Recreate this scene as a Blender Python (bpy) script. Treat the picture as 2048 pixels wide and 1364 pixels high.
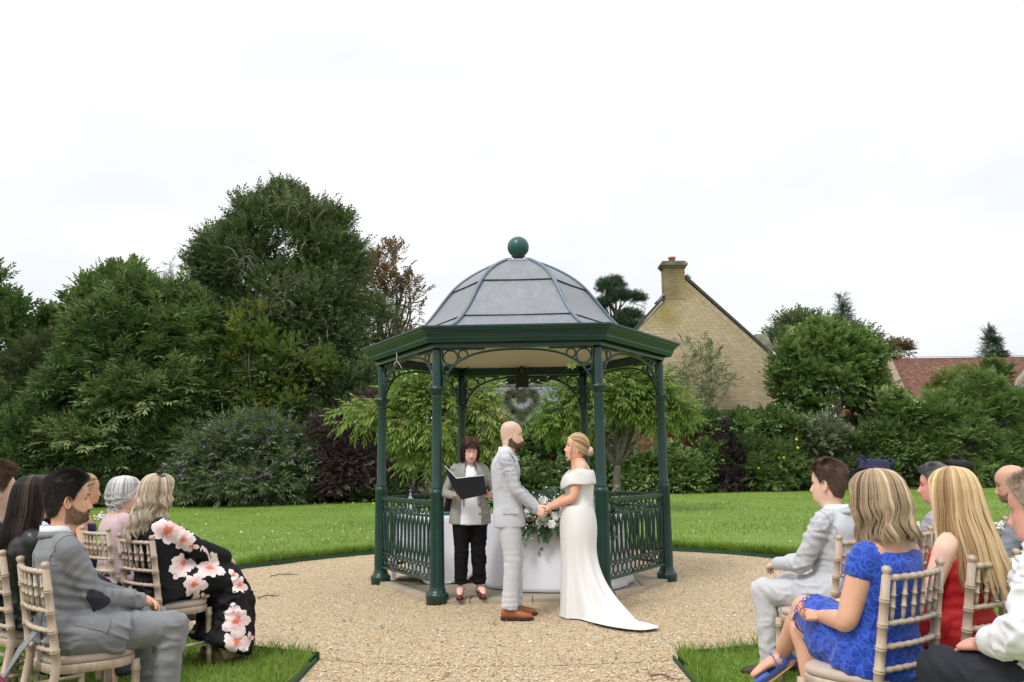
import bpy, math, random
import numpy as np
from mathutils import Vector, Matrix
from mathutils.bvhtree import BVHTree
for o in list(bpy.data.objects): bpy.data.objects.remove(o)
SC = bpy.context.scene
COL = SC.collection
RNG = np.random.default_rng(7)
random.seed(7)
PI = math.pi

# ------------------------------------------------------------------ camera
CAM_F, CAM_P, CAM_R, CAM_H = 1722.47, .1423, .0139, 1.36      # focal length in px of a 2048 wide frame, pitch, roll, eye height
cd = bpy.data.cameras.new('camera'); cam = bpy.data.objects.new('camera', cd); COL.objects.link(cam)
cd.sensor_width = 36.0; cd.lens = CAM_F/2048*36.0; cd.clip_start = .05; cd.clip_end = 2000
cam.matrix_world = Matrix.Translation((0, 0, CAM_H)) @ Matrix.Rotation(PI/2+CAM_P, 4, 'X') @ Matrix.Rotation(-CAM_R, 4, 'Z')
SC.camera = cam

# ------------------------------------------------------------------ sky and sun (bright overcast)
SUN_EL, SUN_AZ = math.radians(52), math.radians(215)           # azimuth measured from +y, clockwise
W = bpy.data.worlds.new('World'); SC.world = W; W.use_nodes = True
nt = W.node_tree; nt.nodes.clear()
wo = nt.nodes.new('ShaderNodeOutputWorld'); bg = nt.nodes.new('ShaderNodeBackground')
sky = nt.nodes.new('ShaderNodeTexSky'); sky.sky_type = 'NISHITA'; sky.sun_disc = False
sky.sun_elevation = SUN_EL; sky.sun_rotation = SUN_AZ; sky.air_density = 1; sky.dust_density = 2
tc = nt.nodes.new('ShaderNodeTexCoord')
mp = nt.nodes.new('ShaderNodeMapping'); mp.inputs['Scale'].default_value = (1.2, 1.2, 3.0)
nz = nt.nodes.new('ShaderNodeTexNoise'); nz.inputs['Scale'].default_value = 1.6; nz.inputs['Detail'].default_value = 5; nz.inputs['Roughness'].default_value = .55
cr = nt.nodes.new('ShaderNodeValToRGB')
cr.color_ramp.elements[0].position = .34; cr.color_ramp.elements[0].color = (.79, .81, .84, 1)
cr.color_ramp.elements[1].position = .66; cr.color_ramp.elements[1].color = (1, 1, 1, 1)
sc_ = nt.nodes.new('ShaderNodeVectorMath'); sc_.operation = 'SCALE'; sc_.inputs['Scale'].default_value = 9.6
mx = nt.nodes.new('ShaderNodeMix'); mx.data_type = 'RGBA'; mx.inputs['Factor'].default_value = .93
nt.links.new(tc.outputs['Generated'], mp.inputs['Vector']); nt.links.new(mp.outputs['Vector'], nz.inputs['Vector'])
nt.links.new(nz.outputs['Fac'], cr.inputs['Fac']); nt.links.new(cr.outputs['Color'], sc_.inputs[0])
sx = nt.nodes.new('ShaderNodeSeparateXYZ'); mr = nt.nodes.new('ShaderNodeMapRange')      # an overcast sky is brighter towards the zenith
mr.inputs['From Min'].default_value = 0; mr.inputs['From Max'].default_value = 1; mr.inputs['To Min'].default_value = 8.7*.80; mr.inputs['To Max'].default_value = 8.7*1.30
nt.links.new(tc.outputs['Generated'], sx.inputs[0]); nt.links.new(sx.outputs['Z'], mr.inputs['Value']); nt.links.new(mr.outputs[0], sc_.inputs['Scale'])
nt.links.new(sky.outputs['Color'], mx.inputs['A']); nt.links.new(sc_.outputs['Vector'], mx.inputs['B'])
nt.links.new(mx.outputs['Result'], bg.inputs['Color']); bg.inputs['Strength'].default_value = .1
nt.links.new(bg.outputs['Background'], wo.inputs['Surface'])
sl = bpy.data.lights.new('sun', 'SUN'); sl.energy = 1.5; sl.angle = math.radians(16); sl.color = (1, .97, .92)
so = bpy.data.objects.new('sun', sl); COL.objects.link(so)
sd = Vector((math.sin(SUN_AZ)*math.cos(SUN_EL), math.cos(SUN_AZ)*math.cos(SUN_EL), math.sin(SUN_EL)))
so.rotation_euler = sd.to_track_quat('Z', 'Y').to_euler(); so.location = (0, 0, 30)
SC.view_settings.view_transform = 'Standard'; SC.view_settings.look = 'None'
SC.view_settings.exposure = 0.52; SC.view_settings.gamma = 1; SC.view_settings.use_curve_mapping = False
SC.cycles.use_denoising = True; SC.cycles.max_bounces = 6; SC.cycles.diffuse_bounces = 2; SC.cycles.glossy_bounces = 2
SC.cycles.transparent_max_bounces = 8; SC.cycles.transmission_bounces = 4
SC.cycles.use_adaptive_sampling = True; SC.cycles.adaptive_threshold = .02

# ------------------------------------------------------------------ helpers
def ray(u, v):
    a, b = u-1024, v-682; c, s = math.cos(CAM_R), math.sin(CAM_R)
    x, up = (a*c-b*s)/CAM_F, -(a*s+b*c)/CAM_F
    cp, sp = math.cos(CAM_P), math.sin(CAM_P)
    return np.array([x, cp-up*sp, sp+up*cp])
def at(u, v, Y):                       # the point of the place that the photograph shows at (u, v), Y metres away
    r = ray(u, v); return np.array([0, 0, CAM_H])+r*(Y/r[1])
def ground(u, v, z=0.):
    r = ray(u, v); return np.array([0, 0, CAM_H])+r*((z-CAM_H)/r[2])
def sm(a, b, x):
    t = np.clip((np.asarray(x, float)-a)/(b-a), 0, 1); return t*t*(3-2*t)
_LAT = np.random.default_rng(3).random((32, 32, 32))
def vnoise(P, f=1., seed=0):           # value noise in 0..1 on an (n,3) array
    P = np.asarray(P, float)*f+seed*7.31; i = np.floor(P).astype(int); t = P-i; t = t*t*(3-2*t); r = 0
    for dx in (0, 1):
        for dy in (0, 1):
            for dz in (0, 1):
                w = (t[:, 0] if dx else 1-t[:, 0])*(t[:, 1] if dy else 1-t[:, 1])*(t[:, 2] if dz else 1-t[:, 2])
                r = r+w*_LAT[(i[:, 0]+dx) % 32, (i[:, 1]+dy) % 32, (i[:, 2]+dz) % 32]
    return r
def unit(v):
    v = np.asarray(v, float); return v/(np.linalg.norm(v, axis=-1, keepdims=True)+1e-12)

def tag(o, label=None, cat=None, group=None, kind=None):
    if label: o['label'] = label
    if cat: o['category'] = cat
    if group: o['group'] = group
    if kind: o['kind'] = kind
    return o
def link(name, me, parent=None):
    o = bpy.data.objects.new(name, me); COL.objects.link(o)
    if parent is not None: o.parent = parent
    return o
def thing(name, label, cat, loc=(0, 0, 0), rz=0, group=None):
    o = bpy.data.objects.new(name, None); COL.objects.link(o); o.location = [float(c) for c in loc]; o.rotation_euler = (0, 0, rz)
    o.empty_display_size = .1
    return tag(o, label, cat, group)
def kids(o): return [c for c in bpy.data.objects if c.parent == o]
def copy_tree(o, parent=None, ch=None):
    c = o.copy(); COL.objects.link(c); c.parent = parent
    for k in list(o.children): copy_tree(k, c)
    return c

class MB:
    """collects geometry for ONE mesh"""
    def __init__(s): s.v = []; s.f = []; s.m = []; s.r = []; s.c = []; s.n = 0
    def add(s, V, F, mat=0, rnd=.5, col=None):
        V = np.asarray(V, float).reshape(-1, 3); n0 = s.n
        s.v.append(V); s.n += len(V)
        s.f += [tuple(int(i)+n0 for i in f) for f in F]
        s.m += [mat]*len(F) if np.isscalar(mat) else list(mat)
        s.r.append(np.full(len(V), rnd) if np.isscalar(rnd) else np.asarray(rnd))
        s.c.append(np.zeros((len(V), 4)) if col is None else col)
        return n0
    def verts(s): return np.concatenate(s.v) if s.v else np.zeros((0, 3))
    def loft(s, R, cap=True, closed=True, mat=0, rnd=.5, loop=False):
        R = [np.asarray(r) for r in R]; n = len(R[0]); k = len(R); F = []
        rng = n if closed else n-1
        for i in range(k if loop else k-1):
            a, b = i*n, ((i+1) % k)*n
            for j in range(rng):
                j2 = (j+1) % n; F.append((a+j, a+j2, b+j2, b+j))
        V = np.concatenate(R)
        if cap and not loop:
            V = np.concatenate([V, [R[0].mean(0), R[-1].mean(0)]]); c0, c1 = k*n, k*n+1
            for j in range(rng):
                j2 = (j+1) % n; F.append((c0, j2, j)); F.append((c1, (k-1)*n+j, (k-1)*n+j2))
        s.add(V, F, mat, rnd)
    def tube(s, pts, rad, n=10, ref=(0, 1, .02), mat=0, rnd=.5, cap=True, sub=0, rnd_end=False, e=2.):
        P = np.asarray(pts, float); Rr = np.array([(r, r) if np.isscalar(r) else r for r in (rad if np.ndim(rad) or isinstance(rad, (list, tuple)) else [rad]*len(P))], float)
        if sub:
            P = crom(P, sub); Rr = crom(Rr, sub)
        if rnd_end:
            d0, d1 = unit(P[0]-P[1]), unit(P[-1]-P[-2]); a, b = Rr[0].mean(), Rr[-1].mean()
            P = np.concatenate([[P[0]+d0*a*.9, P[0]+d0*a*.6], P, [P[-1]+d1*b*.6, P[-1]+d1*b*.9]])
            Rr = np.concatenate([[Rr[0]*.3, Rr[0]*.78], Rr, [Rr[-1]*.78, Rr[-1]*.3]])
        T = np.gradient(P, axis=0); T = unit(T); ref = np.asarray(ref, float); th = np.arange(n)/n*2*PI
        c, q = np.cos(th), np.sin(th); c = np.sign(c)*abs(c)**(2/e); q = np.sign(q)*abs(q)**(2/e); out = []
        last = None
        for p, t, r in zip(P, T, Rr):
            a = ref-ref.dot(t)*t
            if np.linalg.norm(a) < .15 and last is not None: a = last-last.dot(t)*t
            a = unit(a); last = a; b = np.cross(a, t)
            out.append(p+np.outer(c*r[0], b)+np.outer(q*r[1], a))
        s.loft(out, cap=cap, mat=mat, rnd=rnd)
    def lathe(s, prof, n=16, c=(0, 0, 0), mat=0, rnd=.5):
        th = np.arange(n)/n*2*PI
        s.loft([np.stack([np.cos(th)*r+c[0], np.sin(th)*r+c[1], np.full(n, z+c[2])], 1) for r, z in prof], mat=mat, rnd=rnd)
    def ell(s, c, r, n=14, k=9, M=None, mat=0, rnd=.5):
        th = np.arange(n)/n*2*PI; R = []
        for i in range(1, k):
            a = -PI/2+PI*i/k; R.append(np.stack([np.cos(th)*math.cos(a)*r[0], np.sin(th)*math.cos(a)*r[1], np.full(n, math.sin(a)*r[2])], 1))
        if M is not None: R = [q @ np.asarray(M).T for q in R]
        R = [q+np.asarray(c) for q in R]; s.loft(R, mat=mat, rnd=rnd)
        a = np.array([0, 0, r[2]]); a = a if M is None else np.asarray(M) @ a
        s.v[-1][-2] = np.asarray(c)-a; s.v[-1][-1] = np.asarray(c)+a
    def box(s, lo, hi, mat=0, rnd=.5, M=None):
        x0, y0, z0 = lo; x1, y1, z1 = hi
        V = np.array([(x0, y0, z0), (x1, y0, z0), (x1, y1, z0), (x0, y1, z0), (x0, y0, z1), (x1, y0, z1), (x1, y1, z1), (x0, y1, z1)], float)
        if M is not None: V = V @ np.asarray(M)[:3, :3].T+(np.asarray(M)[:3, 3] if np.asarray(M).shape[0] == 4 else 0)
        s.add(V, [(0, 3, 2, 1), (4, 5, 6, 7), (0, 1, 5, 4), (1, 2, 6, 5), (2, 3, 7, 6), (3, 0, 4, 7)], mat, rnd)
    def torus(s, c, X, Y, R, r, n=20, k=6, mat=0, ry=None):
        th = np.arange(n)/n*2*PI; ph = np.arange(k)/k*2*PI; c = np.asarray(c, float); X = unit(X); Y = unit(Y); Z = np.cross(X, Y); out = []
        for a in th:
            d = math.cos(a)*X+math.sin(a)*Y; o = c+math.cos(a)*X*R+math.sin(a)*Y*(ry or R)
            out.append(o+np.outer(np.cos(ph)*r, d)+np.outer(np.sin(ph)*r, Z))
        s.loft(out, cap=False, mat=mat, loop=True)
    def mesh(s, name, mats, smooth=True, attrs=True):
        V = s.verts(); me = bpy.data.meshes.new(name); me.from_pydata(V.tolist(), [], s.f)
        for m in (mats if isinstance(mats, (list, tuple)) else [mats]): me.materials.append(m)
        me.polygons.foreach_set('material_index', np.array(s.m, dtype=np.int32))
        if smooth: me.polygons.foreach_set('use_smooth', np.ones(len(s.f), dtype=bool))
        if attrs and len(V):
            me.attributes.new('rnd', 'FLOAT', 'POINT').data.foreach_set('value', np.concatenate(s.r).astype(np.float32))
            C = np.concatenate(s.c)
            if C.any(): me.attributes.new('face', 'FLOAT_COLOR', 'POINT').data.foreach_set('color', C.astype(np.float32).ravel())
        me.update(); return me
    def build(s, name, mats, parent=None, smooth=True, **k):
        return tag(link(name, s.mesh(name, mats, smooth), parent), **k)
def crom(P, sub):                      # Catmull-Rom resampling
    P = np.asarray(P, float); Q = np.concatenate([[2*P[0]-P[1]], P, [2*P[-1]-P[-2]]]); out = []
    for i in range(1, len(Q)-2):
        a, b, c, d = Q[i-1:i+3]
        for j in range(sub):
            t = j/sub; out.append(.5*((2*b)+(c-a)*t+(2*a-5*b+4*c-d)*t*t+(3*b-a-3*c+d)*t**3))
    out.append(P[-1]); return np.array(out)
def quads(name, V, mat, rnd, parent=None, smooth=False, k=4):   # V (n*k,3): n loose k-gons, made fast
    n = len(V)//k; me = bpy.data.meshes.new(name)
    me.vertices.add(n*k); me.vertices.foreach_set('co', np.asarray(V, np.float32).ravel())
    me.loops.add(n*k); me.loops.foreach_set('vertex_index', np.arange(n*k, dtype=np.int32))
    me.polygons.add(n); me.polygons.foreach_set('loop_start', np.arange(0, n*k, k, dtype=np.int32))
    me.polygons.foreach_set('loop_total', np.full(n, k, dtype=np.int32))
    me.polygons.foreach_set('use_smooth', np.full(n, smooth, dtype=bool))
    me.attributes.new('rnd', 'FLOAT', 'POINT').data.foreach_set('value', np.repeat(np.asarray(rnd, np.float32), k))
    me.materials.append(mat); me.update(calc_edges=True); return link(name, me, parent)
def remesh(mb, vox, it=4):             # fuse the pieces of a mesh into one continuous skin
    me = mb.mesh('tmp', [], attrs=False); o = link('tmp', me)
    m = o.modifiers.new('r', 'REMESH'); m.mode = 'VOXEL'; m.voxel_size = vox; m.use_smooth_shade = True
    if it: q = o.modifiers.new('s', 'SMOOTH'); q.iterations = it; q.factor = .5
    dg = bpy.context.evaluated_depsgraph_get(); ev = o.evaluated_get(dg); em = ev.to_mesh()
    V = np.empty(len(em.vertices)*3); em.vertices.foreach_get('co', V); V = V.reshape(-1, 3)
    N = np.empty(len(em.vertices)*3); em.vertices.foreach_get('normal', N); N = N.reshape(-1, 3)
    F = [tuple(p.vertices) for p in em.polygons]; ev.to_mesh_clear()
    bpy.data.objects.remove(o); bpy.data.meshes.remove(me)
    return V, F, N

# ------------------------------------------------------------------ materials
def srgb(*c):                          # 0..255 screen colour -> linear
    c = [x/255 for x in c]; return tuple(x/12.92 if x <= .04045 else ((x+.055)/1.055)**2.4 for x in c)
class NT:
    def __init__(s, name):
        s.m = bpy.data.materials.new(name); s.m.use_nodes = True; s.t = s.m.node_tree; s.b = s.t.nodes['Principled BSDF']; s.o = s.t.nodes['Material Output']
    def n(s, typ, **k):
        q = s.t.nodes.new('ShaderNode'+typ)
        for a, v in k.items():
            if a in ('op',): q.operation = v
            elif hasattr(q, a) and a not in q.inputs: setattr(q, a, v)
            else: q.inputs[a.replace('_', ' ')].default_value = v
        return q
    def l(s, a, b): s.t.links.new(a, b)
    def coord(s, scale=(1, 1, 1), kind='Object'):
        c = s.n('TexCoord'); m = s.n('Mapping'); m.inputs['Scale'].default_value = scale; s.l(c.outputs[kind], m.inputs['Vector']); return m.outputs['Vector']
    def noise(s, vec, scale, detail=4, rough=.55):
        q = s.n('TexNoise'); q.inputs['Scale'].default_value = scale; q.inputs['Detail'].default_value = detail; q.inputs['Roughness'].default_value = rough
        if vec is not None: s.l(vec, q.inputs['Vector'])
        return q.outputs['Fac']
    def ramp(s, fac, stops, interp='LINEAR'):
        r = s.n('ValToRGB'); e = r.color_ramp.elements; r.color_ramp.interpolation = interp
        while len(e) < len(stops): e.new(.5)
        for q, (p, c) in zip(e, stops): q.position = p; q.color = (*c, 1) if len(c) == 3 else c
        s.l(fac, r.inputs['Fac']); return r.outputs['Color']
    def mix(s, fac, a, b, blend='MIX'):
        m = s.n('Mix', data_type='RGBA', blend_type=blend)
        for k, v in (('Factor', fac), ('A', a), ('B', b)):
            if hasattr(v, 'links') or hasattr(v, 'is_linked'): s.l(v, m.inputs[k])
            elif k == 'Factor': m.inputs[k].default_value = v
            else: m.inputs[k].default_value = (*v, 1)
        return m.outputs['Result']
    def math(s, op, a, b=0.):
        m = s.n('Math'); m.operation = op
        for i, v in enumerate((a, b)):
            if hasattr(v, 'is_linked'): s.l(v, m.inputs[i])
            else: m.inputs[i].default_value = v
        return m.outputs[0]
    def bump(s, h, strength=.3, dist=.01):
        b = s.n('Bump'); b.inputs['Strength'].default_value = strength; b.inputs['Distance'].default_value = dist
        s.l(h, b.inputs['Height']); s.l(b.outputs['Normal'], s.b.inputs['Normal'])
    def set(s, **k):
        for a, v in k.items():
            i = s.b.inputs[a.replace('_', ' ')]
            if hasattr(v, 'is_linked'): s.l(v, i)
            elif isinstance(v, tuple): i.default_value = (*v, 1) if len(v) == 3 else v
            else: i.default_value = v
        return s
    def attr(s, name='rnd', out='Fac'):
        a = s.n('Attribute'); a.attribute_name = name; return a.outputs[out]
def cmul(c, k): return tuple(min(1, x*k) for x in c)
def mk(name, col, rough=.6, var=.12, scale=8, bump=0, bscale=60, bdist=.004, spec=.5, metal=0, coat=0, coords=(1, 1, 1), sheen=0):
    t = NT(name); v = t.coord(coords)
    t.set(Base_Color=t.ramp(t.noise(v, scale), [(.25, cmul(col, 1-var)), (.75, cmul(col, 1+var))]), Roughness=rough, Metallic=metal, Specular_IOR_Level=spec, Coat_Weight=coat)
    if sheen: t.set(Sheen_Weight=sheen)
    if bump: t.bump(t.noise(v, bscale, 3), bump, bdist)
    return t.m
def leafmat(name, stops, rough=.45, trans=.3, spec=.4):
    t = NT(name); c = t.ramp(t.attr('rnd'), stops); t.set(Base_Color=c, Roughness=rough, Specular_IOR_Level=spec)
    tr = t.n('BsdfTranslucent'); t.l(c, tr.inputs['Color']); ms = t.n('MixShader'); ms.inputs[0].default_value = trans
    t.l(t.b.outputs[0], ms.inputs[1]); t.l(tr.outputs[0], ms.inputs[2]); t.l(ms.outputs[0], t.o.inputs['Surface']); return t.m
# ------------------------------------------------------------------ ground, gravel, lawn
GC = np.array([.0915, 10.268]); GYAW = -.0295; GR = 1.66; GRAV_R = 4.15; AX0, AX1 = -1.42, 1.10
def sdf(x, y):                          # < 0 on the gravel: the disc round the gazebo and the aisle that runs to it
    d = np.hypot(x-GC[0], y-GC[1])-GRAV_R
    a = np.maximum(np.abs(x-(AX0+AX1)/2)-(AX1-AX0)/2, y-9.)
    return np.minimum(d, a)
def gz(x, y): return .045+sm(13, 31, y)*(.06+.22*sm(-12, 8, x))
t = NT('lawn_green'); v = t.coord()
n1 = t.noise(v, .55, 6, .6); n2 = t.noise(v, 9, 5, .65); n3 = t.noise(v, 90, 2, .5)
c = t.ramp(n1, [(.3, (.135, .205, .030)), (.5, (.175, .255, .040)), (.72, (.245, .30, .072))])
c = t.mix(t.math('MULTIPLY', n2, .55), c, (.075, .165, .018)); c = t.mix(t.math('MULTIPLY', n3, .35), c, (.20, .33, .07))
c = t.mix(t.ramp(t.noise(v, 1.7, 4), [(.60, (0, 0, 0)), (.72, (.55, .55, .55))]), c, (.26, .26, .09)); t.set(Base_Color=c, Roughness=.75, Specular_IOR_Level=.2); t.bump(n3, .6, .02); M_lawn = t.m
t = NT('gravel_stones'); v = t.coord()
def cells(t, v, s, ramp):
    q = t.n('TexVoronoi'); q.inputs['Scale'].default_value = s; t.l(v, q.inputs['Vector']); w = t.n('TexWhiteNoise'); w.noise_dimensions = '3D'
    t.l(q.outputs['Position'], w.inputs['Vector']); return t.ramp(w.outputs['Value'], ramp), q.outputs['Distance']
STONE = [(.0, (.11, .09, .075)), (.12, (.29, .22, .15)), (.24, (.48, .32, .15)), (.42, (.56, .40, .215)), (.6, (.62, .47, .275)), (.76, (.48, .40, .31)), (.88, (.70, .58, .395)), (1, (.82, .77, .66))]
c, d = cells(t, v, 72, STONE); c2, d2 = cells(t, v, 46, STONE); c = t.mix(.35, c, c2)
big = t.noise(v, .8, 4); c = t.mix(t.math('MULTIPLY', big, .22), c, (.50, .40, .28))
t.set(Base_Color=c, Roughness=.8, Specular_IOR_Level=.25); t.bump(t.math('SUBTRACT', 1., t.math('MULTIPLY', d, 30)), .4, .008); M_grav = t.m
M_soil = mk('soil', (.10, .085, .055), .9, .3, 3)
# the earth below everything, to the horizon
mb = MB(); mb.add([(-900, -200, -.12), (900, -200, -.12), (900, 1500, -.12), (-900, 1500, -.12)], [(0, 1, 2, 3)])
mb.build('ground', M_lawn, smooth=False, kind='structure')
def grid(xs, ys, zf, name, mat):
    X, Y = np.meshgrid(xs, ys); nx, ny = len(xs), len(ys); Z = zf(X, Y); V = np.stack([X, Y, Z], -1).reshape(-1, 3)
    i = np.arange((ny-1)*nx).reshape(ny-1, nx)[:, :-1].ravel(); F = np.stack([i, i+1, i+1+nx, i+nx], 1)
    m = MB(); m.add(V, F); return m.build(name, mat, kind='structure')
m_ = MB(); m_.add([(-60, 30.2, .34), (60, 30.2, .34), (60, 60, .36), (-60, 60, .36)], [(0, 1, 2, 3)]); m_.build('flower_bed', mk('bed_soil', (.035, .028, .018), .95, .4, 2), smooth=False, kind='structure')
xs = np.unique(np.concatenate([np.arange(-45, -7, .8), np.arange(-7, 7, .09), np.arange(7, 45, .8)])); ys = np.unique(np.concatenate([np.arange(-3, 2, .25), np.arange(2, 16, .09), np.arange(16, 60, .5)]))
def lawn_z(X, Y):
    s = sdf(X, Y); n = (vnoise(np.stack([X, Y, X*0], -1).reshape(-1, 3), .9).reshape(X.shape)-.5)*.02
    s = s-.085; return np.where(s > 0, gz(X, Y)+n, np.maximum(gz(X, Y)+s*8., -.07))
grid(xs, ys, lawn_z, 'lawn', M_lawn)
def grav_z(X, Y): return (vnoise(np.stack([X, Y, X*0], -1).reshape(-1, 3), 1.3, 2).reshape(X.shape)-.5)*.022
mb = MB(); th = np.arange(160)/160*2*PI; rr = np.linspace(.0, GRAV_R-.012, 60)[1:]
R_ = [np.stack([GC[0]+np.cos(th)*r, GC[1]+np.sin(th)*r], 1) for r in rr]
R_ = [np.concatenate([q, grav_z(q[:, 0], q[:, 1])[:, None]], 1) for q in R_]; mb.loft(R_, cap=False)
ax = np.linspace(AX0+.01, AX1-.01, 30); ay = np.linspace(-3, 6.62, 90); X, Y = np.meshgrid(ax, ay); Z = grav_z(X, Y)
keep = np.hypot(X-GC[0], Y-GC[1]) > GRAV_R-.16; V = np.stack([X, Y, Z-.003], -1).reshape(-1, 3); k = keep.ravel(); F = []
for j in range(len(ay)-1):
    for i in range(len(ax)-1):
        q = (j*30+i, j*30+i+1, (j+1)*30+i+1, (j+1)*30+i)
        if all(k[a] for a in q): F.append(q)
mb.add(V, F); mb.build('gravel_path', M_grav, kind='structure')
# loose stones lying on the gravel (a sheet of small real pebbles where the camera can tell them apart)
N = 42000; px = RNG.uniform(-4.2, 4.2, N*3); py = 5.2+RNG.random(N*3)**1.5*9.3
ok = (sdf(px, py) < -.03) & (abs(px/py) < .62); px, py = px[ok][:N], py[ok][:N]; N = len(px); z = grav_z(px, py)
S = RNG.uniform(.0045, .0105, N)*np.where(RNG.random(N) < .05, 1.7, 1); a = RNG.uniform(0, 2*PI, N); fl = RNG.uniform(.45, .8, N); st = RNG.uniform(.65, 1, N)
O = np.array([(1, 0, 0), (0, 1, 0), (-1, 0, 0), (0, -1, 0), (0, 0, 1)], float); tri = [(0, 1, 4), (1, 2, 4), (2, 3, 4), (3, 0, 4)]
Vx = (O[None, :, 0]*np.cos(a)[:, None]-O[None, :, 1]*st[:, None]*np.sin(a)[:, None])*S[:, None]+px[:, None]
Vy = (O[None, :, 0]*np.sin(a)[:, None]+O[None, :, 1]*st[:, None]*np.cos(a)[:, None])*S[:, None]+py[:, None]
Vz = O[None, :, 2]*(fl*S)[:, None]+z[:, None]+.004
P = np.stack([Vx, Vy, Vz], -1)[:, np.array(tri)].reshape(-1, 3)
t = NT('pebble'); t.set(Base_Color=t.ramp(t.attr(), STONE), Roughness=.7, Specular_IOR_Level=.3); M_peb = t.m
tag(quads('gravel_stones', P, M_peb, np.repeat(RNG.random(N), 4), k=3), kind='stuff')
# green edging strip between lawn and gravel
M_edge = mk('edging_green', srgb(30, 74, 48), .5, .25, 6)
def edging(pts, label, hh=.05):
    m = MB(); P = np.asarray(pts); T = unit(np.gradient(P, axis=0)); Nn = np.stack([T[:, 1], -T[:, 0]], 1)
    h = hh+.012*vnoise(np.c_[P, P[:, :1]*0], 1.2)
    m.loft([np.array([(p[0]-n[0]*w, p[1]-n[1]*w, zz) for w, zz in ((.004, -.05), (.004, q), (-.004, q), (-.004, -.05))]) for p, n, q in zip(P, Nn, h)])
    tag(m.build('lawn_edging', M_edge, smooth=False), label, 'lawn edging', 'green strips edging the lawn')
a0, a1 = math.atan2(-(GC[1]-6.35), AX1-GC[0]), math.atan2(-(GC[1]-6.36), AX0-GC[0])+2*PI
edging([(GC[0]+math.cos(a)*GRAV_R, GC[1]+math.sin(a)*GRAV_R) for a in np.linspace(a0, a1, 140)], 'dark green curved edging strip between the lawn and the round gravel court')
edging([(AX0, y) for y in np.linspace(-3, 6.36, 40)], 'straight green edging strip beside the aisle next to the floral dress woman', .018)
edging([(AX1, y) for y in np.linspace(-3, 6.3, 40)], 'straight green edging strip beside the aisle next to the blue shoe', .018)
# grass blades
def blades(N, xf, yf, h0, h1, w0, name, seed):
    r = np.random.default_rng(seed); x, y = xf(r, N), yf(r, N); ok = sdf(x, y) > .02; x, y = x[ok], y[ok]; n = len(x); z = gz(x, y)
    h = r.uniform(h0, h1, n)*(.75+.6*vnoise(np.c_[x, y, x*0], 1.1)); h *= 1+.9*np.exp(-(sdf(x, y)/.09)**2); a = r.uniform(0, 2*PI, n); w = w0*r.uniform(.6, 1.2, n)
    lx, ly = r.normal(0, .55, n)*h, r.normal(0, .55, n)*h; z = z-.01
    A = np.stack([x-np.cos(a)*w, y-np.sin(a)*w, z], 1); B = np.stack([x+np.cos(a)*w, y+np.sin(a)*w, z], 1); C = np.stack([x+lx, y+ly, z+h], 1)
    V = np.stack([A, B, C], 1).reshape(-1, 3); tag(quads(name, V, M_blade, np.clip(.5*r.random(n)+.6*vnoise(np.c_[x, y, x*0], .7, 5)-.05, 0, 1), k=3), kind='stuff')
M_blade = leafmat('grass_blade', [(0, (.085, .17, .016)), (.4, (.145, .25, .030)), (.75, (.22, .33, .055)), (1, (.38, .40, .14))], .5, .35, .25)
blades(190000, lambda r, n: np.where(r.random(n) < .5, np.minimum(AX0, AX0-5.2*r.random(n)**1.25), AX1+5.2*r.random(n)**1.25), lambda r, n: 3.6+6.4*r.random(n)**1.35, .03, .058, .0048, 'near_grass', 11)
yy = lambda r, n: 8+24*r.random(n)**1.25
blades(170000, lambda r, n: r.uniform(-1, 1, n)*17, yy, .03, .062, .0075, 'lawn_grass', 12)
r = np.random.default_rng(5); th = np.where(r.random(9000) < .5, r.uniform(.35, 1.25, 9000), r.uniform(1.9, 2.9, 9000))
rad_ = GRAV_R+.02+abs(r.normal(0, .09, 9000))
blades(9000, lambda q, n: GC[0]+np.cos(th)*rad_, lambda q, n: GC[1]+np.sin(th)*rad_, .05, .10, .008, 'edge_weeds', 6)
# small white clover heads and a few yellow ones in the lawn
def dots(n, cx, cy, sx, sy, size, mat, name, seed):
    r = np.random.default_rng(seed); x = r.normal(cx, sx, n); y = r.normal(cy, sy, n); ok = sdf(x, y) > .1; x, y = x[ok], y[ok]; z = gz(x, y)+.035; m = MB()
    for a, b, c_ in zip(x, y, z): m.ell((a, b, c_), (size*r.uniform(.7, 1.3),)*2+(size*.8,), 5, 4, rnd=r.random())
    tag(m.build(name, mat), kind='stuff')
M_white = mk('petal_white', (.8, .8, .76), .6, .05); M_yellow = mk('petal_yellow', (.75, .55, .03), .6, .1)
dots(45, -4.2, 17, 2.4, 2.6, .015, M_white, 'clover_flowers', 1); dots(26, 5.2, 17.5, 2.4, 3, .015, M_white, 'daisy_flowers', 2)
dots(46, -3.2, 28.6, 1.2, .5, .035, M_yellow, 'dandelion_flowers', 3); dots(30, -10, 20, 2, 4, .02, M_white, 'clover_flowers', 4)

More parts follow.
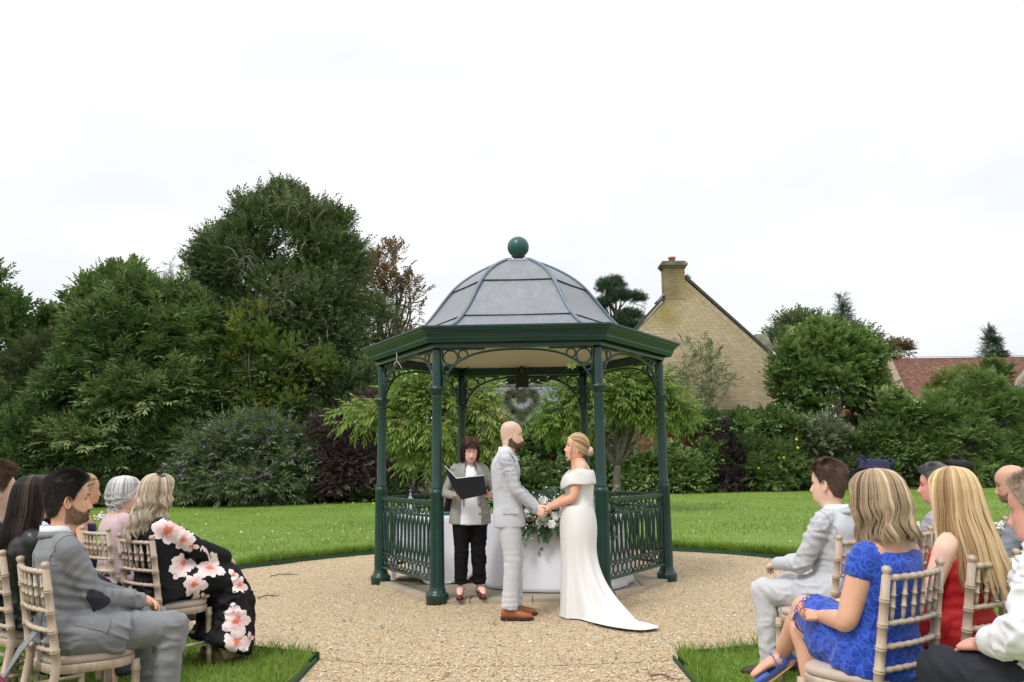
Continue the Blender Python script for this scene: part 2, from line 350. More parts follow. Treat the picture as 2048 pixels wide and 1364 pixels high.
# ------------------------------------------------------------------ brickwork
def rndmat(name, stops, rough=.8, bump=.25, scale=30, stain=None, objrnd=False):
    t = NT(name); v = t.coord(kind='Generated' if False else 'Object')
    c = t.ramp(t.attr(), stops)
    g = t.n('NewGeometry'); n = t.n('TexNoise'); n.inputs['Scale'].default_value = scale; n.inputs['Detail'].default_value = 4; t.l(g.outputs['Position'], n.inputs['Vector'])
    c = t.mix(t.math('MULTIPLY', n.outputs['Fac'], .3), c, cmul(stops[0][1], .8))
    if stain:                           # lichen and soot at a place of its own: (centre, radius, colour)
        for ctr, rad, colr in stain:
            d = t.n('VectorMath'); d.operation = 'DISTANCE'; d.inputs[1].default_value = ctr; t.l(g.outputs['Position'], d.inputs[0])
            n2 = t.n('TexNoise'); n2.inputs['Scale'].default_value = 1.6; n2.inputs['Detail'].default_value = 5; t.l(g.outputs['Position'], n2.inputs['Vector'])
            f = t.math('MULTIPLY', t.math('MAXIMUM', t.math('SUBTRACT', 1., t.math('DIVIDE', d.outputs['Value'], rad)), 0.), t.math('MULTIPLY', n2.outputs['Fac'], 2.1))
            f = t.math('MINIMUM', f, .85); c = t.mix(f, c, colr)
    t.set(Base_Color=c, Roughness=rough, Specular_IOR_Level=.2); t.bump(n.outputs['Fac'], bump, .004); return t.m
def inside_x(poly, z):                  # the x interval of a convex outline at height z
    xs = []
    for (x0, z0), (x1, z1) in zip(poly, poly[1:]+poly[:1]):
        if (z0 <= z) != (z1 <= z): xs.append(x0+(x1-x0)*(z-z0)/(z1-z0))
    return (min(xs), max(xs)) if len(xs) >= 2 else None
def brick_wall(parent, poly, y, z0, z1, mat, L=.225, H=.065, j=.011, limit=300, focus=None, seed=1, english=False):
    """bricks standing 7 mm proud of the mortar; the ones that show largest as objects of their own, the rest as one part"""
    r = random.Random(seed); B = []; z = z0; row = 0
    while z+H < z1:
        iv = inside_x(poly, z+H/2)
        if iv:
            l_ = L if not (english and row % 2) else L/2-.005
            x = iv[0]-(row % 2)*(L+j)/2
            while x < iv[1]:
                a, b = max(x, iv[0]), min(x+l_, iv[1])
                if b-a > .03: B.append((a, b, z))
                x += l_+j
        z += H+j; row += 1
    full = [q for q in B if q[1]-q[0] > l_*.98 or not focus]; f = focus or (0, 0)
    key = lambda q: (abs((q[0]+q[1])/2-f[0])+1.2*abs(q[2]-f[1]))
    solo = set(sorted([q for q in B if abs(q[1]-q[0]-L) < 1e-6], key=key)[:limit]); me = []
    for k in range(8):
        m = MB(); m.box((0, -.007, 0), (L, .03, H), rnd=(k+.5)/8); me.append(m.mesh('brick', mat, False))
    m = MB()
    for q in B:
        if q in solo:
            o = link('brick', r.choice(me), parent); o.location = (q[0], y+r.uniform(-.002, .002), q[2])
        else: m.box((q[0], y-.007+r.uniform(-.002, .002), q[2]), (q[1], y+.03, q[2]+H), rnd=r.random())
    m.build('bricks', mat, parent, False, kind='stuff')
BUFF = [(0, (.46, .365, .23)), (.2, (.50, .405, .26)), (.5, (.53, .43, .28)), (.8, (.56, .46, .31)), (.96, (.58, .49, .36)), (1, (.62, .57, .50))]
YH = 36.
stA = at(1362, 560, YH); stB = at(1330, 590, YH); stC = at(1335, 640, YH)
M_buff = rndmat('buff_brick', BUFF, stain=[(tuple(at(1362, 548, YH)), 1.3, (.27, .20, .05)), (tuple(at(1335, 575, YH)), 1.1, (.20, .16, .09)), (tuple(at(1340, 530, YH)), .9, (.17, .14, .08)), (tuple(at(1333, 630, YH)), .8, (.36, .27, .09))])
M_mort = mk('mortar_tan', (.24, .175, .09), .9, .2, 4)
M_verge = mk('verge_tile', (.055, .055, .052), .7, .3, 4); M_lead = mk('lead_flashing', (.22, .27, .34), .4, .15, 5, metal=.2)
M_capst = mk('weathered_stone', (.17, .16, .12), .9, .55, 3.5, .8, 14, .03); M_pot = mk('clay_pot', (.50, .20, .11), .7, .15)
house = thing('house', 'buff brick gable end house with a tall chimney behind the garden wall', 'house', (8., YH, 0))
hx = lambda p: (p[0], p[2])
pL, pC0, pC1, pR = at(1225, 708, YH), at(1328, 598, YH), at(1371, 557, YH), at(1549, 716, YH)
poly = [(pL[0], .2), (pR[0]-.05, .2), (pR[0]-.05, pR[2]-.12), (pC1[0], pC1[2]-.05), (pC0[0], pC0[2]-.05), (pL[0], pL[2]-.1)]
def in_house(o):
    o.parent = house; o.matrix_parent_inverse = house.matrix_world.inverted(); return o
bpy.context.view_layer.update()
wall = MB(); n = len(poly); V = [(x, YH, z) for x, z in poly]+[(x, YH+6, z) for x, z in poly]
wall.add(V, [tuple(range(n)), tuple(range(2*n-1, n-1, -1))]+[(i, i+n, (i+1) % n+n, (i+1) % n) for i in range(n)])
gw = wall.build('gable_wall', M_mort, None, False); gw.parent = house; gw.location = (-8, -YH, 0)
brick_wall(gw, poly, YH, 2.3, pC1[2], M_buff, focus=(7.9, 6.6), seed=4)
ch = MB(); c0, c1, ct = pC0[0]+.03, pC1[0]-.02, at(1345, 524, YH)[2]
ch.box((c0, YH-.012, pC0[2]-.03), (c1, YH+.62, ct-.25)); chim = ch.build('chimney', M_mort, None, False); chim.parent = house; chim.location = (-8, -YH, 0)
cp = [(c0, pC0[2]-.02), (c1, pC0[2]-.02), (c1, ct-.25), (c0, ct-.25)]
brick_wall(chim, cp, YH-.012, pC0[2], ct-.25, M_buff, limit=60, focus=(7, 9), seed=5)
m = MB(); z = pC0[2]-.5; row = 0
while z < ct-.32:
    for k in range(-1, 3):
        y0 = YH+max(0, k*.236+(row % 2)*.118); y1 = min(YH+.62, YH+k*.236+.225+(row % 2)*.118)
        if y1-y0 > .03: m.box((c0-.007, y0, z), (c0+.02, y1, z+.065), rnd=random.random())
    z += .076; row += 1
m.build('side_bricks', M_buff, chim, False, kind='stuff')
m = MB(); zc = ct-.25; m.box((c0-.06, YH-.07, zc), (c1+.06, YH+.68, zc+.09)); m.box((c0-.12, YH-.13, zc+.0925), (c1+.12, YH+.74, zc+.20)); m.box((c0-.05, YH-.06, zc+.2025), (c1+.05, YH+.67, zc+.29))
m.build('chimney_cap', M_capst, chim, False)
m = MB(); pc = ((c0+c1)/2-.02, YH+.3, zc+.28); m.lathe([(.15, 0), (.14, .18), (.165, .19), (.165, .25), (.13, .25), (.12, .1)], 18, pc); m.build('chimney_pot', M_pot, chim)
def verge(p, q, w, name, mat, d0=.1, d1=6.2):
    m = MB(); p, q = np.asarray(p), np.asarray(q); t_ = unit(q-p); nrm = np.array([-t_[2], 0, t_[0]]); nrm = nrm if nrm[2] > 0 else -nrm
    m.loft([np.array([b+nrm*0+np.array([0, -d0, 0]), b+nrm*w+np.array([0, -d0, 0]), b+nrm*w+np.array([0, d1, 0]), b+np.array([0, d1, 0])]) for b in (p, q)])
    o = m.build(name, mat, None, False); return o
for a, b in ((at(1371, 557, YH), at(1552, 719, YH)), (at(1328, 598, YH), at(1222, 712, YH))):
    o = verge(a, b, .10, 'roof_slope', M_verge); o.parent = house; o.location = (-8, -YH, 0)
for a, b in ((at(1371, 555.5, YH), at(1380, 563, YH)), (at(1329, 594, YH), at(1315, 610, YH))):
    o = verge(a+[0, 0, .1], b+[0, 0, .1], .08, 'flashing', M_lead, .12, .5); o.parent = house; o.location = (-8, -YH, 0)
m = MB()                                # slanting course of brick ends under both verges
for (a, b) in ((at(1374, 563, YH), at(1545, 713, YH)), (at(1322, 606, YH), at(1228, 709, YH))):
    t_ = unit(b-a); L_ = np.linalg.norm(b-a); nn = np.array([t_[2], 0, -t_[0]]); nn = nn if nn[2] < 0 else -nn
    for k in range(int(L_/.086)):
        p = a+t_*k*.086-[0, .02, 0]; q = p+t_*.074
        V = [p, q, q+nn*.2, p+nn*.2]; m.add(V+[w+np.array([0, .05, 0]) for w in V], [(0, 1, 2, 3), (0, 4, 5, 1), (1, 5, 6, 2), (2, 6, 7, 3), (3, 7, 4, 0)], rnd=random.random())
o = m.build('verge_bricks', M_buff, None, False, kind='stuff'); o.parent = house; o.location = (-8, -YH, 0)
m = MB(); a = at(1507, 692, 38.5); b = at(1541, 692, 38.5); c_ = at(1512, 668, 38.5); d_ = at(1533, 668, 38.5)
m.loft([np.array([(a[0], 38.2, a[2]), (b[0], 38.2, a[2]), (b[0], 39.2, a[2]), (a[0], 39.2, a[2])]), np.array([(c_[0], 38.5, c_[2]), (d_[0], 38.5, c_[2]), (d_[0], 38.9, c_[2]), (c_[0], 38.9, c_[2])])])
m.box((a[0]-.05, 38.1, a[2]-.7), (b[0]-.02, 39.3, a[2]-.003)); o = m.build('stone_ridge_end', M_capst, None, False); o.parent = house; o.location = (-8, -YH, 0)

# garden wall of old red brown bricks
RED = [(0, (.10, .055, .035)), (.3, (.17, .085, .05)), (.6, (.235, .12, .065)), (.85, (.30, .155, .085)), (1, (.36, .24, .15))]
M_red = rndmat('old_red_brick', RED); M_mort2 = mk('mortar_grey', (.27, .23, .175), .9, .2, 4)
YW = 33.6; gwall = thing('garden_wall', 'old red brown brick garden wall half hidden by ivy and shrubs', 'wall', (0, YW, 0)); bpy.context.view_layer.update()
zt = 2.95; m = MB(); m.box((-32, YW, 0), (32, YW+.3, zt)); core = m.build('wall_core', M_mort2, None, False); core.parent = gwall; core.location = (0, -YW, 0)
brick_wall(core, [(3.4, 1.2), (8.6, 1.2), (8.6, zt), (3.4, zt)], YW, 1.2, zt, M_red, focus=(6.3, 2.1), seed=7, english=True)
m = MB(); r_ = random.Random(3); z = 1.3; row = 0
while z < zt-.07:
    x = -1.2-(row % 2)*.118
    while x < 3.3:
        m.box((x, YW-.007, z), (x+.225, YW+.03, z+.065), rnd=r_.random()); x += .236
    z += .076; row += 1
m.build('bricks', M_red, core, False, kind='stuff')
m = MB(); m.box((-32, YW-.04, zt+.001), (32, YW+.34, zt+.07)); o = m.build('coping', M_capst, None, False); o.parent = gwall; o.location = (0, -YW, 0)

# barn with a red clay tile roof, far right
def tilemat(name, stops, sx, sz, rough=.8):
    t = NT(name); g = t.n('TexCoord'); b = t.n('TexBrick'); b.inputs['Scale'].default_value = 1; b.inputs['Brick Width'].default_value = sx; b.inputs['Row Height'].default_value = sz
    b.inputs['Mortar Size'].default_value = sz*.10; b.inputs['Color1'].default_value = (0, 0, 0, 1); b.inputs['Color2'].default_value = (1, 1, 1, 1); b.inputs['Mortar'].default_value = (0, 0, 0, 1); t.l(g.outputs['UV'], b.inputs['Vector'])
    c = t.ramp(b.outputs['Color'], stops); n = t.noise(t.coord(), 1.3, 5); c = t.mix(t.math('MULTIPLY', n, .5), c, stops[0][1])
    t.set(Base_Color=t.mix(t.math('MULTIPLY', b.outputs['Fac'], .75), c, cmul(stops[0][1], .4)), Roughness=rough, Specular_IOR_Level=.3); t.bump(t.math('SUBTRACT', 1., b.outputs['Fac']), .6, .02); return t.m
def roof_plane(name, a, b, c, d, mat, parent, thick=.09):   # a-b ridge, d-c eave; uv in metres
    a, b, c, d = map(np.asarray, (a, b, c, d)); nrm = unit(np.cross(b-a, d-a)); nrm = nrm if nrm[2] > 0 else -nrm
    V = [a, b, c, d]+[p-nrm*thick for p in (a, b, c, d)]; m = MB(); m.add(V, [(3, 2, 1, 0), (4, 5, 6, 7), (0, 1, 5, 4), (1, 2, 6, 5), (2, 3, 7, 6), (3, 0, 4, 7)])
    o = m.build(name, mat, None, False); uv = o.data.uv_layers.new(name='UVMap'); w, h = np.linalg.norm(b-a), np.linalg.norm(d-a); ux, uy = unit(b-a), unit(d-a)
    for li, lp in enumerate(o.data.loops):
        p = np.array(o.data.vertices[lp.vertex_index].co)-a; uv.data[li].uv = (p.dot(ux), p.dot(uy))
    o.parent = parent; o.location = -np.array(parent.location); return o
M_tile = tilemat('red_clay_tile', [(0, (.13, .055, .04)), (.3, (.18, .085, .06)), (.6, (.23, .105, .072)), (.85, (.28, .145, .10)), (1, (.27, .17, .13))], .17, .10)
M_slate = tilemat('grey_slate', [(0, (.13, .14, .17)), (.5, (.20, .215, .255)), (1, (.27, .285, .33))], .30, .19, .55)
M_board = mk('weathered_board', (.30, .24, .17), .8, .3, 5); M_dark = mk('dark_gap', (.02, .02, .022), .9)
barn = thing('barn', 'long barn with an orange red clay tile roof rising above the laurel', 'barn', (24, 45, 0))
ra, rb = at(1781, 717, 45), at(2150, 713, 45); ed = at(1825, 812, 41.5); ec = at(2150, 812, 41.5); rb[2] = ra[2]; ec[2] = ed[2] = ed[2]-.2
roof_plane('roof', ra, rb, ec, ed, M_tile, barn)
m = MB(); m.loft([np.array([p+[-.1, -.07, .06], p+[.1, -.07, .06], p+[.1, .1, .06], p+[-.1, .1, .06]]) for p in (ra, ra*0+np.array([rb[0], ra[1], ra[2]]))]); o = m.build('ridge_tiles', M_tile, None, False); o.parent = barn; o.location = (-24, -45, 0)
m = MB(); t_ = (ed-ra); m.loft([np.array([p+[-.25, -.05, -.12], p+[.03, -.05, .05], p+[.03, .1, .05], p+[-.25, .1, -.12]]) for p in (ra, ed)]); o = m.build('verge_board', M_board, None, False); o.parent = barn; o.location = (-24, -45, 0)
m = MB(); V = [ra+[-.05, .1, -.1], ed+[-.05, .1, -.1], np.array([ed[0]-.05, ed[1], 0]), np.array([ra[0]-2.6, 46, 0]), np.array([ra[0]-2.6, 46, ed[2]])]; m.add(V, [(0, 1, 2, 3, 4)]); o = m.build('gable_wall', M_red, None, False); o.parent = barn; o.location = (-24, -45, 0)
m = MB(); m.box((ra[0]+.2, 41.8, 0), (rb[0], 48, ed[2]-.15)); o = m.build('barn_wall', M_red, None, False); o.parent = barn; o.location = (-24, -45, 0)
# slate roofed outbuilding at the right edge
shed = thing('outbuilding', 'outbuilding with a blue grey slate roof and a timber verge behind the laurel', 'outbuilding', (24, 38, 0))
va, vb = at(2062, 742, 38), at(2012, 806, 38); ee = 4.5
roof_plane('roof', va, va+[4., 2.5, 0], vb+[6., 2.5, -.3], vb, M_slate, shed)
for w, dz, mt, nm in ((.16, .10, M_board, 'verge_board'), (.10, -.09, M_lead, 'soffit')):
    o = verge(va+[-.03, -.1, dz-.06], vb+[-.03, -.1, dz-.06], w, nm, mt, .1, .3); o.parent = shed; o.location = (-24, -38, 0)
m = MB(); m.add([va+[0, .2, -.1], vb+[0, .2, -.1], np.array([vb[0], 38.2, 0]), np.array([va[0]+4, 38.2, 0]), np.array([va[0]+4, 38.2, va[2]])], [(0, 1, 2, 3, 4)]); o = m.build('gable_boarding', M_slate, None, False); o.parent = shed; o.location = (-24, -38, 0)
# cottage with a slate roof seen through the gazebo
cot = thing('cottage', 'low cottage with a grey slate roof seen through the gazebo behind the cherry trees', 'cottage', (0, 40, 0))
a, b = at(930, 772, 42), at(1215, 770, 42); a[2] = b[2]; d_, c_ = at(1000, 850, 38.5), at(1230, 850, 38.5); d_[2] = c_[2]
roof_plane('roof', a, b, c_, d_, M_slate, cot)
m = MB(); m.loft([np.array([p+[0, -.08, .09], p+[0, .08, .09], p+[0, .08, 0], p+[0, -.08, 0]]) for p in (a, b)]); o = m.build('ridge_tiles', M_capst, None, False); o.parent = cot; o.location = (0, -40, 0)
g0, g1 = at(990, 788, 38.4), at(1016, 826, 38.4); m = MB(); m.add([g0, g1, np.array([g1[0], 38.4, 0]), np.array([g0[0]-2.5, 38.4, 0]), np.array([g0[0]-2.5, 38.4, g1[2]])], [(4, 3, 2, 1, 0)]); o = m.build('gable_wall', M_buff, None, False); o.parent = cot; o.location = (0, -40, 0)
o = verge(g0, g1, .1, 'verge_board', M_verge, .1, .6); o.parent = cot; o.location = (0, -40, 0)
cc = at(978, 772, 42.2); m = MB(); m.box((cc[0]-.15, 42, 2), (cc[0]+.15, 42.6, cc[2]+.55)); m.box((cc[0]-.2, 41.95, cc[2]+.552), (cc[0]+.2, 42.65, cc[2]+.66)); o = m.build('chimney', mk('pink_brick', (.36, .25, .22), .85, .2, 12), None, False); o.parent = cot; o.location = (0, -40, 0)
m = MB(); m.box((g1[0], 38.7, 0), (c_[0], 44, 3.0)); o = m.build('cottage_wall', M_buff, None, False); o.parent = cot; o.location = (0, -40, 0)

# a few fallen leaves, twigs and weeds lying on the gravel
r = np.random.default_rng(31); m = MB()
for i in range(46):
    x, y = r.uniform(-3.6, 3.6), r.uniform(5.6, 13.5)
    if sdf(x, y) > -.1 or np.hypot(x-GC[0], y-GC[1]) < 1.8: continue
    a = r.uniform(0, 6.28); l_ = r.uniform(.02, .045); d = np.array([math.cos(a), math.sin(a), .0]); s_ = np.array([-d[1], d[0], 0])*l_*.35; p = np.array([x, y, float(grav_z(np.array([x]), np.array([y]))[0])+.014]); m.add([p-d*l_, p+s_+[0, 0, .006], p+d*l_+[0, 0, .01], p-s_+[0, 0, .004]], [(0, 1, 2, 3)], rnd=r.random())
m.build('fallen_leaves', leafmat('dry_leaf', [(0, (.16, .09, .04)), (.5, (.30, .20, .08)), (1, (.12, .25, .04))], .6, .2), smooth=False, kind='stuff')
for (u, v, du, dv), lb in zip(((540, 1152, 60, -4), (515, 1196, 45, -6), (1300, 1352, 60, 6)), ('longest dry twig lying on the gravel left of the gazebo', 'short brown twig lying on the gravel below the longest twig', 'dark twig lying on the gravel beside the right grass corner')):
    p, q = ground(u, v, .012), ground(u+du, v+dv, .016); m = MB(); m.tube([p, p+(q-p)*.4+[0, .03, .01], p+(q-p)*.75, q], [.007, .006, .005, .002], 6, sub=3); m.tube([p+(q-p)*.5+[0, .02, .005], p+(q-p)*.7+[0, .10, .02]], [.004, .002], 5); tag(m.build('twig', mk('dry_twig', (.16, .11, .075), .85, .3, 8)), lb, 'twig', 'twigs on the gravel')
# ------------------------------------------------------------------ trees and shrubs
def spray(n, L, w, tl, ang=55, droop=0., fold=.18, seed=0, tipleaf=True, shape='lance'):
    """one twig along +x with n leaves; returns (n,4,3) leaf quads"""
    r = np.random.default_rng(seed); Q = []
    for i in range(n):
        s = (i+.6)/n; side = 1 if i % 2 else -1; a = math.radians(ang*(1-.45*s)*r.uniform(.8, 1.2))*side
        if tipleaf and i == n-1: a = 0
        d = np.array([math.cos(a), math.sin(a), r.uniform(-.25, .3)-droop]); d = unit(d)
        l_ = L*r.uniform(.75, 1.15)*(.8+.3*math.sin(PI*s)); b = np.array([s*tl, 0, -droop*.5*tl*s*s]); up = unit(np.array([r.normal(0, .35), r.normal(0, .35), 1.])); sd = unit(np.cross(up, d))
        up = np.cross(d, sd); k = .42 if shape == 'lance' else .55
        Q.append([b, b+d*l_*k+sd*w*.5*l_/L+up*w*fold-up*droop*l_*.1, b+d*l_-up*(fold*.7+droop*.45)*l_*.5, b+d*l_*k-sd*w*.5*l_/L+up*w*fold-up*droop*l_*.1])
    return np.array(Q)
def place(P, D, S, T, r, upb=.25):
    """put a random twig of T at every point P, pointing along D"""
    n = len(P); X = unit(D); U = np.zeros_like(X); U[:, 2] = 1; U = U+r.normal(0, upb, U.shape); Y = unit(np.cross(U, X)); Z = np.cross(X, Y)
    k = r.integers(0, len(T), n); T = np.array(T)[k]*S[:, None, None, None]        # n,m,4,3
    return (T[..., 0:1]*X[:, None, None]+T[..., 1:2]*Y[:, None, None]+T[..., 2:3]*Z[:, None, None])+P[:, None, None]
def lobes_px(L): k = .87/CAM_F; return [(*at(u, v, Y), ru*k*Y, rd if rd else ru*.8*k*Y, rv*k*Y) for u, v, Y, ru, rv, rd in L]
def crown_pts(lobes, n, r, sub=14, subr=.34, core=.16, front=.8, up=.35, jit=.12, low=-.75):
    """points and outward directions spread over the clumps of a crown"""
    lob = []
    for (x, y, z, a, b, c) in lobes:
        d = unit(r.normal(0, 1, (sub, 3))); d[:, 2] = np.where(d[:, 2] < low, -d[:, 2], d[:, 2]); d[:, 1] = np.where((d[:, 1] > .3) & (r.random(sub) < front), -d[:, 1], d[:, 1])
        for q in d:
            k = r.uniform(.65, 1.3)*subr; f = r.uniform(.60, .95)
            lob.append((x+q[0]*a*f, y+q[1]*b*f, z+q[2]*c*f, a*k, b*k, c*k*r.uniform(.8, 1.05)))
    lob = np.array(lob+[(x, y, z, a*.72, b*.72, c*.72) for (x, y, z, a, b, c) in lobes]); area = (lob[:, 3]*lob[:, 5])**.9; area[-len(lobes):] *= .35
    idx = r.choice(len(lob), n, p=area/area.sum()); L = lob[idx]; d = unit(r.normal(0, 1, (n, 3)))
    d[:, 1] = np.where((d[:, 1] > .35) & (r.random(n) < front), -d[:, 1], d[:, 1]); d[:, 2] = np.where((d[:, 2] < -.2) & (r.random(n) < .45), -d[:, 2], d[:, 2])
    f = np.where(r.random(n) < core, r.uniform(.35, .8, n), 1+r.normal(0, jit, n)); P = L[:, :3]+d*L[:, 3:6]*f[:, None]
    c0 = np.array([l[:3] for l in lobes]).mean(0); out = unit(P-c0)
    D = unit(d*.8+out*.4+r.normal(0, .35, (n, 3))+np.array([0, 0, up])); shade = idx/len(lob)
    return P, D, (shade*977.13) % 1, lob
M_bark = mk('bark', (.10, .08, .06), .9, .4, 6, .6, 25, .01, coords=(1, 1, .25)); M_twig = mk('twig', (.13, .105, .075), .85, .3, 6)
M_bark2 = mk('pale_bark', (.13, .115, .095), .85, .5, 9, .5, 30, .006, coords=(1, 1, 2.5))
def limbs(base, tips, r0, mat, parent, name='trunk', split=.35, r=None, sub=4, n=8):
    m = MB(); base = np.asarray(base, float); c = np.mean(tips, 0); fork = base+(c-base)*split; fork[:2] = base[:2]+(c[:2]-base[:2])*split*.5
    m.tube([base-[0, 0, .15], base, base+(fork-base)*.5+r.normal(0, .05, 3), fork], [r0*1.35, r0*1.15, r0*.95, r0*.85], n, sub=3)
    for t_ in tips:
        t_ = np.asarray(t_); L_ = np.linalg.norm(t_-fork); a = fork+(t_-fork)*.35+r.normal(0, .06, 3)*L_+[0, 0, .05*L_]; b = fork+(t_-fork)*.7+r.normal(0, .05, 3)*L_
        m.tube([fork-[0, 0, .05], a, b, t_], [r0*.62, r0*.42, r0*.24, r0*.06], 6, sub=3)
    return m.build(name, mat, parent)
def plant(name, label, cat, base, L, n, T, mat, seed, group=None, size=(.8, 1.2), trunk=.12, bark=None, split=.3, tips=9, rr=(0, 1), up=.35, front=.8, sub=26, subr=.25, core=.12, crown='crown', stray=.02, jit=.12, rk=.55, upb=.25, low=-.75):
    r = np.random.default_rng(seed); lob = lobes_px(L); P, D, sh, allb = crown_pts(lob, n, r, sub, subr, core, front, up, jit, low)
    g = gz(P[:, 0], P[:, 1])+.03; P[:, 2] = np.maximum(P[:, 2], g+r.random(len(P))*.25)
    if stray:
        k = int(n*stray); P[:k] += D[:k]*r.uniform(.15, .55, (k, 1))*np.mean([l[3] for l in lob])*.6
    S = r.uniform(*size, n); V = place(P, D, S, T, r, upb); m_ = V.shape[1]
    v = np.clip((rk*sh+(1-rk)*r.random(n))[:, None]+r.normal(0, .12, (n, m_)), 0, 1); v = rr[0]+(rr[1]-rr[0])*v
    base = np.array([base[0], base[1], gz(base[0], base[1])]); o = thing(name, label, cat, base, 0, group)
    q = quads(crown, V.reshape(-1, 3)-base, mat, v.ravel(), o)
    if trunk:
        k = r.choice(len(allb), min(tips, len(allb)), replace=False); limbs((0, 0, 0), [allb[i][:3]-base for i in k], trunk, bark or M_bark, o, split=split, r=r)
    return o, q
def B(u, v, Y): p = at(u, v, Y); return (p[0], p[1])
G = lambda *c: tuple(x*1.85/1000 for x in c)
M_laurel = leafmat('chestnut_leaf', [(0, G(22, 42, 15)), (.4, G(60, 98, 32)), (.75, G(108, 148, 56)), (1, G(175, 190, 80))], .40, .18, .4)
M_oak = leafmat('holm_oak_leaf', [(0, G(30, 48, 20)), (.5, G(66, 95, 38)), (.85, G(104, 132, 56)), (1, G(145, 160, 82))], .5, .15)
M_beech = leafmat('beech_leaf', [(0, G(38, 66, 14)), (.55, G(80, 122, 24)), (.85, G(128, 148, 28)), (1, G(240, 205, 40))], .5, .35)
M_rust = leafmat('rust_leaf', [(0, G(60, 62, 28)), (.35, G(105, 72, 36)), (.7, G(150, 86, 48)), (1, G(80, 88, 42))], .6, .3)
M_lime = leafmat('lime_leaf', [(0, G(32, 62, 20)), (.5, G(62, 104, 29)), (.85, G(101, 143, 40)), (1, G(153, 180, 55))], .5, .3)
M_yew = leafmat('yew_leaf', [(0, G(30, 44, 14)), (.6, G(53, 67, 22)), (1, G(93, 102, 35))], .6, .1)
M_cherry = leafmat('cherry_leaf', [(0, G(58, 108, 20)), (.4, G(105, 165, 34)), (.75, G(160, 210, 52)), (.95, G(225, 245, 85)), (1, G(240, 190, 110))], .42, .45)
M_budd = leafmat('buddleia_leaf', [(0, G(45, 68, 32)), (.5, G(86, 120, 55)), (.85, G(130, 158, 85)), (1, G(158, 182, 108))], .55, .25)
M_smoke = leafmat('smoke_bush_leaf', [(0, G(26, 19, 25)), (.5, G(50, 33, 37)), (.8, G(84, 48, 42)), (1, G(60, 50, 64))], .55, .25)
M_pine = leafmat('pine_needle', [(0, G(14, 31, 16)), (.6, G(34, 64, 32)), (1, G(59, 95, 50))], .5, .1)
M_maple = leafmat('maple_leaf', [(0, G(44, 80, 24)), (.45, G(88, 140, 40)), (.8, G(132, 182, 60)), (1, G(180, 205, 84))], .36, .32, .5)
M_var = leafmat('variegated_leaf', [(0, G(60, 80, 40)), (.5, G(120, 142, 84)), (.85, G(200, 212, 145)), (1, G(285, 285, 215))], .5, .25)
M_ivy = leafmat('ivy_leaf', [(0, G(32, 56, 18)), (.5, G(68, 112, 32)), (.85, G(116, 164, 50)), (1, G(180, 208, 76))], .36, .28, .5)
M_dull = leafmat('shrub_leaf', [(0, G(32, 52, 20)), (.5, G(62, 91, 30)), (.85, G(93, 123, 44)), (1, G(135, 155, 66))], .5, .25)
M_yg = leafmat('yellow_green_leaf', [(0, G(80, 105, 25)), (.5, G(140, 165, 45)), (1, G(215, 225, 95))], .5, .35)
T_long = [spray(9, .20, .055, .34, 62, .12, seed=i) for i in range(6)]       # long glossy leaves
T_oak = [spray(12, .085, .045, .38, 60, .02, seed=20+i, shape='r') for i in range(6)]
T_small = [spray(10, .10, .055, .30, 60, .08, seed=40+i, shape='r') for i in range(6)]
T_cherry = [spray(9, .145, .046, .46, 50, .62, seed=60+i) for i in range(6)]
T_budd = [spray(9, .16, .04, .34, 55, .25, seed=80+i) for i in range(6)]
T_maple = [spray(8, .15, .14, .36, 62, .12, seed=100+i, shape='r') for i in range(6)]
T_ivy = [spray(7, .11, .10, .22, 70, .30, seed=120+i, shape='r') for i in range(6)]
T_needle = [spray(16, .16, .022, .22, 80, -.15, seed=140+i) for i in range(5)]
T_fir = [spray(14, .15, .03, .5, 60, .25, seed=160+i) for i in range(5)]
T_var = [spray(10, .09, .035, .22, 60, .0, seed=180+i) for i in range(5)]
T_palm = None
# --- left bank, back to front
plant('broadleaf_tree', 'dark green tree rising at the left edge of the garden', 'tree', B(10, 1010, 40), [(15, 670, 40, 60, 90, 0), (-45, 640, 40, 70, 105, 0), (60, 720, 40, 35, 55, 0), (-20, 790, 40, 75, 90, 0)], 1500, T_small, M_lime, 11, 'trees beyond the lawn', (2., 3.), .25, rr=(0, .75), subr=.3)
plant('broadleaf_tree', 'small rounded tree showing in the gap left of the lime tree', 'tree', B(100, 1010, 42), [(100, 660, 42, 34, 32, 0), (88, 720, 42, 40, 50, 0)], 420, T_small, M_lime, 12, 'trees beyond the lawn', (2, 2.8), .18, rr=(0, .7))
plant('lime_tree', 'mid green lime tree with a ragged top behind the big chestnut shrub', 'tree', B(230, 1010, 40), [(245, 600, 40, 62, 62, 0), (190, 625, 40, 50, 55, 0), (160, 690, 40, 30, 60, 0), (250, 700, 40, 110, 110, 0)], 2300, T_small, M_lime, 13, 'trees beyond the lawn', (1.8, 2.7), .25, rr=(.1, 1), subr=.27)
for i, (u, v, k) in enumerate(((341, 530, 1.), (310, 556, .55))):
    plant('fir_tree', ['dark pointed fir tip rising beside the tall oak', 'smallest fir tip left of the pointed fir'][i], 'tree', B(u, 1000, 44), [(u, v+6*k, 44, 5*k, 16*k, 0), (u, v+34*k, 44, 13*k, 20*k, 0), (u, v+80*k, 44, 26*k, 42*k, 0), (u, v+180*k, 44, 40*k, 95*k, 0)], 900, T_fir, M_pine, 15+i, 'firs beyond the lawn', (.55, .95), .15, up=-.05, tips=4)
plant('yew_tree', 'olive green feathery yew behind the shrubs at the left edge', 'tree', B(90, 1010, 36), [(95, 720, 36, 68, 50, 0), (40, 770, 36, 60, 60, 0), (130, 800, 36, 50, 60, 0)], 1500, T_fir, M_yew, 17, 'trees beyond the lawn', (.8, 1.3), .18, up=.4, subr=.26)
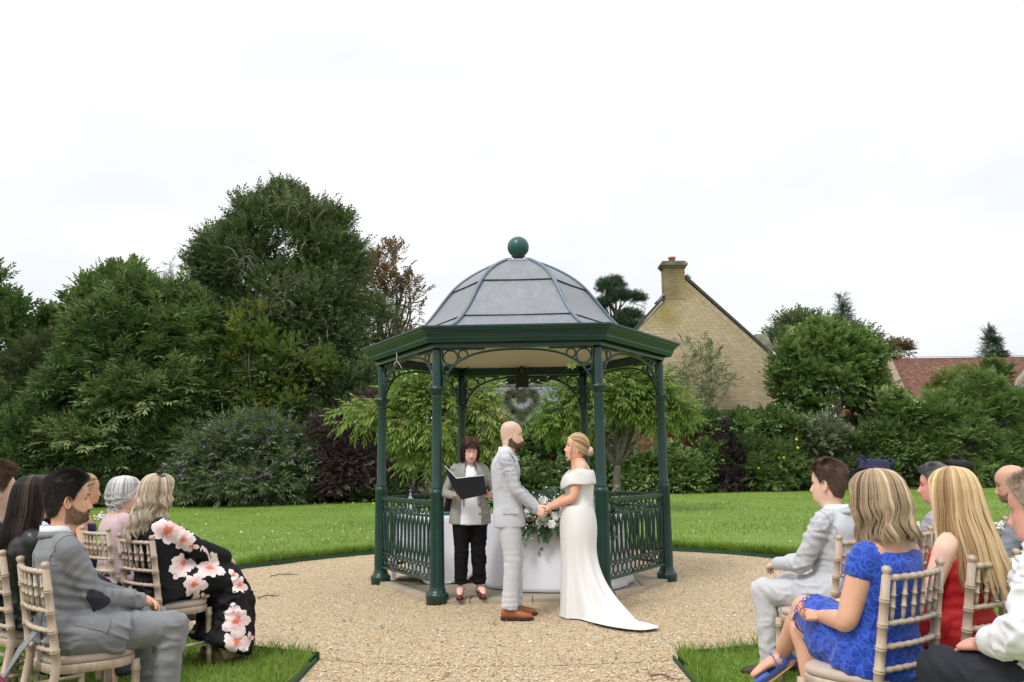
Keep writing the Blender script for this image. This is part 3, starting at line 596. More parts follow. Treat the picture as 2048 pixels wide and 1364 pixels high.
plant('chestnut_tree', 'brown leaved thin tree turning rust coloured behind the gazebo roof', 'tree', B(760, 1000, 41), [(775, 560, 41, 62, 72, 0), (815, 610, 41, 45, 50, 0), (745, 600, 41, 50, 90, 0), (800, 680, 41, 42, 40, 0)], 470, T_small, M_rust, 18, 'trees beyond the lawn', (1.3, 2.1), .2, split=.45, tips=26, jit=.22, sub=20, subr=.22, bark=M_twig)
plant('willow_tree', 'grey green willow between the oak and the rust coloured tree', 'tree', B(690, 1000, 38), [(690, 590, 38, 72, 100, 0), (735, 660, 38, 62, 80, 0), (690, 740, 38, 80, 85, 0), (760, 730, 38, 50, 60, 0)], 3300, T_oak, M_oak, 19, 'trees beyond the lawn', (1.1, 1.7), .2, rr=(.25, 1), up=.1)
oak = [(560, 470, 34, 120, 80, 0), (575, 418, 34, 62, 36, 0), (480, 530, 34, 95, 85, 0), (640, 500, 34, 85, 85, 0), (655, 570, 34, 85, 85, 0), (425, 535, 34, 50, 45, 0), (560, 640, 34, 150, 115, 0), (440, 560, 34, 55, 80, 0), (660, 680, 34, 85, 100, 0), (560, 760, 34, 170, 90, 0)]
plant('holm_oak', 'tallest tree, a dense dark holm oak with a ragged domed crown', 'tree', B(560, 1000, 34), oak, 12000, T_oak, M_oak, 21, 'trees beyond the lawn', (1.2, 2.0), .4, subr=.22, sub=34, rr=(0, 1), stray=.04)
oak_o = bpy.data.objects['holm_oak']; r = np.random.default_rng(77); m = MB(); q_ = [q for q in oak_o.children if q.name.startswith('crown')][0]; V = np.empty(len(q_.data.vertices)*3); q_.data.vertices.foreach_get('co', V); V = V.reshape(-1, 3)[::4]; V = V[(V[:, 1] < -1.2)]
for i in range(46):                     # pale bare twigs arching out of the oak
    p = V[r.integers(len(V))]
    for k in range(6): d = unit(np.array([r.normal(0, .7), -.5, r.normal(.1, .4)])); l_ = r.uniform(.5, 1.1); m.tube([p, p+d*l_*.5+[0, 0, .12], p+d*l_-[0, 0, .15]], [.014, .010, .004], 4, sub=3)
m.build('bare_twigs', mk('pale_twig', (.24, .21, .16), .8, .2), oak_o, kind='stuff')
r = np.random.default_rng(77)
chn = [(300, 640, 32, 100, 85, 0), (215, 700, 32, 90, 90, 0), (365, 690, 32, 95, 100, 0), (160, 790, 32, 95, 85, 0), (290, 790, 32, 140, 105, 0), (390, 800, 32, 85, 105, 0), (105, 850, 32, 80, 70, 0), (230, 890, 32, 150, 85, 0), (370, 900, 32, 85, 70, 0)]
plant('sweet_chestnut', 'huge sweet chestnut shrub with long glossy leaves left of the oak', 'tree', B(270, 1010, 32.3), chn, 5200, T_long, M_laurel, 22, 'trees beyond the lawn', (1.25, 1.9), .25, subr=.24, sub=24, rr=(.05, 1), up=.3, jit=.2, core=.05, rk=.7)
plant('beech_tree', 'yellow tinged beech growing in front of the dark oak', 'tree', B(520, 1000, 31.5), [(505, 660, 31.8, 55, 60, 0), (470, 700, 31.8, 40, 50, 0), (545, 720, 31.8, 70, 55, 0), (640, 735, 31.8, 45, 45, 0), (580, 800, 31.8, 75, 50, 0), (500, 790, 31.8, 55, 60, 0)], 1500, T_small, M_beech, 23, 'trees beyond the lawn', (.8, 1.3), .1, core=.05, jit=.2, sub=18, subr=.24)
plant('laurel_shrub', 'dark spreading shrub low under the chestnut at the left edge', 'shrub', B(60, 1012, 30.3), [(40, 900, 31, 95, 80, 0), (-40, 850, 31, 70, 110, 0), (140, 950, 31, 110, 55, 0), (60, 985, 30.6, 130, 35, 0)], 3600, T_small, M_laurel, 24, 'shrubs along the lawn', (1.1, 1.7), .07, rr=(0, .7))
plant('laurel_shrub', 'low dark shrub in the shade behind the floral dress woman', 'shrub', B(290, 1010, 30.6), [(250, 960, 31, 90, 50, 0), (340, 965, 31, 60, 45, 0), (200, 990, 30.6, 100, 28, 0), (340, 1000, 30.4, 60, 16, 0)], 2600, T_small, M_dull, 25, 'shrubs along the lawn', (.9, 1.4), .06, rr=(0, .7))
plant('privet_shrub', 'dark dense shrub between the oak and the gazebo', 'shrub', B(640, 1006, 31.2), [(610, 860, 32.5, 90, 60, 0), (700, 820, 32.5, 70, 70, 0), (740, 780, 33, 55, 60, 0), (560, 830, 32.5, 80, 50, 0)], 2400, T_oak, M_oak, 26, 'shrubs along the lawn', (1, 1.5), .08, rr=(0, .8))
o, q = plant('buddleia_shrub', 'arching buddleia dotted with purple flower spikes', 'shrub', B(520, 1008, 30), [(500, 890, 30, 95, 52, 0), (440, 930, 30, 85, 60, 0), (570, 930, 30, 95, 58, 0), (500, 970, 29.8, 140, 42, 0), (620, 965, 29.8, 45, 42, 0), (400, 975, 29.8, 50, 35, 0)], 4600, T_budd, M_budd, 27, 'shrubs along the lawn', (1.0, 1.6), .07, up=.15, jit=.22, stray=.09)
M_purple = leafmat('purple_flower', [(0, (.26, .13, .42)), (.5, (.40, .22, .58)), (1, (.55, .36, .70))], .6, .3)
def flowers(parent, q, n, mat, seed, size=(.03, .11), up=.4, upper=0., name='flower_spike'):
    r = np.random.default_rng(seed); V = np.empty(len(q.data.vertices)*3); q.data.vertices.foreach_get('co', V); V = V.reshape(-1, 3)[::4]
    V = V[V[:, 1] < np.percentile(V[:, 1], 45)]; V = V[V[:, 2] > np.percentile(V[:, 2], upper)]; P = V[r.choice(len(V), n)]
    for p in P:
        m = MB(); d = unit(np.array([r.normal(0, .6), -.5, r.normal(up, .5)])); l_ = size[1]*r.uniform(.8, 1.4)
        m.tube([p-d*.02, p+d*l_*.4, p+d*l_], [size[0]*.9, size[0], size[0]*.3], 6, rnd=r.random()); o = m.build(name, mat, parent)
flowers(o, q, 190, M_purple, 5, (.036, .16), .1, 25)
plant('smoke_bush', 'dark purple smoke bush standing left of the gazebo', 'shrub', B(705, 1004, 29.5), [(690, 880, 29.5, 60, 62, 0), (730, 920, 29.5, 60, 70, 0), (680, 950, 29.3, 55, 60, 0), (745, 840, 29.5, 45, 60, 0), (640, 880, 29.7, 30, 50, 0)], 3000, T_small, M_smoke, 28, 'shrubs along the lawn', (.7, 1.15), .06)
plant('laurel_shrub', 'low dark shrub filling the gap right of the smoke bush beside the gazebo', 'shrub', B(745, 1003, 30.2), [(730, 960, 30.4, 60, 45, 0), (800, 955, 30.6, 60, 48, 0), (760, 990, 30, 70, 20, 0), (870, 950, 31, 70, 50, 0), (950, 960, 31, 60, 45, 0)], 2000, T_small, M_dull, 29, 'shrubs along the lawn', (.9, 1.4), .05, rr=(0, .75))
# --- behind and right of the gazebo
plant('pine_tree', 'scots pine with layered dark needle pads beside the gazebo roof', 'tree', B(1232, 990, 52), [(1215, 580, 52, 26, 15, 0), (1240, 600, 52, 34, 14, 0), (1270, 602, 52, 17, 10, 0), (1205, 612, 52, 25, 12, 0), (1262, 640, 52, 30, 14, 0), (1250, 665, 52, 42, 22, 0), (1195, 640, 52, 20, 18, 0), (1230, 572, 52, 18, 10, 0)], 1500, T_needle, M_pine, 31, 'trees beyond the lawn', (1.2, 1.9), .35, split=.72, tips=16, up=.6, subr=.3, jit=.18)
plant('backdrop_tree', 'dark tree tops behind the slate roofed cottage', 'tree', B(1070, 990, 48), [(1000, 770, 48, 60, 40, 0), (1080, 760, 48, 70, 40, 0), (1160, 770, 48, 60, 40, 0), (900, 780, 48, 60, 50, 0)], 1300, T_small, M_oak, 32, 'trees beyond the lawn', (2, 3), .2)
plant('ivy_shrub', 'dense green climber bank behind the groom and bride', 'shrub', B(1080, 1000, 30.5), [(1060, 900, 31.5, 60, 55, 0), (1130, 890, 31.5, 70, 62, 0), (1200, 900, 31.5, 60, 55, 0), (1080, 960, 30.8, 110, 48, 0), (1190, 960, 30.8, 70, 45, 0), (990, 940, 31, 60, 60, 0)], 3300, T_ivy, M_ivy, 33, 'shrubs along the lawn', (1, 1.5), .05, rr=(0, .8))
plant('clematis_bank', 'low green bank of old man clematis right of the gazebo column', 'shrub', B(1380, 988, 30), [(1300, 945, 30.4, 55, 40, 0), (1370, 948, 30.2, 60, 42, 0), (1425, 930, 30.6, 40, 46, 0), (1280, 970, 30, 60, 28, 0), (1370, 970, 30, 70, 26, 0), (1345, 915, 30.8, 30, 24, 0), (1240, 945, 30.8, 40, 30, 0)], 3000, T_ivy, M_ivy, 34, 'shrubs along the lawn', (.85, 1.35), .05, rr=(.2, 1))
plant('ivy', 'ivy and climber spilling over the top of the garden wall', 'climber', B(1450, 985, 33.4), [(1400, 859, 33.2, 55, 32, 3), (1460, 864, 33.2, 60, 38, 3), (1520, 864, 33.2, 60, 40, 3), (1455, 904, 33, 40, 40, 2), (1350, 846, 33.4, 35, 14, 2), (1530, 914, 33, 60, 50, 2), (1580, 874, 33.2, 50, 40, 2)], 3200, T_ivy, M_ivy, 35, 'climbers on the garden wall', (.9, 1.35), .05, rr=(.05, .85))
o, q = plant('wall_buddleia', 'leggy buddleia climbing up the buff brick gable wall', 'shrub', B(1400, 985, 34.6), [(1388, 760, 35, 26, 52, 1.), (1425, 750, 35, 26, 60, 1.), (1350, 800, 35, 22, 28, 1.), (1400, 800, 35, 30, 30, 1.), (1372, 700, 35, 12, 18, .6), (1412, 700, 35, 10, 25, .6), (1455, 765, 35, 18, 12, .6), (1348, 760, 35, 14, 24, .6)], 340, T_budd, M_budd, 36, 'climbers on the garden wall', (.9, 1.3), .05, tips=20, jit=.3, split=.25, core=.3, bark=M_twig)
plant('smoke_bush', 'dark purple smoke bush between the clematis bank and the yellow flowers', 'shrub', B(1465, 985, 30.2), [(1460, 920, 30.3, 28, 45, 0), (1490, 950, 30.2, 36, 34, 0), (1450, 875, 30.6, 20, 30, 0), (1450, 965, 30, 32, 28, 0)], 700, T_small, M_smoke, 37, 'shrubs along the lawn', (.7, 1.1), .04, rr=(0, .45))
o, q = plant('ragwort_plant', 'leafy green plant topped with yellow flower heads', 'plant', B(1530, 985, 30), [(1520, 945, 30, 34, 32, 0), (1545, 965, 30, 36, 28, 0), (1500, 900, 30.6, 40, 30, 0), (1570, 930, 30.2, 40, 50, 0)], 900, T_budd, M_ivy, 38, 'shrubs along the lawn', (.7, 1.1), .03, rr=(.1, .9))
flowers(o, q, 9, M_yellow, 8, (.055, .05), .8, 55, 'flower_head')
mt = at(1650, 740, 33)
plant('grey_tree', 'grey green tree top behind the maple', 'tree', B(1640, 985, 46), [(1610, 672, 46, 60, 40, 0), (1570, 705, 46, 46, 46, 0), (1690, 705, 46, 65, 50, 0), (1750, 730, 46, 36, 40, 0)], 1500, T_oak, M_oak, 39, 'trees beyond the lawn', (1.6, 2.4), .2, rr=(.35, 1))
plant('fir_tree', 'dark conifer spire rising above the maple', 'tree', B(1690, 985, 50), [(1684, 606, 50, 6, 18, 0), (1686, 630, 50, 14, 18, 0), (1688, 655, 50, 24, 20, 0), (1690, 700, 50, 36, 40, 0)], 1300, T_fir, M_pine, 40, 'firs beyond the lawn', (.6, 1.0), .2, up=-.2, tips=4)
plant('maple_tree', 'broad green maple with lobed leaves right of the gable wall', 'tree', B(1660, 985, 33.2), [(1655, 722, 33.4, 95, 68, 0), (1590, 745, 33.4, 60, 66, 0), (1715, 735, 33.4, 55, 74, 0), (1640, 790, 33.4, 105, 75, 0), (1730, 800, 33.4, 50, 60, 0), (1590, 800, 33.4, 50, 60, 0), (1640, 682, 33.4, 56, 34, 0)], 4300, T_maple, M_maple, 41, 'trees beyond the lawn', (.8, 1.25), .15, subr=.21, sub=32, stray=.08, rr=(.05, 1), jit=.2, up=.6)
plant('variegated_shrub', 'pale variegated euonymus shrub below the maple', 'shrub', B(1610, 985, 31.4), [(1590, 865, 31.6, 48, 32, 0), (1650, 870, 31.6, 52, 34, 0), (1560, 880, 31.6, 30, 25, 0), (1610, 900, 31.6, 60, 28, 0)], 1700, T_var, M_var, 42, 'shrubs along the lawn', (1, 1.5), .05, up=.5)
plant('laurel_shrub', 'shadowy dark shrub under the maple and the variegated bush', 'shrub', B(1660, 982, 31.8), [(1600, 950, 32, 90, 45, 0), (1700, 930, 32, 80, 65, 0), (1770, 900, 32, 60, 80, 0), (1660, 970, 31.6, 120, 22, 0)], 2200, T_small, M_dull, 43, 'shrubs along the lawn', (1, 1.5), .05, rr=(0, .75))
plant('hydrangea_shrub', 'mid green leafy shrub between the maple and the laurel', 'shrub', B(1770, 980, 31.4), [(1770, 880, 31.6, 40, 36, 0), (1800, 910, 31.6, 42, 40, 0), (1760, 940, 31.4, 50, 36, 0), (1790, 830, 32, 50, 50, 0)], 1200, T_ivy, M_maple, 44, 'shrubs along the lawn', (.9, 1.4), .05, rr=(.1, .9))
plant('yellow_shrub', 'yellow green shrub in front of the red tiled barn roof', 'shrub', B(1900, 980, 34), [(1905, 778, 34, 44, 42, 0), (1880, 806, 34, 36, 38, 0), (1940, 790, 34, 38, 44, 0), (1910, 820, 34, 80, 50, 0)], 1700, T_small, M_yg, 45, 'shrubs along the lawn', (.8, 1.3), .08, stray=.04)
plant('dark_shrub', 'small darker shrub standing against the barn roof right of the yellow one', 'shrub', B(1985, 980, 34.5), [(1985, 750, 34.5, 32, 26, 0), (1990, 800, 34.5, 40, 40, 0)], 600, T_small, M_lime, 46, 'shrubs along the lawn', (.9, 1.3), .08)
plant('laurel_hedge', 'big glossy laurel mass filling the right end of the garden', 'shrub', B(1940, 978, 32.4), [(1960, 810, 32.6, 80, 62, 0), (1870, 840, 32.6, 80, 60, 0), (2020, 850, 32.6, 55, 80, 0), (1920, 900, 32.4, 110, 65, 0), (2030, 920, 32.4, 60, 60, 0), (1830, 930, 32.2, 60, 50, 0), (1950, 955, 32, 120, 30, 0)], 4300, T_long, M_maple, 47, 'shrubs along the lawn', (.7, 1.1), .1, rr=(.0, .95), subr=.2, sub=32)
plant('fir_tree', 'small dark spruce rising behind the barn ridge', 'tree', B(1982, 985, 56), [(1978, 670, 56, 9, 12, 0), (1982, 690, 56, 18, 14, 0), (1982, 715, 56, 28, 18, 0)], 1200, T_fir, M_pine, 48, 'firs beyond the lawn', (.6, 1.0), .2, up=-.1, tips=3)
plant('copper_tree', 'brownish tree top showing over the left end of the barn ridge', 'tree', B(1790, 985, 52), [(1790, 705, 52, 30, 16, 0), (1770, 715, 52, 22, 20, 0)], 300, T_small, M_rust, 49, 'trees beyond the lawn', (1.4, 2.1), .2, rr=(.3, 1))
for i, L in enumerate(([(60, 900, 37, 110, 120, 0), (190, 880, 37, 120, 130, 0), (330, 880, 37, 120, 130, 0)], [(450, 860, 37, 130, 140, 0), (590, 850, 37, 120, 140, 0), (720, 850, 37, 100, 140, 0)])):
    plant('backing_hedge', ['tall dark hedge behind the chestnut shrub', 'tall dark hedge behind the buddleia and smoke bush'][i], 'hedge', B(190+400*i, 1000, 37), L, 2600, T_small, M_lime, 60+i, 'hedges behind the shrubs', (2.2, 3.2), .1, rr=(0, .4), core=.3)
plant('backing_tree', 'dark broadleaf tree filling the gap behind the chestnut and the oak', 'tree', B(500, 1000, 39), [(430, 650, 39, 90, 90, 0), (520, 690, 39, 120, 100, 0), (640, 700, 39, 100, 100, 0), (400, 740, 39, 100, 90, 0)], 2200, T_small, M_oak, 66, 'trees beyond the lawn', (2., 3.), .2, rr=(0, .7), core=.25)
# --- two cherries just behind the gazebo
plant('cherry_tree', 'light green drooping cherry tree behind the left side of the gazebo', 'tree', B(875, 990, 20), [(880, 800, 20, 95, 62, 0), (800, 830, 20, 75, 45, 0), (960, 820, 20, 75, 50, 0), (735, 835, 20, 60, 26, 0), (860, 870, 20, 110, 45, 0), (960, 880, 20, 60, 45, 0), (850, 770, 20, 55, 28, 0), (880, 910, 20, 80, 28, 0)], 1900, T_cherry, M_cherry, 51, 'cherry trees behind the gazebo', (.8, 1.2), .09, M_bark2, split=.42, tips=20, up=-.15, sub=18, subr=.25, core=.1, jit=.16, upb=.15)
plant('cherry_tree', 'light green drooping cherry tree behind the right side of the gazebo', 'tree', B(1234, 985, 21), [(1230, 790, 21, 95, 56, 0), (1150, 800, 21, 62, 45, 0), (1310, 800, 21, 60, 48, 0), (1230, 826, 21, 115, 36, 0), (1340, 832, 21, 50, 24, 0), (1120, 835, 21, 50, 36, 0), (1250, 758, 21, 55, 20, 0)], 1900, T_cherry, M_cherry, 52, 'cherry trees behind the gazebo', (.8, 1.2), .1, M_bark2, split=.42, tips=20, up=-.15, sub=18, subr=.25, core=.1, jit=.16, upb=.15)
# spiky cordyline left of the officiant
cz = at(872, 945, 16.5); co = thing('cordyline', 'spiky cordyline with long strap leaves beside the left cherry trunk', 'plant', (cz[0]+.1, 16.5, gz(cz[0], 16.5))); m = MB(); m.tube([(0, 0, -.1), (0, 0, .6), (.02, 0, cz[2]-.15)], [.06, .05, .045], 8); m.build('stem', M_bark, co)
r = np.random.default_rng(9)
for i in range(34):
    a = r.uniform(0, 2*PI); e = r.uniform(-.35, 1.1); l_ = r.uniform(.45, .7); d = np.array([math.cos(a)*math.cos(e), math.sin(a)*math.cos(e), math.sin(e)]); p = np.array([.02, 0, cz[2]-.15]); m = MB()
    m.tube([p, p+d*l_*.5+[0, 0, .03], p+d*l_-[0, 0, .12*l_+.1*abs(math.cos(e))]], [(.012, .003), (.018, .003), (.002, .001)], 4, ref=(0, 0, 1), sub=3, rnd=r.random()); m.build('leaf', M_yg if i % 4 == 0 else M_maple, co)
# ------------------------------------------------------------------ gazebo
t = NT('gazebo_green'); v = t.coord(); n = t.noise(v, 5, 5); ch_n = t.noise(t.coord((1, 1, .35)), 19, 6, .7)
t.set(Base_Color=t.mix(t.ramp(ch_n, [(.62, (0, 0, 0)), (.70, (.35, .35, .35))]), t.ramp(n, [(.3, srgb(6, 42, 37)), (.7, srgb(14, 58, 49))]), srgb(70, 96, 84)), Roughness=.34, Specular_IOR_Level=.5, Coat_Weight=.15, Coat_Roughness=.2); t.bump(t.noise(v, 160, 3), .08, .002); M_green = t.m
t = NT('gutter_green'); v = t.coord(); n = t.noise(v, 3, 6)
t.set(Base_Color=t.ramp(n, [(.3, srgb(6, 50, 44)), (.75, srgb(12, 66, 56))]), Roughness=.38, Specular_IOR_Level=.5); M_gutter = t.m
t = NT('finial_green'); g = t.coord(); n = t.noise(g, 9, 5); s = t.n('SeparateXYZ'); t.l(g, s.inputs[0]); d = t.math('SUBTRACT', t.math('MULTIPLY', s.outputs[0], 5.5), t.math('MULTIPLY', s.outputs[2], 4.))
f = t.math('MINIMUM', t.math('MAXIMUM', t.math('MULTIPLY', t.math('ADD', d, t.math('SUBTRACT', t.math('MULTIPLY', n, 3.), 2.0)), 1.4), 0.), .9)
t.set(Base_Color=t.mix(f, srgb(38, 82, 78), srgb(58, 58, 30)), Roughness=.35); M_final = t.m
t = NT('zinc_sheet'); v = t.coord((3.2, 3.2, .32)); v2 = t.coord(); n = t.noise(v, 4.5, 6, .6); n2 = t.noise(v2, 1.8, 4); st = t.noise(t.coord((9, 9, .5)), 3, 3)
c = t.ramp(n, [(.25, srgb(120, 123, 129)), (.5, srgb(132, 135, 141)), (.75, srgb(145, 148, 154))]); c = t.mix(t.math('MULTIPLY', n2, .5), c, srgb(136, 139, 145))
c = t.mix(t.ramp(st, [(.66, (0, 0, 0)), (.76, (.45, .45, .45))]), c, srgb(190, 194, 200))
t.set(Base_Color=c, Metallic=.25, Roughness=t.ramp(n, [(.3, (.38,)*3), (.8, (.55,)*3)])); t.bump(n2, .06, .02); M_zinc = t.m
M_zrib = mk('zinc_roll', srgb(112, 124, 140), .4, .15, 6, metal=.25); M_seam = mk('seam_dark', (.03, .033, .036), .7)
M_ceil = mk('ceiling_cream', srgb(196, 180, 156), .7, .06, 2); M_slab = mk('sandstone_slab', srgb(168, 156, 136), .85, .2, 2.2, .4, 20, .01); M_slabedge = M_slab
M_screw = mk('steel_bolt', (.45, .45, .45), .35, .05, metal=.8); M_blk = mk('black_plastic', (.012, .011, .011), .55)
gaz = thing('gazebo', 'dark green cast iron gazebo with a grey zinc domed roof and ball finial', 'gazebo', (GC[0], GC[1], 0), GYAW)
ANG = [math.radians(a) for a in (240, 300, 0, 60, 120, 180)]
hexp = lambda r, z: np.array([(r*math.cos(a), r*math.sin(a), z) for a in ANG])
# columns
col = MB(); cp_ = [(.112, -.02), (.112, .045), (.116, .055), (.116, .085), (.108, .105), (.088, .112), (.086, .135), (.078, .15), (.075, .17), (.071, .70), (.068, 1.05), (.070, 1.06), (.072, 1.085), (.070, 1.107), (.058, 1.118), (.062, 1.13), (.060, 1.145), (.054, 1.16), (.052, 1.7), (.050, 2.02), (.055, 2.05), (.056, 2.06), (.053, 2.07), (.06, 2.09), (.068, 2.105), (.098, 2.13), (.100, 2.134), (.100, 2.152), (.094, 2.155), (.05, 2.157), (.049, 2.17), (.046, 2.52), (.046, 2.56)]
col.lathe(cp_, 28); me = col.mesh('column', M_green)
for i, a in enumerate(ANG):
    o = link('column', me, gaz); o.location = (GR*math.cos(a), GR*math.sin(a), 0)
# brackets: upright, sweeping arch bar, three rings
def bracket_mesh():
    m = MB(); bar = [(.060, 2.165), (.066, 2.20), (.088, 2.255), (.13, 2.325), (.19, 2.39), (.26, 2.44), (.36, 2.485), (.50, 2.52), (.66, 2.537), (.828, 2.542)]
    m.tube([(x, 0, z) for x, z in bar], [(.012, .013)]*len(bar), 8, ref=(0, 1, 0), sub=4, e=4)
    m.box((.05, -.012, 2.165), (.064, .012, 2.553)); m.box((.064, -.011, 2.541), (.50, .011, 2.556))
    for x, z, r in ((.142, 2.462, .075), (.272, 2.492, .047), (.100, 2.346, .034)): m.torus((x, 0, z), (1, 0, 0), (0, 0, 1), r, .0095, 30, 6)
    return m.mesh('bracket', M_green)
bme = bracket_mesh()
for i in range(6):
    p, q = hexp(GR, 0)[i], hexp(GR, 0)[(i+1) % 6]; d = q-p; a = math.atan2(d[1], d[0])
    for P_, rz in ((p, a), (q, a+PI)): o = link('bracket', bme, gaz); o.location = P_; o.rotation_euler = (0, 0, rz)
# ring beam, soffit, moulded gutter
def hexring(prof, name, mat, smooth=False):
    m = MB(); m.loft([hexp(r/math.cos(0), z) for r, z in prof], cap=False, loop=True); return m.build(name, mat, gaz, smooth)
hexring([(GR-.06, 2.562), (GR+.065, 2.562), (GR+.065, 2.655), (GR-.06, 2.655)], 'ring_beam', M_green)
hexring([(GR-.055, 2.658), (GR+.15, 2.658), (GR+.15, 2.672), (GR-.055, 2.672)], 'soffit', M_green)
gp = [(GR+.115, 2.615), (GR+.145, 2.605), (GR+.150, 2.612), (GR+.162, 2.632), (GR+.166, 2.640), (GR+.172, 2.645), (GR+.174, 2.660), (GR+.190, 2.690), (GR+.215, 2.712), (GR+.232, 2.722), (GR+.236, 2.727), (GR+.236, 2.733), (GR+.255, 2.742), (GR+.262, 2.752), (GR+.262, 2.768), (GR+.252, 2.770), (GR+.20, 2.745), (GR+.115, 2.68)]
hexring(gp, 'gutter', M_gutter)
# roof sheets
RP = [(1.76, 2.742), (1.60, 2.768), (1.50, 2.790), (1.42, 2.82), (1.335, 2.862), (1.26, 2.912), (1.185, 2.972), (1.09, 3.07), (.999, 3.182), (.905, 3.308), (.805, 3.432), (.70, 3.532), (.583, 3.615), (.44, 3.695), (.274, 3.768), (.17, 3.795)]
def cross(i, rp):
    a, b = ANG[i], ANG[(i+1) % 6]; A = np.array([(r*math.cos(a), r*math.sin(a), z) for r, z in rp]); B_ = np.array([(r*math.cos(b), r*math.sin(b), z) for r, z in rp]); return A, B_
for i in range(6):
    for k, (s0, s1) in enumerate(((0, 7), (6, 11), (10, 15))):
        rp = crom(np.array(RP[s0:s1+(0 if k < 2 else 1)]), 3) if True else 0; A, B_ = cross(i, rp); m = MB(); rows = []
        nrm = unit(np.array([math.cos((ANG[i]+ANG[i]+PI/3)/2), math.sin((ANG[i]+ANG[i]+PI/3)/2), .6]))
        lift = np.linspace(.010 if k < 2 else .004, .0, len(A)) if True else 0
        for j in range(len(A)): rows.append(np.array([A[j]+(B_[j]-A[j])*s+nrm*(lift[len(A)-1-j] if False else (.012*(1-j/(len(A)-1)) if k else .002)) for s in np.linspace(0, 1, 9)]))
        m.loft(rows, cap=False, closed=False); m.build('roof_sheet', M_zinc, gaz)
    m = MB(); rp = crom(np.array(RP), 3); A, _ = cross(i, rp); a = ANG[i]; m.tube([p+np.array([math.cos(a), math.sin(a), .4])*.016 for p in A], [(.024, .018)]*len(A), 8, ref=(0, 0, 1)); m.build('roof_rib', M_zrib, gaz)
    for s in (6, 10):                   # drip edges where the sheets lap
        A, B_ = cross(i, RP[s:s+1]); nrm = np.array([math.cos(ANG[i]+PI/6), math.sin(ANG[i]+PI/6), .5])*.012; m = MB(); m.tube([A[0]+nrm, (A[0]+B_[0])/2+nrm*1.1-[0, 0, .006], B_[0]+nrm], [.0045]*3, 6); m.build('lap_edge', M_seam, gaz)
m = MB(); m.loft([hexp(.30, 3.764), hexp(.292, 3.785), hexp(.14, 3.808), hexp(.10, 3.812)]); m.build('roof_cap', M_zinc, gaz, False)
m = MB(); m.lathe([(.085, 3.805), (.07, 3.815), (.055, 3.83), (.05, 3.845), (.07, 3.862), (.085, 3.872), (.08, 3.885)], 24); m.build('finial_neck', M_green, gaz)
m = MB(); m.ell((0, 0, 0), (.132, .132, .13), 36, 24); o = m.build('finial_ball', M_final, gaz); o.location = (0, 0, 3.99)
# inside of the roof, rafters and box housing
m = MB(); m.loft([hexp(GR-.07, 2.662), hexp(1.25, 2.83), hexp(.9, 3.12), hexp(.4, 3.45), hexp(.05, 3.55)], cap=True); o = m.build('ceiling', M_ceil, gaz, False); o.data.flip_normals()
for a in ANG:
    m = MB(); d = np.array([math.cos(a), math.sin(a), 0]); m.tube([d*(GR-.08)+[0, 0, 2.63], d*1.22+[0, 0, 2.80], d*.87+[0, 0, 3.07], d*.1+[0, 0, 3.5]], [(.022, .035)]*4, 6, ref=(0, 0, 1), sub=3, e=4); m.build('rafter', M_green, gaz)
bk = (hexp(GR-.11, 0)[3]+hexp(GR-.11, 0)[4])/2
m = MB(); m.tube([bk+[0, 0, 2.58], bk*.7+[0, 0, 2.9], bk*.4+[0, 0, 3.2]], [.028]*3, 6, e=4); m.build('rafter', M_green, gaz)
# railings on four of the six sides
LEN = GR-.125
def rail_bar(m, z, h, w, L0=0, L1=LEN): m.box((L0, -w, z-h), (L1, w, z+h))
NB = 14; sp = LEN/NB; NRg = 7; sr = LEN/NRg
bal = MB()
for sgn in (-1, 1):
    z0, z1 = .385, .828; k = np.linspace(0, 1, 19); xx = sgn*(.007+(sp/2-.012)*np.abs(2*k-1)**2.1); bal.tube([(x, 0, z0+(z1-z0)*q) for x, q in zip(xx, k)], [(.0085, .011)]*19, 6, ref=(0, 1, 0))
for z in (.592, .622): bal.lathe([(.015, z-.006), (.019, z), (.015, z+.006)], 8)
bal.torus((sp/2, 0, .818), (1, 0, 0), (0, 0, 1), .016, .007, 12, 5); bal.torus((sp/2, 0, .394), (1, 0, 0), (0, 0, 1), .016, .007, 12, 5)
bme = bal.mesh('baluster', M_green)
def ringmesh(z0, z1):
    m = MB(); zc = (z0+z1)/2; R_ = (z1-z0)/2-.008; m.torus((0, 0, zc), (1, 0, 0), (0, 0, 1), R_, .009, 22, 6)
    for sg in (-1, 1):
        k = np.linspace(-1, 1, 11); m.tube([(sg*(sr/2-.012-.045*q*q*-1-.05*(1-q*q)*0)-sg*.055*(1-abs(q)**2)*0+sg*(.05*(q*q)-.05), 0, zc+q*(R_+.006)) for q in k], [(.008, .009)]*11, 6, ref=(0, 1, 0))
    return m.mesh('railing_ring', M_green)
r1, r2 = ringmesh(.86, .978), ringmesh(.228, .352)
H6 = hexp(GR, 0)
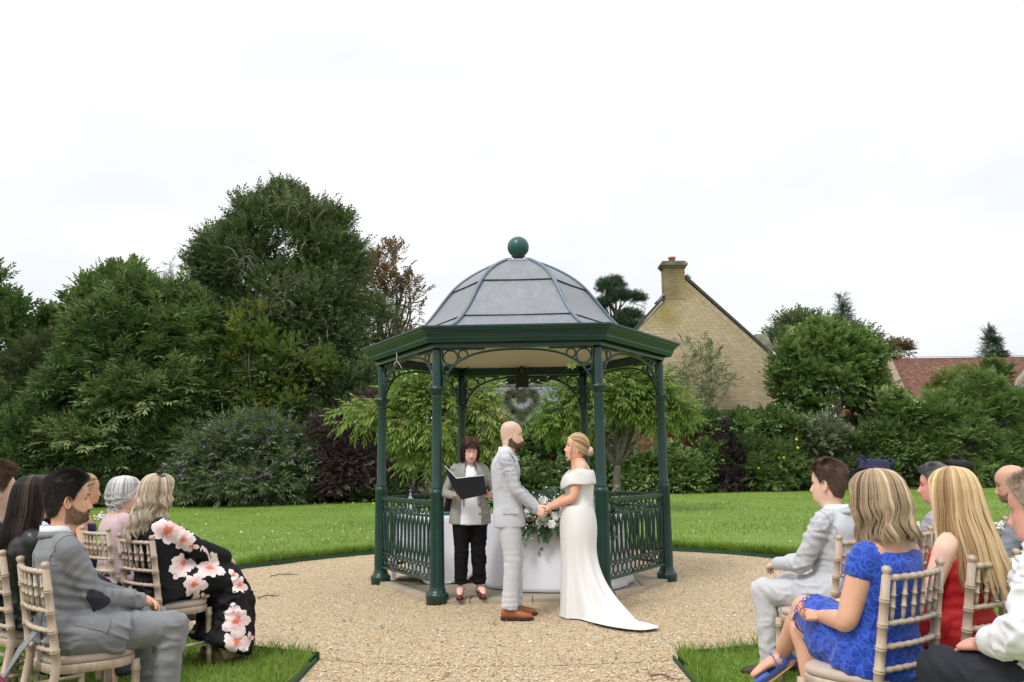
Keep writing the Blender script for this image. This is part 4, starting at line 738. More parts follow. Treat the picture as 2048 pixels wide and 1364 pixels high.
for i in (5, 1, 2, 3, 4):
    p, q = H6[i], H6[(i+1) % 6]; d = unit(q-p); rl = thing('railing', None, None); rl.parent = gaz; rl.location = p+d*.0625; rl.rotation_euler = (0, 0, math.atan2(d[1], d[0]))
    m = MB(); rail_bar(m, .992, .013, .03); m.box((0, -.02, .966), (LEN, .02, .9788)); m.build('top_rail', M_green, rl, False)
    for z in (.845, .366): m = MB(); rail_bar(m, z, .011, .016); m.build('middle_rail', M_green, rl, False)
    m = MB(); rail_bar(m, .208, .012, .026); m.build('bottom_rail', M_green, rl, False)
    for x0 in (-.004, LEN-.012): m = MB(); m.box((x0, -.01, .222), (x0+.016, .01, .964)); m.build('end_bar', M_green, rl, False)
    for k in range(NB): o = link('baluster', bme, rl); o.location = (sp*(k+.5), 0, 0)
    for k in range(NRg):
        for me in (r1, r2): o = link('railing_ring', me, rl); o.location = (sr*(k+.5), 0, 0)
# stone floor: hexagonal field of slabs with recessed joints
fl = tag(link('gazebo_floor', None), kind='structure'); fl.location = (GC[0], GC[1], 0); fl.rotation_euler = (0, 0, GYAW)
def hexclip(poly, R):
    for i in range(6):
        a = (ANG[i]+ANG[i]+PI/3)/2; n = (math.cos(a), math.sin(a)); D = R*math.cos(PI/6); out = []
        for k in range(len(poly)):
            P_, Q_ = poly[k], poly[(k+1) % len(poly)]; dp, dq = P_[0]*n[0]+P_[1]*n[1]-D, Q_[0]*n[0]+Q_[1]*n[1]-D
            if dp <= 0: out.append(P_)
            if (dp < 0) != (dq < 0): s = dp/(dp-dq); out.append((P_[0]+(Q_[0]-P_[0])*s, P_[1]+(Q_[1]-P_[1])*s))
        poly = out
        if len(poly) < 3: return []
    return poly
m = MB(); m.loft([hexp(GR+.03, -.05), hexp(GR+.03, .022)]); m.build('floor_bed', mk('joint_sand', (.20, .17, .13), .95, .2), fl, False)
r = random.Random(4); y = -1.6
for row in range(6):
    h = (.36, .62, .55, .60, .58, .55)[row]; x = -1.9+(row % 2)*.38
    while x < 1.9:
        w = r.choice((.62, .78, .9)); pl = hexclip([(x+.006, y+.006), (x+w-.006, y+.006), (x+w-.006, y+h-.006), (x+.006, y+h-.006)], GR+.05)
        if len(pl) >= 3:
            zt_ = .04+r.uniform(-.002, .002); m = MB(); k = len(pl); m.add([(a, b, 0.) for a, b in pl]+[(a, b, zt_) for a, b in pl], [tuple(range(k, 2*k))]+[(i, (i+1) % k, (i+1) % k+k, i+k) for i in range(k)], rnd=r.random()); m.build('paving_slab', M_slab, fl, False)
        x += w
    y += h
# things hanging on the gazebo
bp = GC+np.array([-.02, 1.23]); bx = thing('speaker_box', 'black box hanging from the rear beam above the heart wreath', 'speaker', (bp[0], bp[1], 2.30)); m = MB()
a, b = at(1031, 740, bp[1]), at(1057, 774, bp[1]); m.box((a[0]-bp[0], -.07, b[2]-2.30), (b[0]-bp[0], .07, .27)); m.build('cabinet', M_blk, bx, False); m = MB(); m.box((a[0]-bp[0]+.01, -.078, b[2]-2.29), (b[0]-bp[0]-.01, -.0705, .1)); m.build('front_grille', M_blk, bx, False)
wp = at(1043, 812, bp[1]); wr = thing('heart_wreath', 'frosted green heart shaped wreath hanging from two strings', 'wreath', wp); r = np.random.default_rng(3)
M_frost = leafmat('frosted_leaf', [(0, G(60, 95, 55)), (.2, G(150, 185, 130)), (.4, G(340, 370, 310)), (1, G(480, 500, 450))], .6, .2)
tt = np.linspace(0, 2*PI, 64)[:-1]; hx_ = .0152*16*np.sin(tt)**3*.82; hz_ = .0152*(13*np.cos(tt)-5*np.cos(2*tt)-2*np.cos(3*tt)-np.cos(4*tt))*.80+.03
m = MB(); m.tube([(a, 0, b) for a, b in zip(hx_, hz_)], [.02]*63, 6); m.build('wire_frame', M_bark, wr)
k = r.integers(0, 63, 1500); P = np.stack([hx_[k], np.zeros(1500), hz_[k]], 1)+r.normal(0, .020, (1500, 3)); D = unit(r.normal(0, 1, (1500, 3))); V = place(P, D, r.uniform(.16, .27, 1500), T_needle, r); quads('leaves', V.reshape(-1, 3), M_frost, np.repeat(r.random(1500), V.shape[1]), wr)
for dx, dz in ((-.11, .13), (-.12, -.08)):
    m = MB(); m.ell((dx, -.04, dz), (.022, .022, .03), 8, 6); m.build('pine_cone', M_bark, wr)
for dx in (-.008, .012):
    m = MB(); m.tube([(dx, 0, .10), (dx*.6, 0, b[2]-wp[2])], [.0025]*2, 4); m.build('string', M_white, wr)
sg = at(1143, 728, 8.80); sp_ = thing('leaf_sprig', 'small light green leaf sprig tucked in the front bracket', 'sprig', sg); r = np.random.default_rng(2)
for i in range(8):
    a = -PI/2+i*.75+.2; d = np.array([math.cos(a), -.25, math.sin(a)*.9-.2]); sd_ = np.array([-math.sin(a), 0, math.cos(a)])*.018; m = MB(); l_ = .055; m.add([d*.01, d*l_*.5+sd_, d*l_*1.1, d*l_*.5-sd_], [(0, 1, 2, 3)], rnd=.4+.07*i); m.build('leaf', M_cherry, sp_, False)
m = MB(); m.tube([(0, .01, .06), (0, 0, 0), (.002, -.01, -.03)], [.003]*3, 5); m.build('stem', M_twig, sp_)
st = at(793, 722, 9.3); so_ = thing('string_tie', 'loose white string tied round the left gutter beam', 'string', st)
for pts in (((0, 0, .09), (.005, -.01, .05), (0, 0, 0)), ((0, 0, 0), (-.02, -.01, -.03), (-.026, 0, -.055)), ((0, 0, 0), (.03, -.01, -.03), (.062, -.02, -.085))): m = MB(); m.tube(pts, [.0028]*3, 5, sub=3); m.build('strand', M_white, so_)

# ------------------------------------------------------------------ tables inside the gazebo
t = NT('white_linen'); v = t.coord(); t.set(Base_Color=t.ramp(t.noise(v, 3, 3), [(.3, (.74, .745, .82)), (.7, (.78, .785, .85))]), Roughness=.75, Sheen_Weight=.1); t.bump(t.noise(v, 3.5, 3), .25, .03); M_linen = t.m
M_steel = mk('grey_steel', (.3, .3, .31), .35, .1, metal=.7); M_ply = mk('table_wood', (.32, .22, .13), .6, .2, 6)
def table(name, label, loc, rx, ry, rnd_top, group):
    o = thing(name, label, 'table', loc, 0, group); m = MB()
    if rnd_top: m.lathe([(rx-.005, .715), (rx, .72), (rx, .738), (rx-.01, .742)], 40)
    else: m.box((-rx, -ry, .715), (rx, ry, .742))
    m.build('table_top', M_ply, o)
    for sx in (-1, 1):
        for sy in (-1, 1): m = MB(); m.tube([(sx*rx*.55, sy*ry*.55, .715), (sx*rx*.62, sy*ry*.62, 0)], [.014]*2, 8); m.build('leg', M_steel, o)
    return o
tc_ = (.47, 9.93, .04); table('round_table', 'round ceremony table under a white cloth behind the couple', tc_, .75, .75, True, 'tables in the gazebo')
def round_cloth(R, c, zb, seed, folds=11, amp=.03, flare=.13):
    r = random.Random(seed); th = np.arange(180)/180*2*PI; rows = []
    for rr in (.0, .3, .6, R-.03, R): rows.append(np.stack([np.cos(th)*max(rr, .001), np.sin(th)*max(rr, .001), np.full(180, .748-(.004 if rr == R else 0))], 1))
    ph = [r.uniform(0, 6.28) for _ in range(4)]
    for k in np.linspace(.03, 1, 16):
        w = (np.sin(th*folds+ph[0]+.6*np.sin(th*2+ph[1]))+.5*np.sin(th*(folds*1.7//1)+ph[2]))*amp*k; q = R+.008+flare*k+w; rows.append(np.stack([np.cos(th)*q, np.sin(th)*q, .744-k*(.744-zb)+0*th], 1))
    m = MB(); m.loft(rows, cap=False); m.v[-1] += np.array(c); return m
m = round_cloth(.75, (0, 0, 0), .012, 3, 9, .018, .07); o = m.build('tablecloth', M_linen); o.location = tc_; tag(o, 'long white cloth hanging to the floor over the round ceremony table', 'tablecloth', 'white cloths in the gazebo')
ls = o.modifiers.new('thick', 'SOLIDIFY'); ls.thickness = .003
# registrar's table on the left with a square cloth whose corners hang low
tl = (-.83, 10.42, .04); rzt = .22; o = table('signing_table', 'signing table on the left of the gazebo under a white cloth with pointed corners', tl, .52, .42, False, 'tables in the gazebo'); o.rotation_euler.z = rzt
S_ = 1.0; n_ = 61; g_ = np.linspace(-1, 1, n_); X, Y = np.meshgrid(g_, g_); a45 = .72
U = X*S_; Vv = Y*S_; Ux = U*math.cos(a45)-Vv*math.sin(a45); Uy = U*math.sin(a45)+Vv*math.cos(a45); hx2, hy2 = .53, .43
cx_, cy_ = np.clip(Ux, -hx2, hx2), np.clip(Uy, -hy2, hy2); ov = np.hypot(Ux-cx_, Uy-cy_); ddx, ddy = (Ux-cx_)/(ov+1e-9), (Uy-cy_)/(ov+1e-9)
fw = .012+.10*np.minimum(ov, .5)+.018*np.sin(9*np.arctan2(Uy, Ux)+1)*np.minimum(ov*3, 1); Pz = .747-np.minimum(np.maximum(ov-.01, 0)*.97, .735); Px, Py = cx_+ddx*np.minimum(fw, ov), cy_+ddy*np.minimum(fw, ov)
i = np.arange((n_-1)*n_).reshape(n_-1, n_)[:, :-1].ravel(); m = MB(); m.add(np.stack([Px, Py, Pz], -1).reshape(-1, 3), np.stack([i, i+1, i+1+n_, i+n_], 1)); o = m.build('tablecloth', M_linen); o.location = tl; o.rotation_euler.z = rzt
tag(o, 'white cloth with pointed hanging corners on the signing table', 'tablecloth', 'white cloths in the gazebo'); ls = o.modifiers.new('thick', 'SOLIDIFY'); ls.thickness = .003
# bottle, register book
t = NT('bottle_glass'); t.set(Base_Color=(.75, .85, .78), Roughness=.05, Transmission_Weight=.9, IOR=1.45); M_glass = t.m
bt = at(821, 1000, 10.15); bo = thing('bottle', 'clear glass bottle with a purple cap standing on the signing table', 'bottle', (bt[0], 10.15, .79)); m = MB()
m.lathe([(.034, 0), (.037, .01), (.037, .15), (.034, .18), (.018, .215), (.0135, .23), (.0135, .285)], 20); m.build('bottle_body', M_glass, bo)
m = MB(); m.lathe([(.0155, .262), (.0155, .298), (.012, .30)], 14); m.build('cap', mk('purple_foil', (.16, .07, .30), .4), bo); m = MB(); m.lathe([(.0378, .05), (.0378, .13)], 20); m.build('bottle_label', mk('label_paper', (.55, .53, .62), .6), bo)
bk_ = at(893, 1022, 10.2); m = MB(); m.box((-.2, -.14, 0), (.2, .14, .025)); o = m.build('register_book', mk('book_green', (.02, .12, .07), .5), smooth=False); o.location = (bk_[0], 10.25, .791); o.rotation_euler.z = .2; tag(o, 'green register book lying on the signing table', 'book')
# flower arrangement on the front of the round table
fa = thing('flower_arrangement', 'white rose and greenery arrangement trailing palm leaves over the ceremony table front', 'flowers', (.52, 9.23, .79)); r = np.random.default_rng(12)
M_palm = leafmat('palm_leaf', [(0, G(24, 62, 24)), (.5, G(45, 98, 35)), (1, G(85, 140, 60))], .38, .2, .5); M_euc = leafmat('eucalyptus_leaf', [(0, G(80, 120, 95)), (.5, G(130, 170, 145)), (1, G(190, 220, 195))], .5, .25)
M_rose = mk('cream_rose', (.80, .74, .58), .55, .08, 20); M_gyp = mk('gypsophila_white', (.82, .82, .80), .6, .04)
T_e = [spray(9, .05, .032, .16, 60, .1, seed=300+i, shape='r') for i in range(4)]
n = 620; P = np.stack([r.uniform(-.44, .46, n), r.normal(-.02, .07, n), r.normal(.06, .085, n)], 1); D = unit(np.stack([P[:, 0]*1.2, -abs(r.normal(.6, .4, n)), r.normal(.15, .6, n)], 1)); V = place(P, D, r.uniform(.6, 1.2, n), T_e, r); mk_ = r.random(n) < .5
quads('foliage', V[mk_].reshape(-1, 3), M_palm, np.repeat(r.random(mk_.sum()), V.shape[1]), fa); quads('eucalyptus', V[~mk_].reshape(-1, 3), M_euc, np.repeat(r.random((~mk_).sum()), V.shape[1]), fa)
for (x, z, a) in ((-.38, -.02, -2.5), (-.30, -.03, -2.05), (-.12, -.04, -1.9), (-.02, -.05, -1.5), (.05, -.05, -1.3), (.16, -.04, -1.65), (.26, -.03, -1.1), (-.20, -.02, -1.6), (.36, -.02, -.9), (-.42, 0, -2.9)):
    l_ = r.uniform(.2, .3); m = MB(); d = np.array([math.cos(a), -.28, math.sin(a)*.9]); b = np.array([x, -.10, z])
    m.tube([b, b+d*l_*.5+[0, -.03, .02], b+d*l_], [.004, .003, .001], 4)
    for k in range(8):
        for sgn in (-1, 1):
            s = .2+.75*k/8; p = b+d*l_*s+[0, -.03*math.sin(PI*s), .02*math.sin(PI*s)]; aa = a+sgn*(.75-.35*s); e = np.array([math.cos(aa), -.1, math.sin(aa)]); ll = .085*(1-.35*s); w = np.array([-e[2], 0, e[0]])*.009; m.add([p, p+e*ll*.45+w+[0, -.006, 0], p+e*ll, p+e*ll*.45-w], [(0, 1, 2, 3)], rnd=r.random())
    m.build('palm_leaf', M_palm, fa, False)
def rose(c, R, par):
    m = MB()
    for k in range(14):
        f = k/14; a0_ = k*2.4; rad = R*(.2+.85*f); h = R*(.75-.55*f); rows = []
        for u in np.linspace(-1, 1, 7):
            a = a0_+u*(.75-.1*f); rows.append(np.array([(math.cos(a)*rad*w_, math.sin(a)*rad*w_, -R*.5+(h+R*.5)*q-.12*R*u*u*q) for w_, q in ((.45, 0), (.85, .45), (1, .85), (1.1, 1.))]))
        m.loft(rows, cap=False, closed=False)
    M3 = np.array(Matrix.Rotation(1.25, 3, 'X')); m.v = [q @ M3.T+np.array(c) for q in m.v]; m.build('rose', M_rose, par)
for c, R in (((-.245, -.24, .0), .058), ((.10, -.25, -.01), .06), ((-.36, -.2, .02), .04), ((.33, -.2, .04), .045), ((-.02, -.2, .11), .04)): rose(c, R, fa)
for c in ((.02, -.17, .20), (-.08, -.16, .17), (.18, -.18, .16), (-.18, -.18, .14), (.36, -.18, .09), (.10, -.2, .10), (.24, -.22, .0), (-.30, -.2, .10), (-.10, -.22, .04), (0, -.23, .02), (-.22, -.2, .20), (.08, -.2, .24), (-.40, -.2, .06), (.20, -.24, .07), (.43, -.2, .12), (-.14, -.24, -.04)):
    m = MB()
    for k in range(6): a = k*1.05; m.ell((c[0]+math.cos(a)*.026, c[1]-.006, c[2]+math.sin(a)*.026), (.023, .010, .023), 8, 5)
    m.ell((c[0], c[1]-.012, c[2]), (.009, .007, .009), 6, 4); m.build('white_bloom', M_gyp, fa)
m = MB()
for k in range(300): m.ell((r.uniform(-.42, .45), r.normal(-.20, .04), r.normal(.07, .08)), (.009,)*3, 5, 4)
m.build('gypsophila', M_gyp, fa, kind='stuff')

# ------------------------------------------------------------------ limewashed bamboo style chairs
t = NT('limewash_wood'); v = t.coord((1, 1, .22)); n = t.noise(v, 26, 6, .65); n2 = t.noise(t.coord(), 5, 3)
c = t.ramp(n, [(.28, srgb(156, 130, 106)), (.5, srgb(184, 164, 144)), (.72, srgb(206, 194, 180))]); c = t.mix(t.math('MULTIPLY', n2, .5), c, srgb(190, 174, 160)); t.set(Base_Color=c, Roughness=.5); t.bump(n, .15, .002); M_lime_w = t.m
M_cush = mk('cushion_beige', srgb(186, 168, 156), .9, .07, 14, .25, 220, .002, sheen=.3)
def bamboo(m, p, q, r0, r1, rings, n=10, ring=1.18):
    p, q = np.asarray(p, float), np.asarray(q, float); L = np.linalg.norm(q-p); S = [(0, r0), (1, r1)]
    for s in rings:
        for off, k in ((-.010, 1), (-.007, ring), (-.003, ring), (-.001, 1.04), (.001, 1.04), (.003, ring), (.007, ring), (.010, 1)): S.append((s+off/L, (r0+(r1-r0)*s)*k))
    S.sort(); m.tube([p+(q-p)*s for s, _ in S], [r_ for _, r_ in S], n)
def make_chair():
    o = thing('wedding_chair', 'x', 'chair')
    hw = .205; bz = lambda z: -.19-(max(z-.45, 0))*.16-(.45-min(z, .45))*.14    # y of the back posts
    for sx in (-1, 1):
        m = MB(); pts = [(0, .019), (.2, .0195), (.45, .021), (.93, .0175)]
        P = []; 
        zs = sorted([z for z, _ in pts]+[zz+d for zz in (.12, .28, .52, .61, .70, .80) for d in (-.010, -.007, -.003, 0, .003, .007, .010)]+[.895, .9, .905, .915, .92, .927, .934]); 
        for z in zs:
            r_ = np.interp(z, [a for a, _ in pts], [b for _, b in pts]); k = 1
            for zz in (.12, .28, .52, .61, .70, .80):
                if 0 < abs(z-zz) < .0075: k = 1.17
            if .896 < z < .91: k = .75
            if .912 < z < .930: k = 1.12
            if z >= .93: k = .8
            P.append(((sx*hw, bz(z), z), r_*k))
        m.tube([p for p, _ in P], [r_ for _, r_ in P], 12, ref=(0, 1, 0)); m.build('back_post', M_lime_w, o)
        m = MB(); bamboo(m, (sx*.19, .195, 0), (sx*.185, .18, .425), .016, .021, (.3, .62, .9), 12); m.build('front_leg', M_lime_w, o)
        m = MB(); bamboo(m, (sx*.195, .19, .20), (sx*hw, bz(.2), .20), .011, .011, (.33, .66)); m.build('stretcher', M_lime_w, o)
        m = MB(); m.lathe([(.001, 0), (.007, .001), (.006, .004), (.001, .006)], 8); R_ = np.array(Matrix.Rotation(PI/2, 3, 'X')); m.v = [q @ R_.T+np.array([sx*hw, bz(.42)-.019, .42]) for q in m.v]; m.build('bolt', M_screw, o)
    for y_, x_ in ((.185, .18), (bz(.24), hw)): m = MB(); bamboo(m, (-x_, y_, .24), (x_, y_, .24), .011, .011, (.25, .5, .75)); m.build('stretcher', M_lime_w, o)
    def curved(z, r_, nm, rings=(.12, .25, .38, .5, .62, .75, .88)):
        m = MB(); S = sorted([0, 1]+[s+d for s in rings for d in (-.035, -.012, 0, .012, .035)]); m.tube([((2*s-1)*hw*.97, bz(z)-.028*(1-(2*s-1)**2), z) for s in S], [r_*(1.18 if any(abs(s-q) < .013 for q in rings) else .95) for s in S], 9); return m.build(nm, M_lime_w, o)
    curved(.885, .0125, 'top_rail'); 
    for z in (.705, .612, .520): curved(z, .0115, 'cross_rail')
    for k in range(6):
        s = (k+.7)/6.4; x = (2*s-1)*hw; dy = -.028*(1-(2*s-1)**2); m = MB(); p, q = np.array([x, bz(.71)+dy, .71]), np.array([x, bz(.88)+dy, .88]); prof = [(0, .006), (.2, .0095), (.33, .0095), (.34, .0125), (.37, .0125), (.38, .0095), (.6, .0095), (.61, .0125), (.64, .0125), (.65, .0095), (.8, .0085), (1, .005)]; m.tube([p+(q-p)*a for a, _ in prof], [b for _, b in prof], 8); m.build('spindle', M_lime_w, o)
    def pad(z, k, e=3.2, w=.225, d=.21): th = np.arange(40)/40*2*PI; c, s = np.cos(th), np.sin(th); return np.stack([np.sign(c)*abs(c)**(2/e)*w*k*(1-.06*(s < 0)), np.sign(s)*abs(s)**(2/e)*d*k, np.full(40, z)], 1)
    m = MB(); m.loft([pad(.402, .97), pad(.405, .99), pad(.438, 1.), pad(.445, .985), pad(.446, .9)]); m.build('seat', M_lime_w, o)
    m = MB(); m.loft([pad(.447, .93), pad(.452, .97), pad(.470, .985), pad(.482, .95), pad(.488, .8), pad(.490, .3)]); m.build('cushion', M_cush, o)
    return o
# ------------------------------------------------------------------ people: a posed figure with clothes
def tab(keys, win=.022):
    K = np.array(keys, float); z = np.linspace(K[0, 0], K[-1, 0], 420); dz = z[1]-z[0]; w = max(1, int(win/dz)); ker = np.exp(-np.linspace(-2, 2, 2*w+1)**2); ker /= ker.sum(); out = []
    for j in range(1, K.shape[1]):
        v = np.interp(z, K[:, 0], K[:, j]); pad = np.concatenate([2*v[0]-v[w:0:-1], v, 2*v[-1]-v[-2:-w-2:-1]]); out.append(np.convolve(pad, ker, 'valid'))
    return lambda q: [np.interp(q, z, o) for o in out]
HEAD = tab([(-.10, .040, .066, .060), (-.07, .044, .064, .057), (-.04, .050, .062, .055), (-.015, .064, .062, .056), (0, .088, .063, .055), (.012, .099, .066, .058), (.035, .101, .074, .064), (.06, .099, .084, .068), (.085, .095, .094, .071), (.11, .092, .100, .073), (.135, .096, .103, .076), (.16, .093, .102, .077), (.185, .081, .094, .073), (.205, .061, .078, .061), (.220, .037, .052, .042), (.2285, .012, .02, .016)], .012)
def sec(phi, f, b, w, e=2.):
    s, c = np.sin(phi), np.cos(phi); x = w*np.sign(s)*np.abs(s)**(2/e); y = np.where(c > 0, f, b)*np.sign(c)*np.abs(c)**(2/e); return x, y
def gs(d, s): return np.exp(-(d/s)**2)
def head_grid(sp, nphi=104, nz=74):
    u = (np.arange(nphi)/nphi)*2-1; phi = PI*np.sign(u)*np.abs(u)**1.35; z = np.concatenate([np.linspace(-.10, -.012, 12), np.linspace(-.006, .20, nz-24), .2285-.0285*(1-np.linspace(0, 1, 13)[1:])**2]); P, Z = np.meshgrid(phi, z)
    f, b, w = HEAD(Z); fem = sp.get('fem', 0)
    w = w*sp.get('w', 1)*np.where(Z < .05, sp.get('jaw', 1-.06*fem), 1); f = f*np.where(Z < .03, 1-.03*fem, 1)
    neck = sp.get('neck', 1-.12*fem); kn = sm(.01, -.02, Z); w = w*(1+(neck-1)*kn); f = f*(1+(neck-1)*kn); b = b*(1+(neck-1)*kn)
    x, y = sec(P, f, b, w, 2.15); fr = np.clip(np.cos(P), 0, 1)**.5*(np.cos(P) > 0); X = np.abs(x)
    nose = np.interp(Z, [.050, .058, .064, .072, .085, .10, .118, .13], [0, .008, .021, .0245, .018, .0115, .004, 0])*sp.get('nose', 1-.12*fem)
    nw = np.interp(Z, [.05, .07, .09, .12], [.0145, .0125, .0085, .0075]); dy = nose*gs(X, nw)+.004*gs(X-.0125, .006)*gs(Z-.061, .006)
    dy -= .0115*gs(X-.030, .014)*gs(Z-.110, .011); dy += .0055*gs(X-.026, .022)*gs(Z-.129, .007)*(1-.6*fem); dy += .004*gs(X-.046, .018)*gs(Z-.082, .016)
    dy += (.0055*gs(Z-.0435, .0045)+.006*gs(Z-.0325, .005)-.005*gs(Z-.0382, .0022))*gs(X, .022)
    dy -= .004*gs(X, .02)*gs(Z-.023, .005); dy += .006*gs(X, .022)*gs(Z-.010, .011)*sp.get('chin', 1)
    dy += sp.get('smile', 0)*.006*gs(X-.036, .012)*gs(Z-.058, .016)-sp.get('smile', 0)*.003*gs(X-.028, .006)*gs(Z-.04, .007)
    dy += sp.get('belly', 0)*.01*gs(X, .05)*gs(Z+.005, .018)
    y = y+dy*fr; V = np.stack([x, y, Z], -1)
    ph = np.abs(P); beard = sp.get('beard', 0)
    jl = np.interp(ph, [0, .3, .55, .9, 1.3, 1.6, 1.75], [.050, .050, .041, .038, .056, .090, .115])+.012*sp.get('fullbeard', 0); bm = sm(.007, -.009, Z-jl)*sm(-.02, -.004, Z+.01*np.cos(P))*sm(1.78, 1.62, ph); mous = gs(Z-.052, .005)*(X < .026)*fr
    lips = np.maximum(gs(Z-.0425, .0042), gs(Z-.0335, .0042))*sm(.026, .019, X)*(fr > .3)
    bm = np.clip(np.maximum(bm, mous), 0, 1)*beard*(1-.8*lips)
    hl = np.interp(ph, [0, .6, 1.05, 1.35, 1.55, 1.75, 2.1, PI], [.186, .184, .165, .12, .10, .085, .05, .02]); scalp = sm(-.004, .008, Z-hl)*sp.get('stub', 0)
    V[..., 1] += bm*.0035*fr; C = np.stack([bm, lips*sp.get('lip', .7), scalp, np.zeros_like(bm)], -1)
    return V, C, P, Z
HAIRLINE = lambda ph: np.interp(ph, [0, .5, .95, 1.2, 1.38, 1.52, 1.66, 1.85, 2.2, PI], [.188, .186, .172, .145, .105, .088, .128, .075, .030, .012])
class Fig:
    def __init__(s, label, loc, hd, sit=True, k=1., fem=0, group=None, lean=.0, bow=.02, hipz=None, shw=None, twist=0, head=(0, 0, 0), headoff=(0, 0, 0), sp=None, thigh=(0, 0), J=None, wid=1., dep=1., stand_z=0):
        s.root = thing('person', label, 'person', loc, math.radians(hd)-PI/2, group); s.k = k; s.fem = fem; s.wid, s.dep = wid, dep
        s.sp = dict(sp or {}); s.sp.setdefault('fem', fem)
        hz_ = hipz if hipz is not None else (.548 if sit else .93*k); T = ((.500 if not fem else .482) if sit else (.545 if not fem else .525))*k
        s.Hc = np.array([0, 0, hz_]); s.Nb = np.array([0, lean, hz_+math.sqrt(max(T*T-lean*lean, .01))]); s.bow = bow; s.tw = math.radians(twist)
        s.X = np.array([math.cos(s.tw), math.sin(s.tw), 0]); shw = shw or (.170 if not fem else .150)*k; s.shw = shw; j = {}
        for n, sx in (('L', -1), ('R', 1)):
            j['hip'+n] = np.array([sx*.088*k, 0, hz_])
            if sit:
                a = math.radians(thigh[0 if n == 'L' else 1]); kn = j['hip'+n]+.425*k*np.array([math.sin(a), math.cos(a), -.05]); j['knee'+n] = kn; j['ank'+n] = np.array([kn[0]*1.02, kn[1]-.02, .085]); j['toe'+n] = np.array([kn[0]*1.06, kn[1]+.15, .03])
            else:
                j['knee'+n] = np.array([sx*.092*k, .015, .50*k]); j['ank'+n] = np.array([sx*.095*k, -.01, .085]); j['toe'+n] = np.array([sx*.115*k, .16, .03])
            j['sh'+n] = s.spine(.868)+s.X*sx*shw
        s.j = j; s.J = J or {}
        for a, b in s.J.items():
            if a in j or a[:2] in ('wr', 'el'): j[a] = np.asarray(b, float)
        for n in 'LR':
            if 'wr'+n not in j: j['wr'+n] = np.array([(-1 if n == 'L' else 1)*.09, .30, hz_+.10]) if sit else j['sh'+n]+np.array([0, .06, -.52*k])
            if 'el'+n not in j:
                sx = -1 if n == 'L' else 1; j['el'+n], j['wr'+n] = s.ik(j['sh'+n], j['wr'+n], .292*k, .262*k, np.array([sx*.55, -.5, -.75]))
        yw, pt, rl = [math.radians(a) for a in head]; H = s.Nb+np.array([0, .028*k, (.030 if sit else .038)*k])+np.array(headoff)
        R = Matrix.Rotation(yw, 3, 'Z') @ Matrix.Rotation(pt, 3, 'X') @ Matrix.Rotation(rl, 3, 'Y'); s.HR = np.array(R)*k*s.sp.get('size', 1.); s.HO = H-np.array([0, 0, 0])
        s.hands = MB(); s.folds = []
    def spine(s, t):
        return s.Hc+(s.Nb-s.Hc)*t+np.array([0, -s.bow*4*max(min(t, 1), 0)*(1-max(min(t, 1), 0)), 0])
    def ik(s, a, b, l1, l2, pole):
        a, b = np.asarray(a), np.asarray(b); d = b-a; L = np.linalg.norm(d)
        if L > (l1+l2)*.995: b = a+d/L*(l1+l2)*.995; d = b-a; L = np.linalg.norm(d)
        u = d/L; c = (l1*l1-l2*l2+L*L)/(2*L); h = math.sqrt(max(l1*l1-c*c, 0)); p = pole-pole.dot(u)*u; return a+u*c+unit(p)*h, b
    def toW(s, P): return P @ s.HR.T+s.HO            # head space -> figure space
    def ring(s, t, rx, f, b, e=2.2, n=28, dx=0, dy=0, dz=0):
        a, c = s.spine(t-.03), s.spine(t+.03); T = unit(c-a); F = np.cross(T, s.X); th = np.arange(n)/n*2*PI; co, si = np.cos(th), np.sin(th); x = np.sign(co)*abs(co)**(2/e)*rx; y = np.where(si > 0, f, b)*np.sign(si)*abs(si)**(2/e)
        return s.spine(t)+np.array([dx, dy, dz])+np.outer(x, s.X)+np.outer(y, F)
    def torso(s, mb, prof, e=2.3, wid=None, dep=None):
        w, d = (wid or s.wid)*s.k, (dep or s.dep)*s.k; mb.loft([s.ring(t, rx*w, f*d, b*d, e) for t, rx, f, b in prof])
    PM = [(-.20, .08, .07, .09), (-.14, .13, .09, .12), (-.04, .155, .10, .125), (.06, .16, .105, .115), (.25, .142, .105, .095), (.45, .146, .11, .095), (.65, .157, .115, .10), (.80, .152, .105, .095), (.9, .12, .075, .075), (.97, .07, .055, .06), (1.05, .054, .05, .056)]
    PF = [(-.20, .08, .07, .09), (-.14, .14, .09, .13), (-.04, .168, .10, .14), (.06, .165, .105, .12), (.28, .128, .105, .085), (.45, .135, .115, .085), (.62, .146, .135, .09), (.72, .145, .125, .09), (.82, .138, .09, .085), (.9, .11, .065, .07), (.97, .06, .05, .056), (1.05, .048, .046, .05)]
    def arms(s, mb, rad, hood=1., up=(0, 0, 0), stop=1., side='LR', n=14):
        for q in side:
            sx = -1 if q == 'L' else 1; sh, el, wr = s.j['sh'+q], s.j['el'+q], s.j['wr'+q]; inn = s.spine(.905)+s.X*sx*.06*s.k; r = [x*s.k for x in rad]
            wr = el+(wr-el)*stop; pts = [inn, sh+np.array(up), sh+(el-sh)*.28, sh+(el-sh)*.7, el, el+(wr-el)*.3, wr]; mb.tube(pts, [r[0], r[1], r[2], r[3], r[4], r[5], r[6]], n, ref=(0, .7, .71) if s.Hc[2] > .7 else (0, .3, .95), sub=4, rnd_end=True)
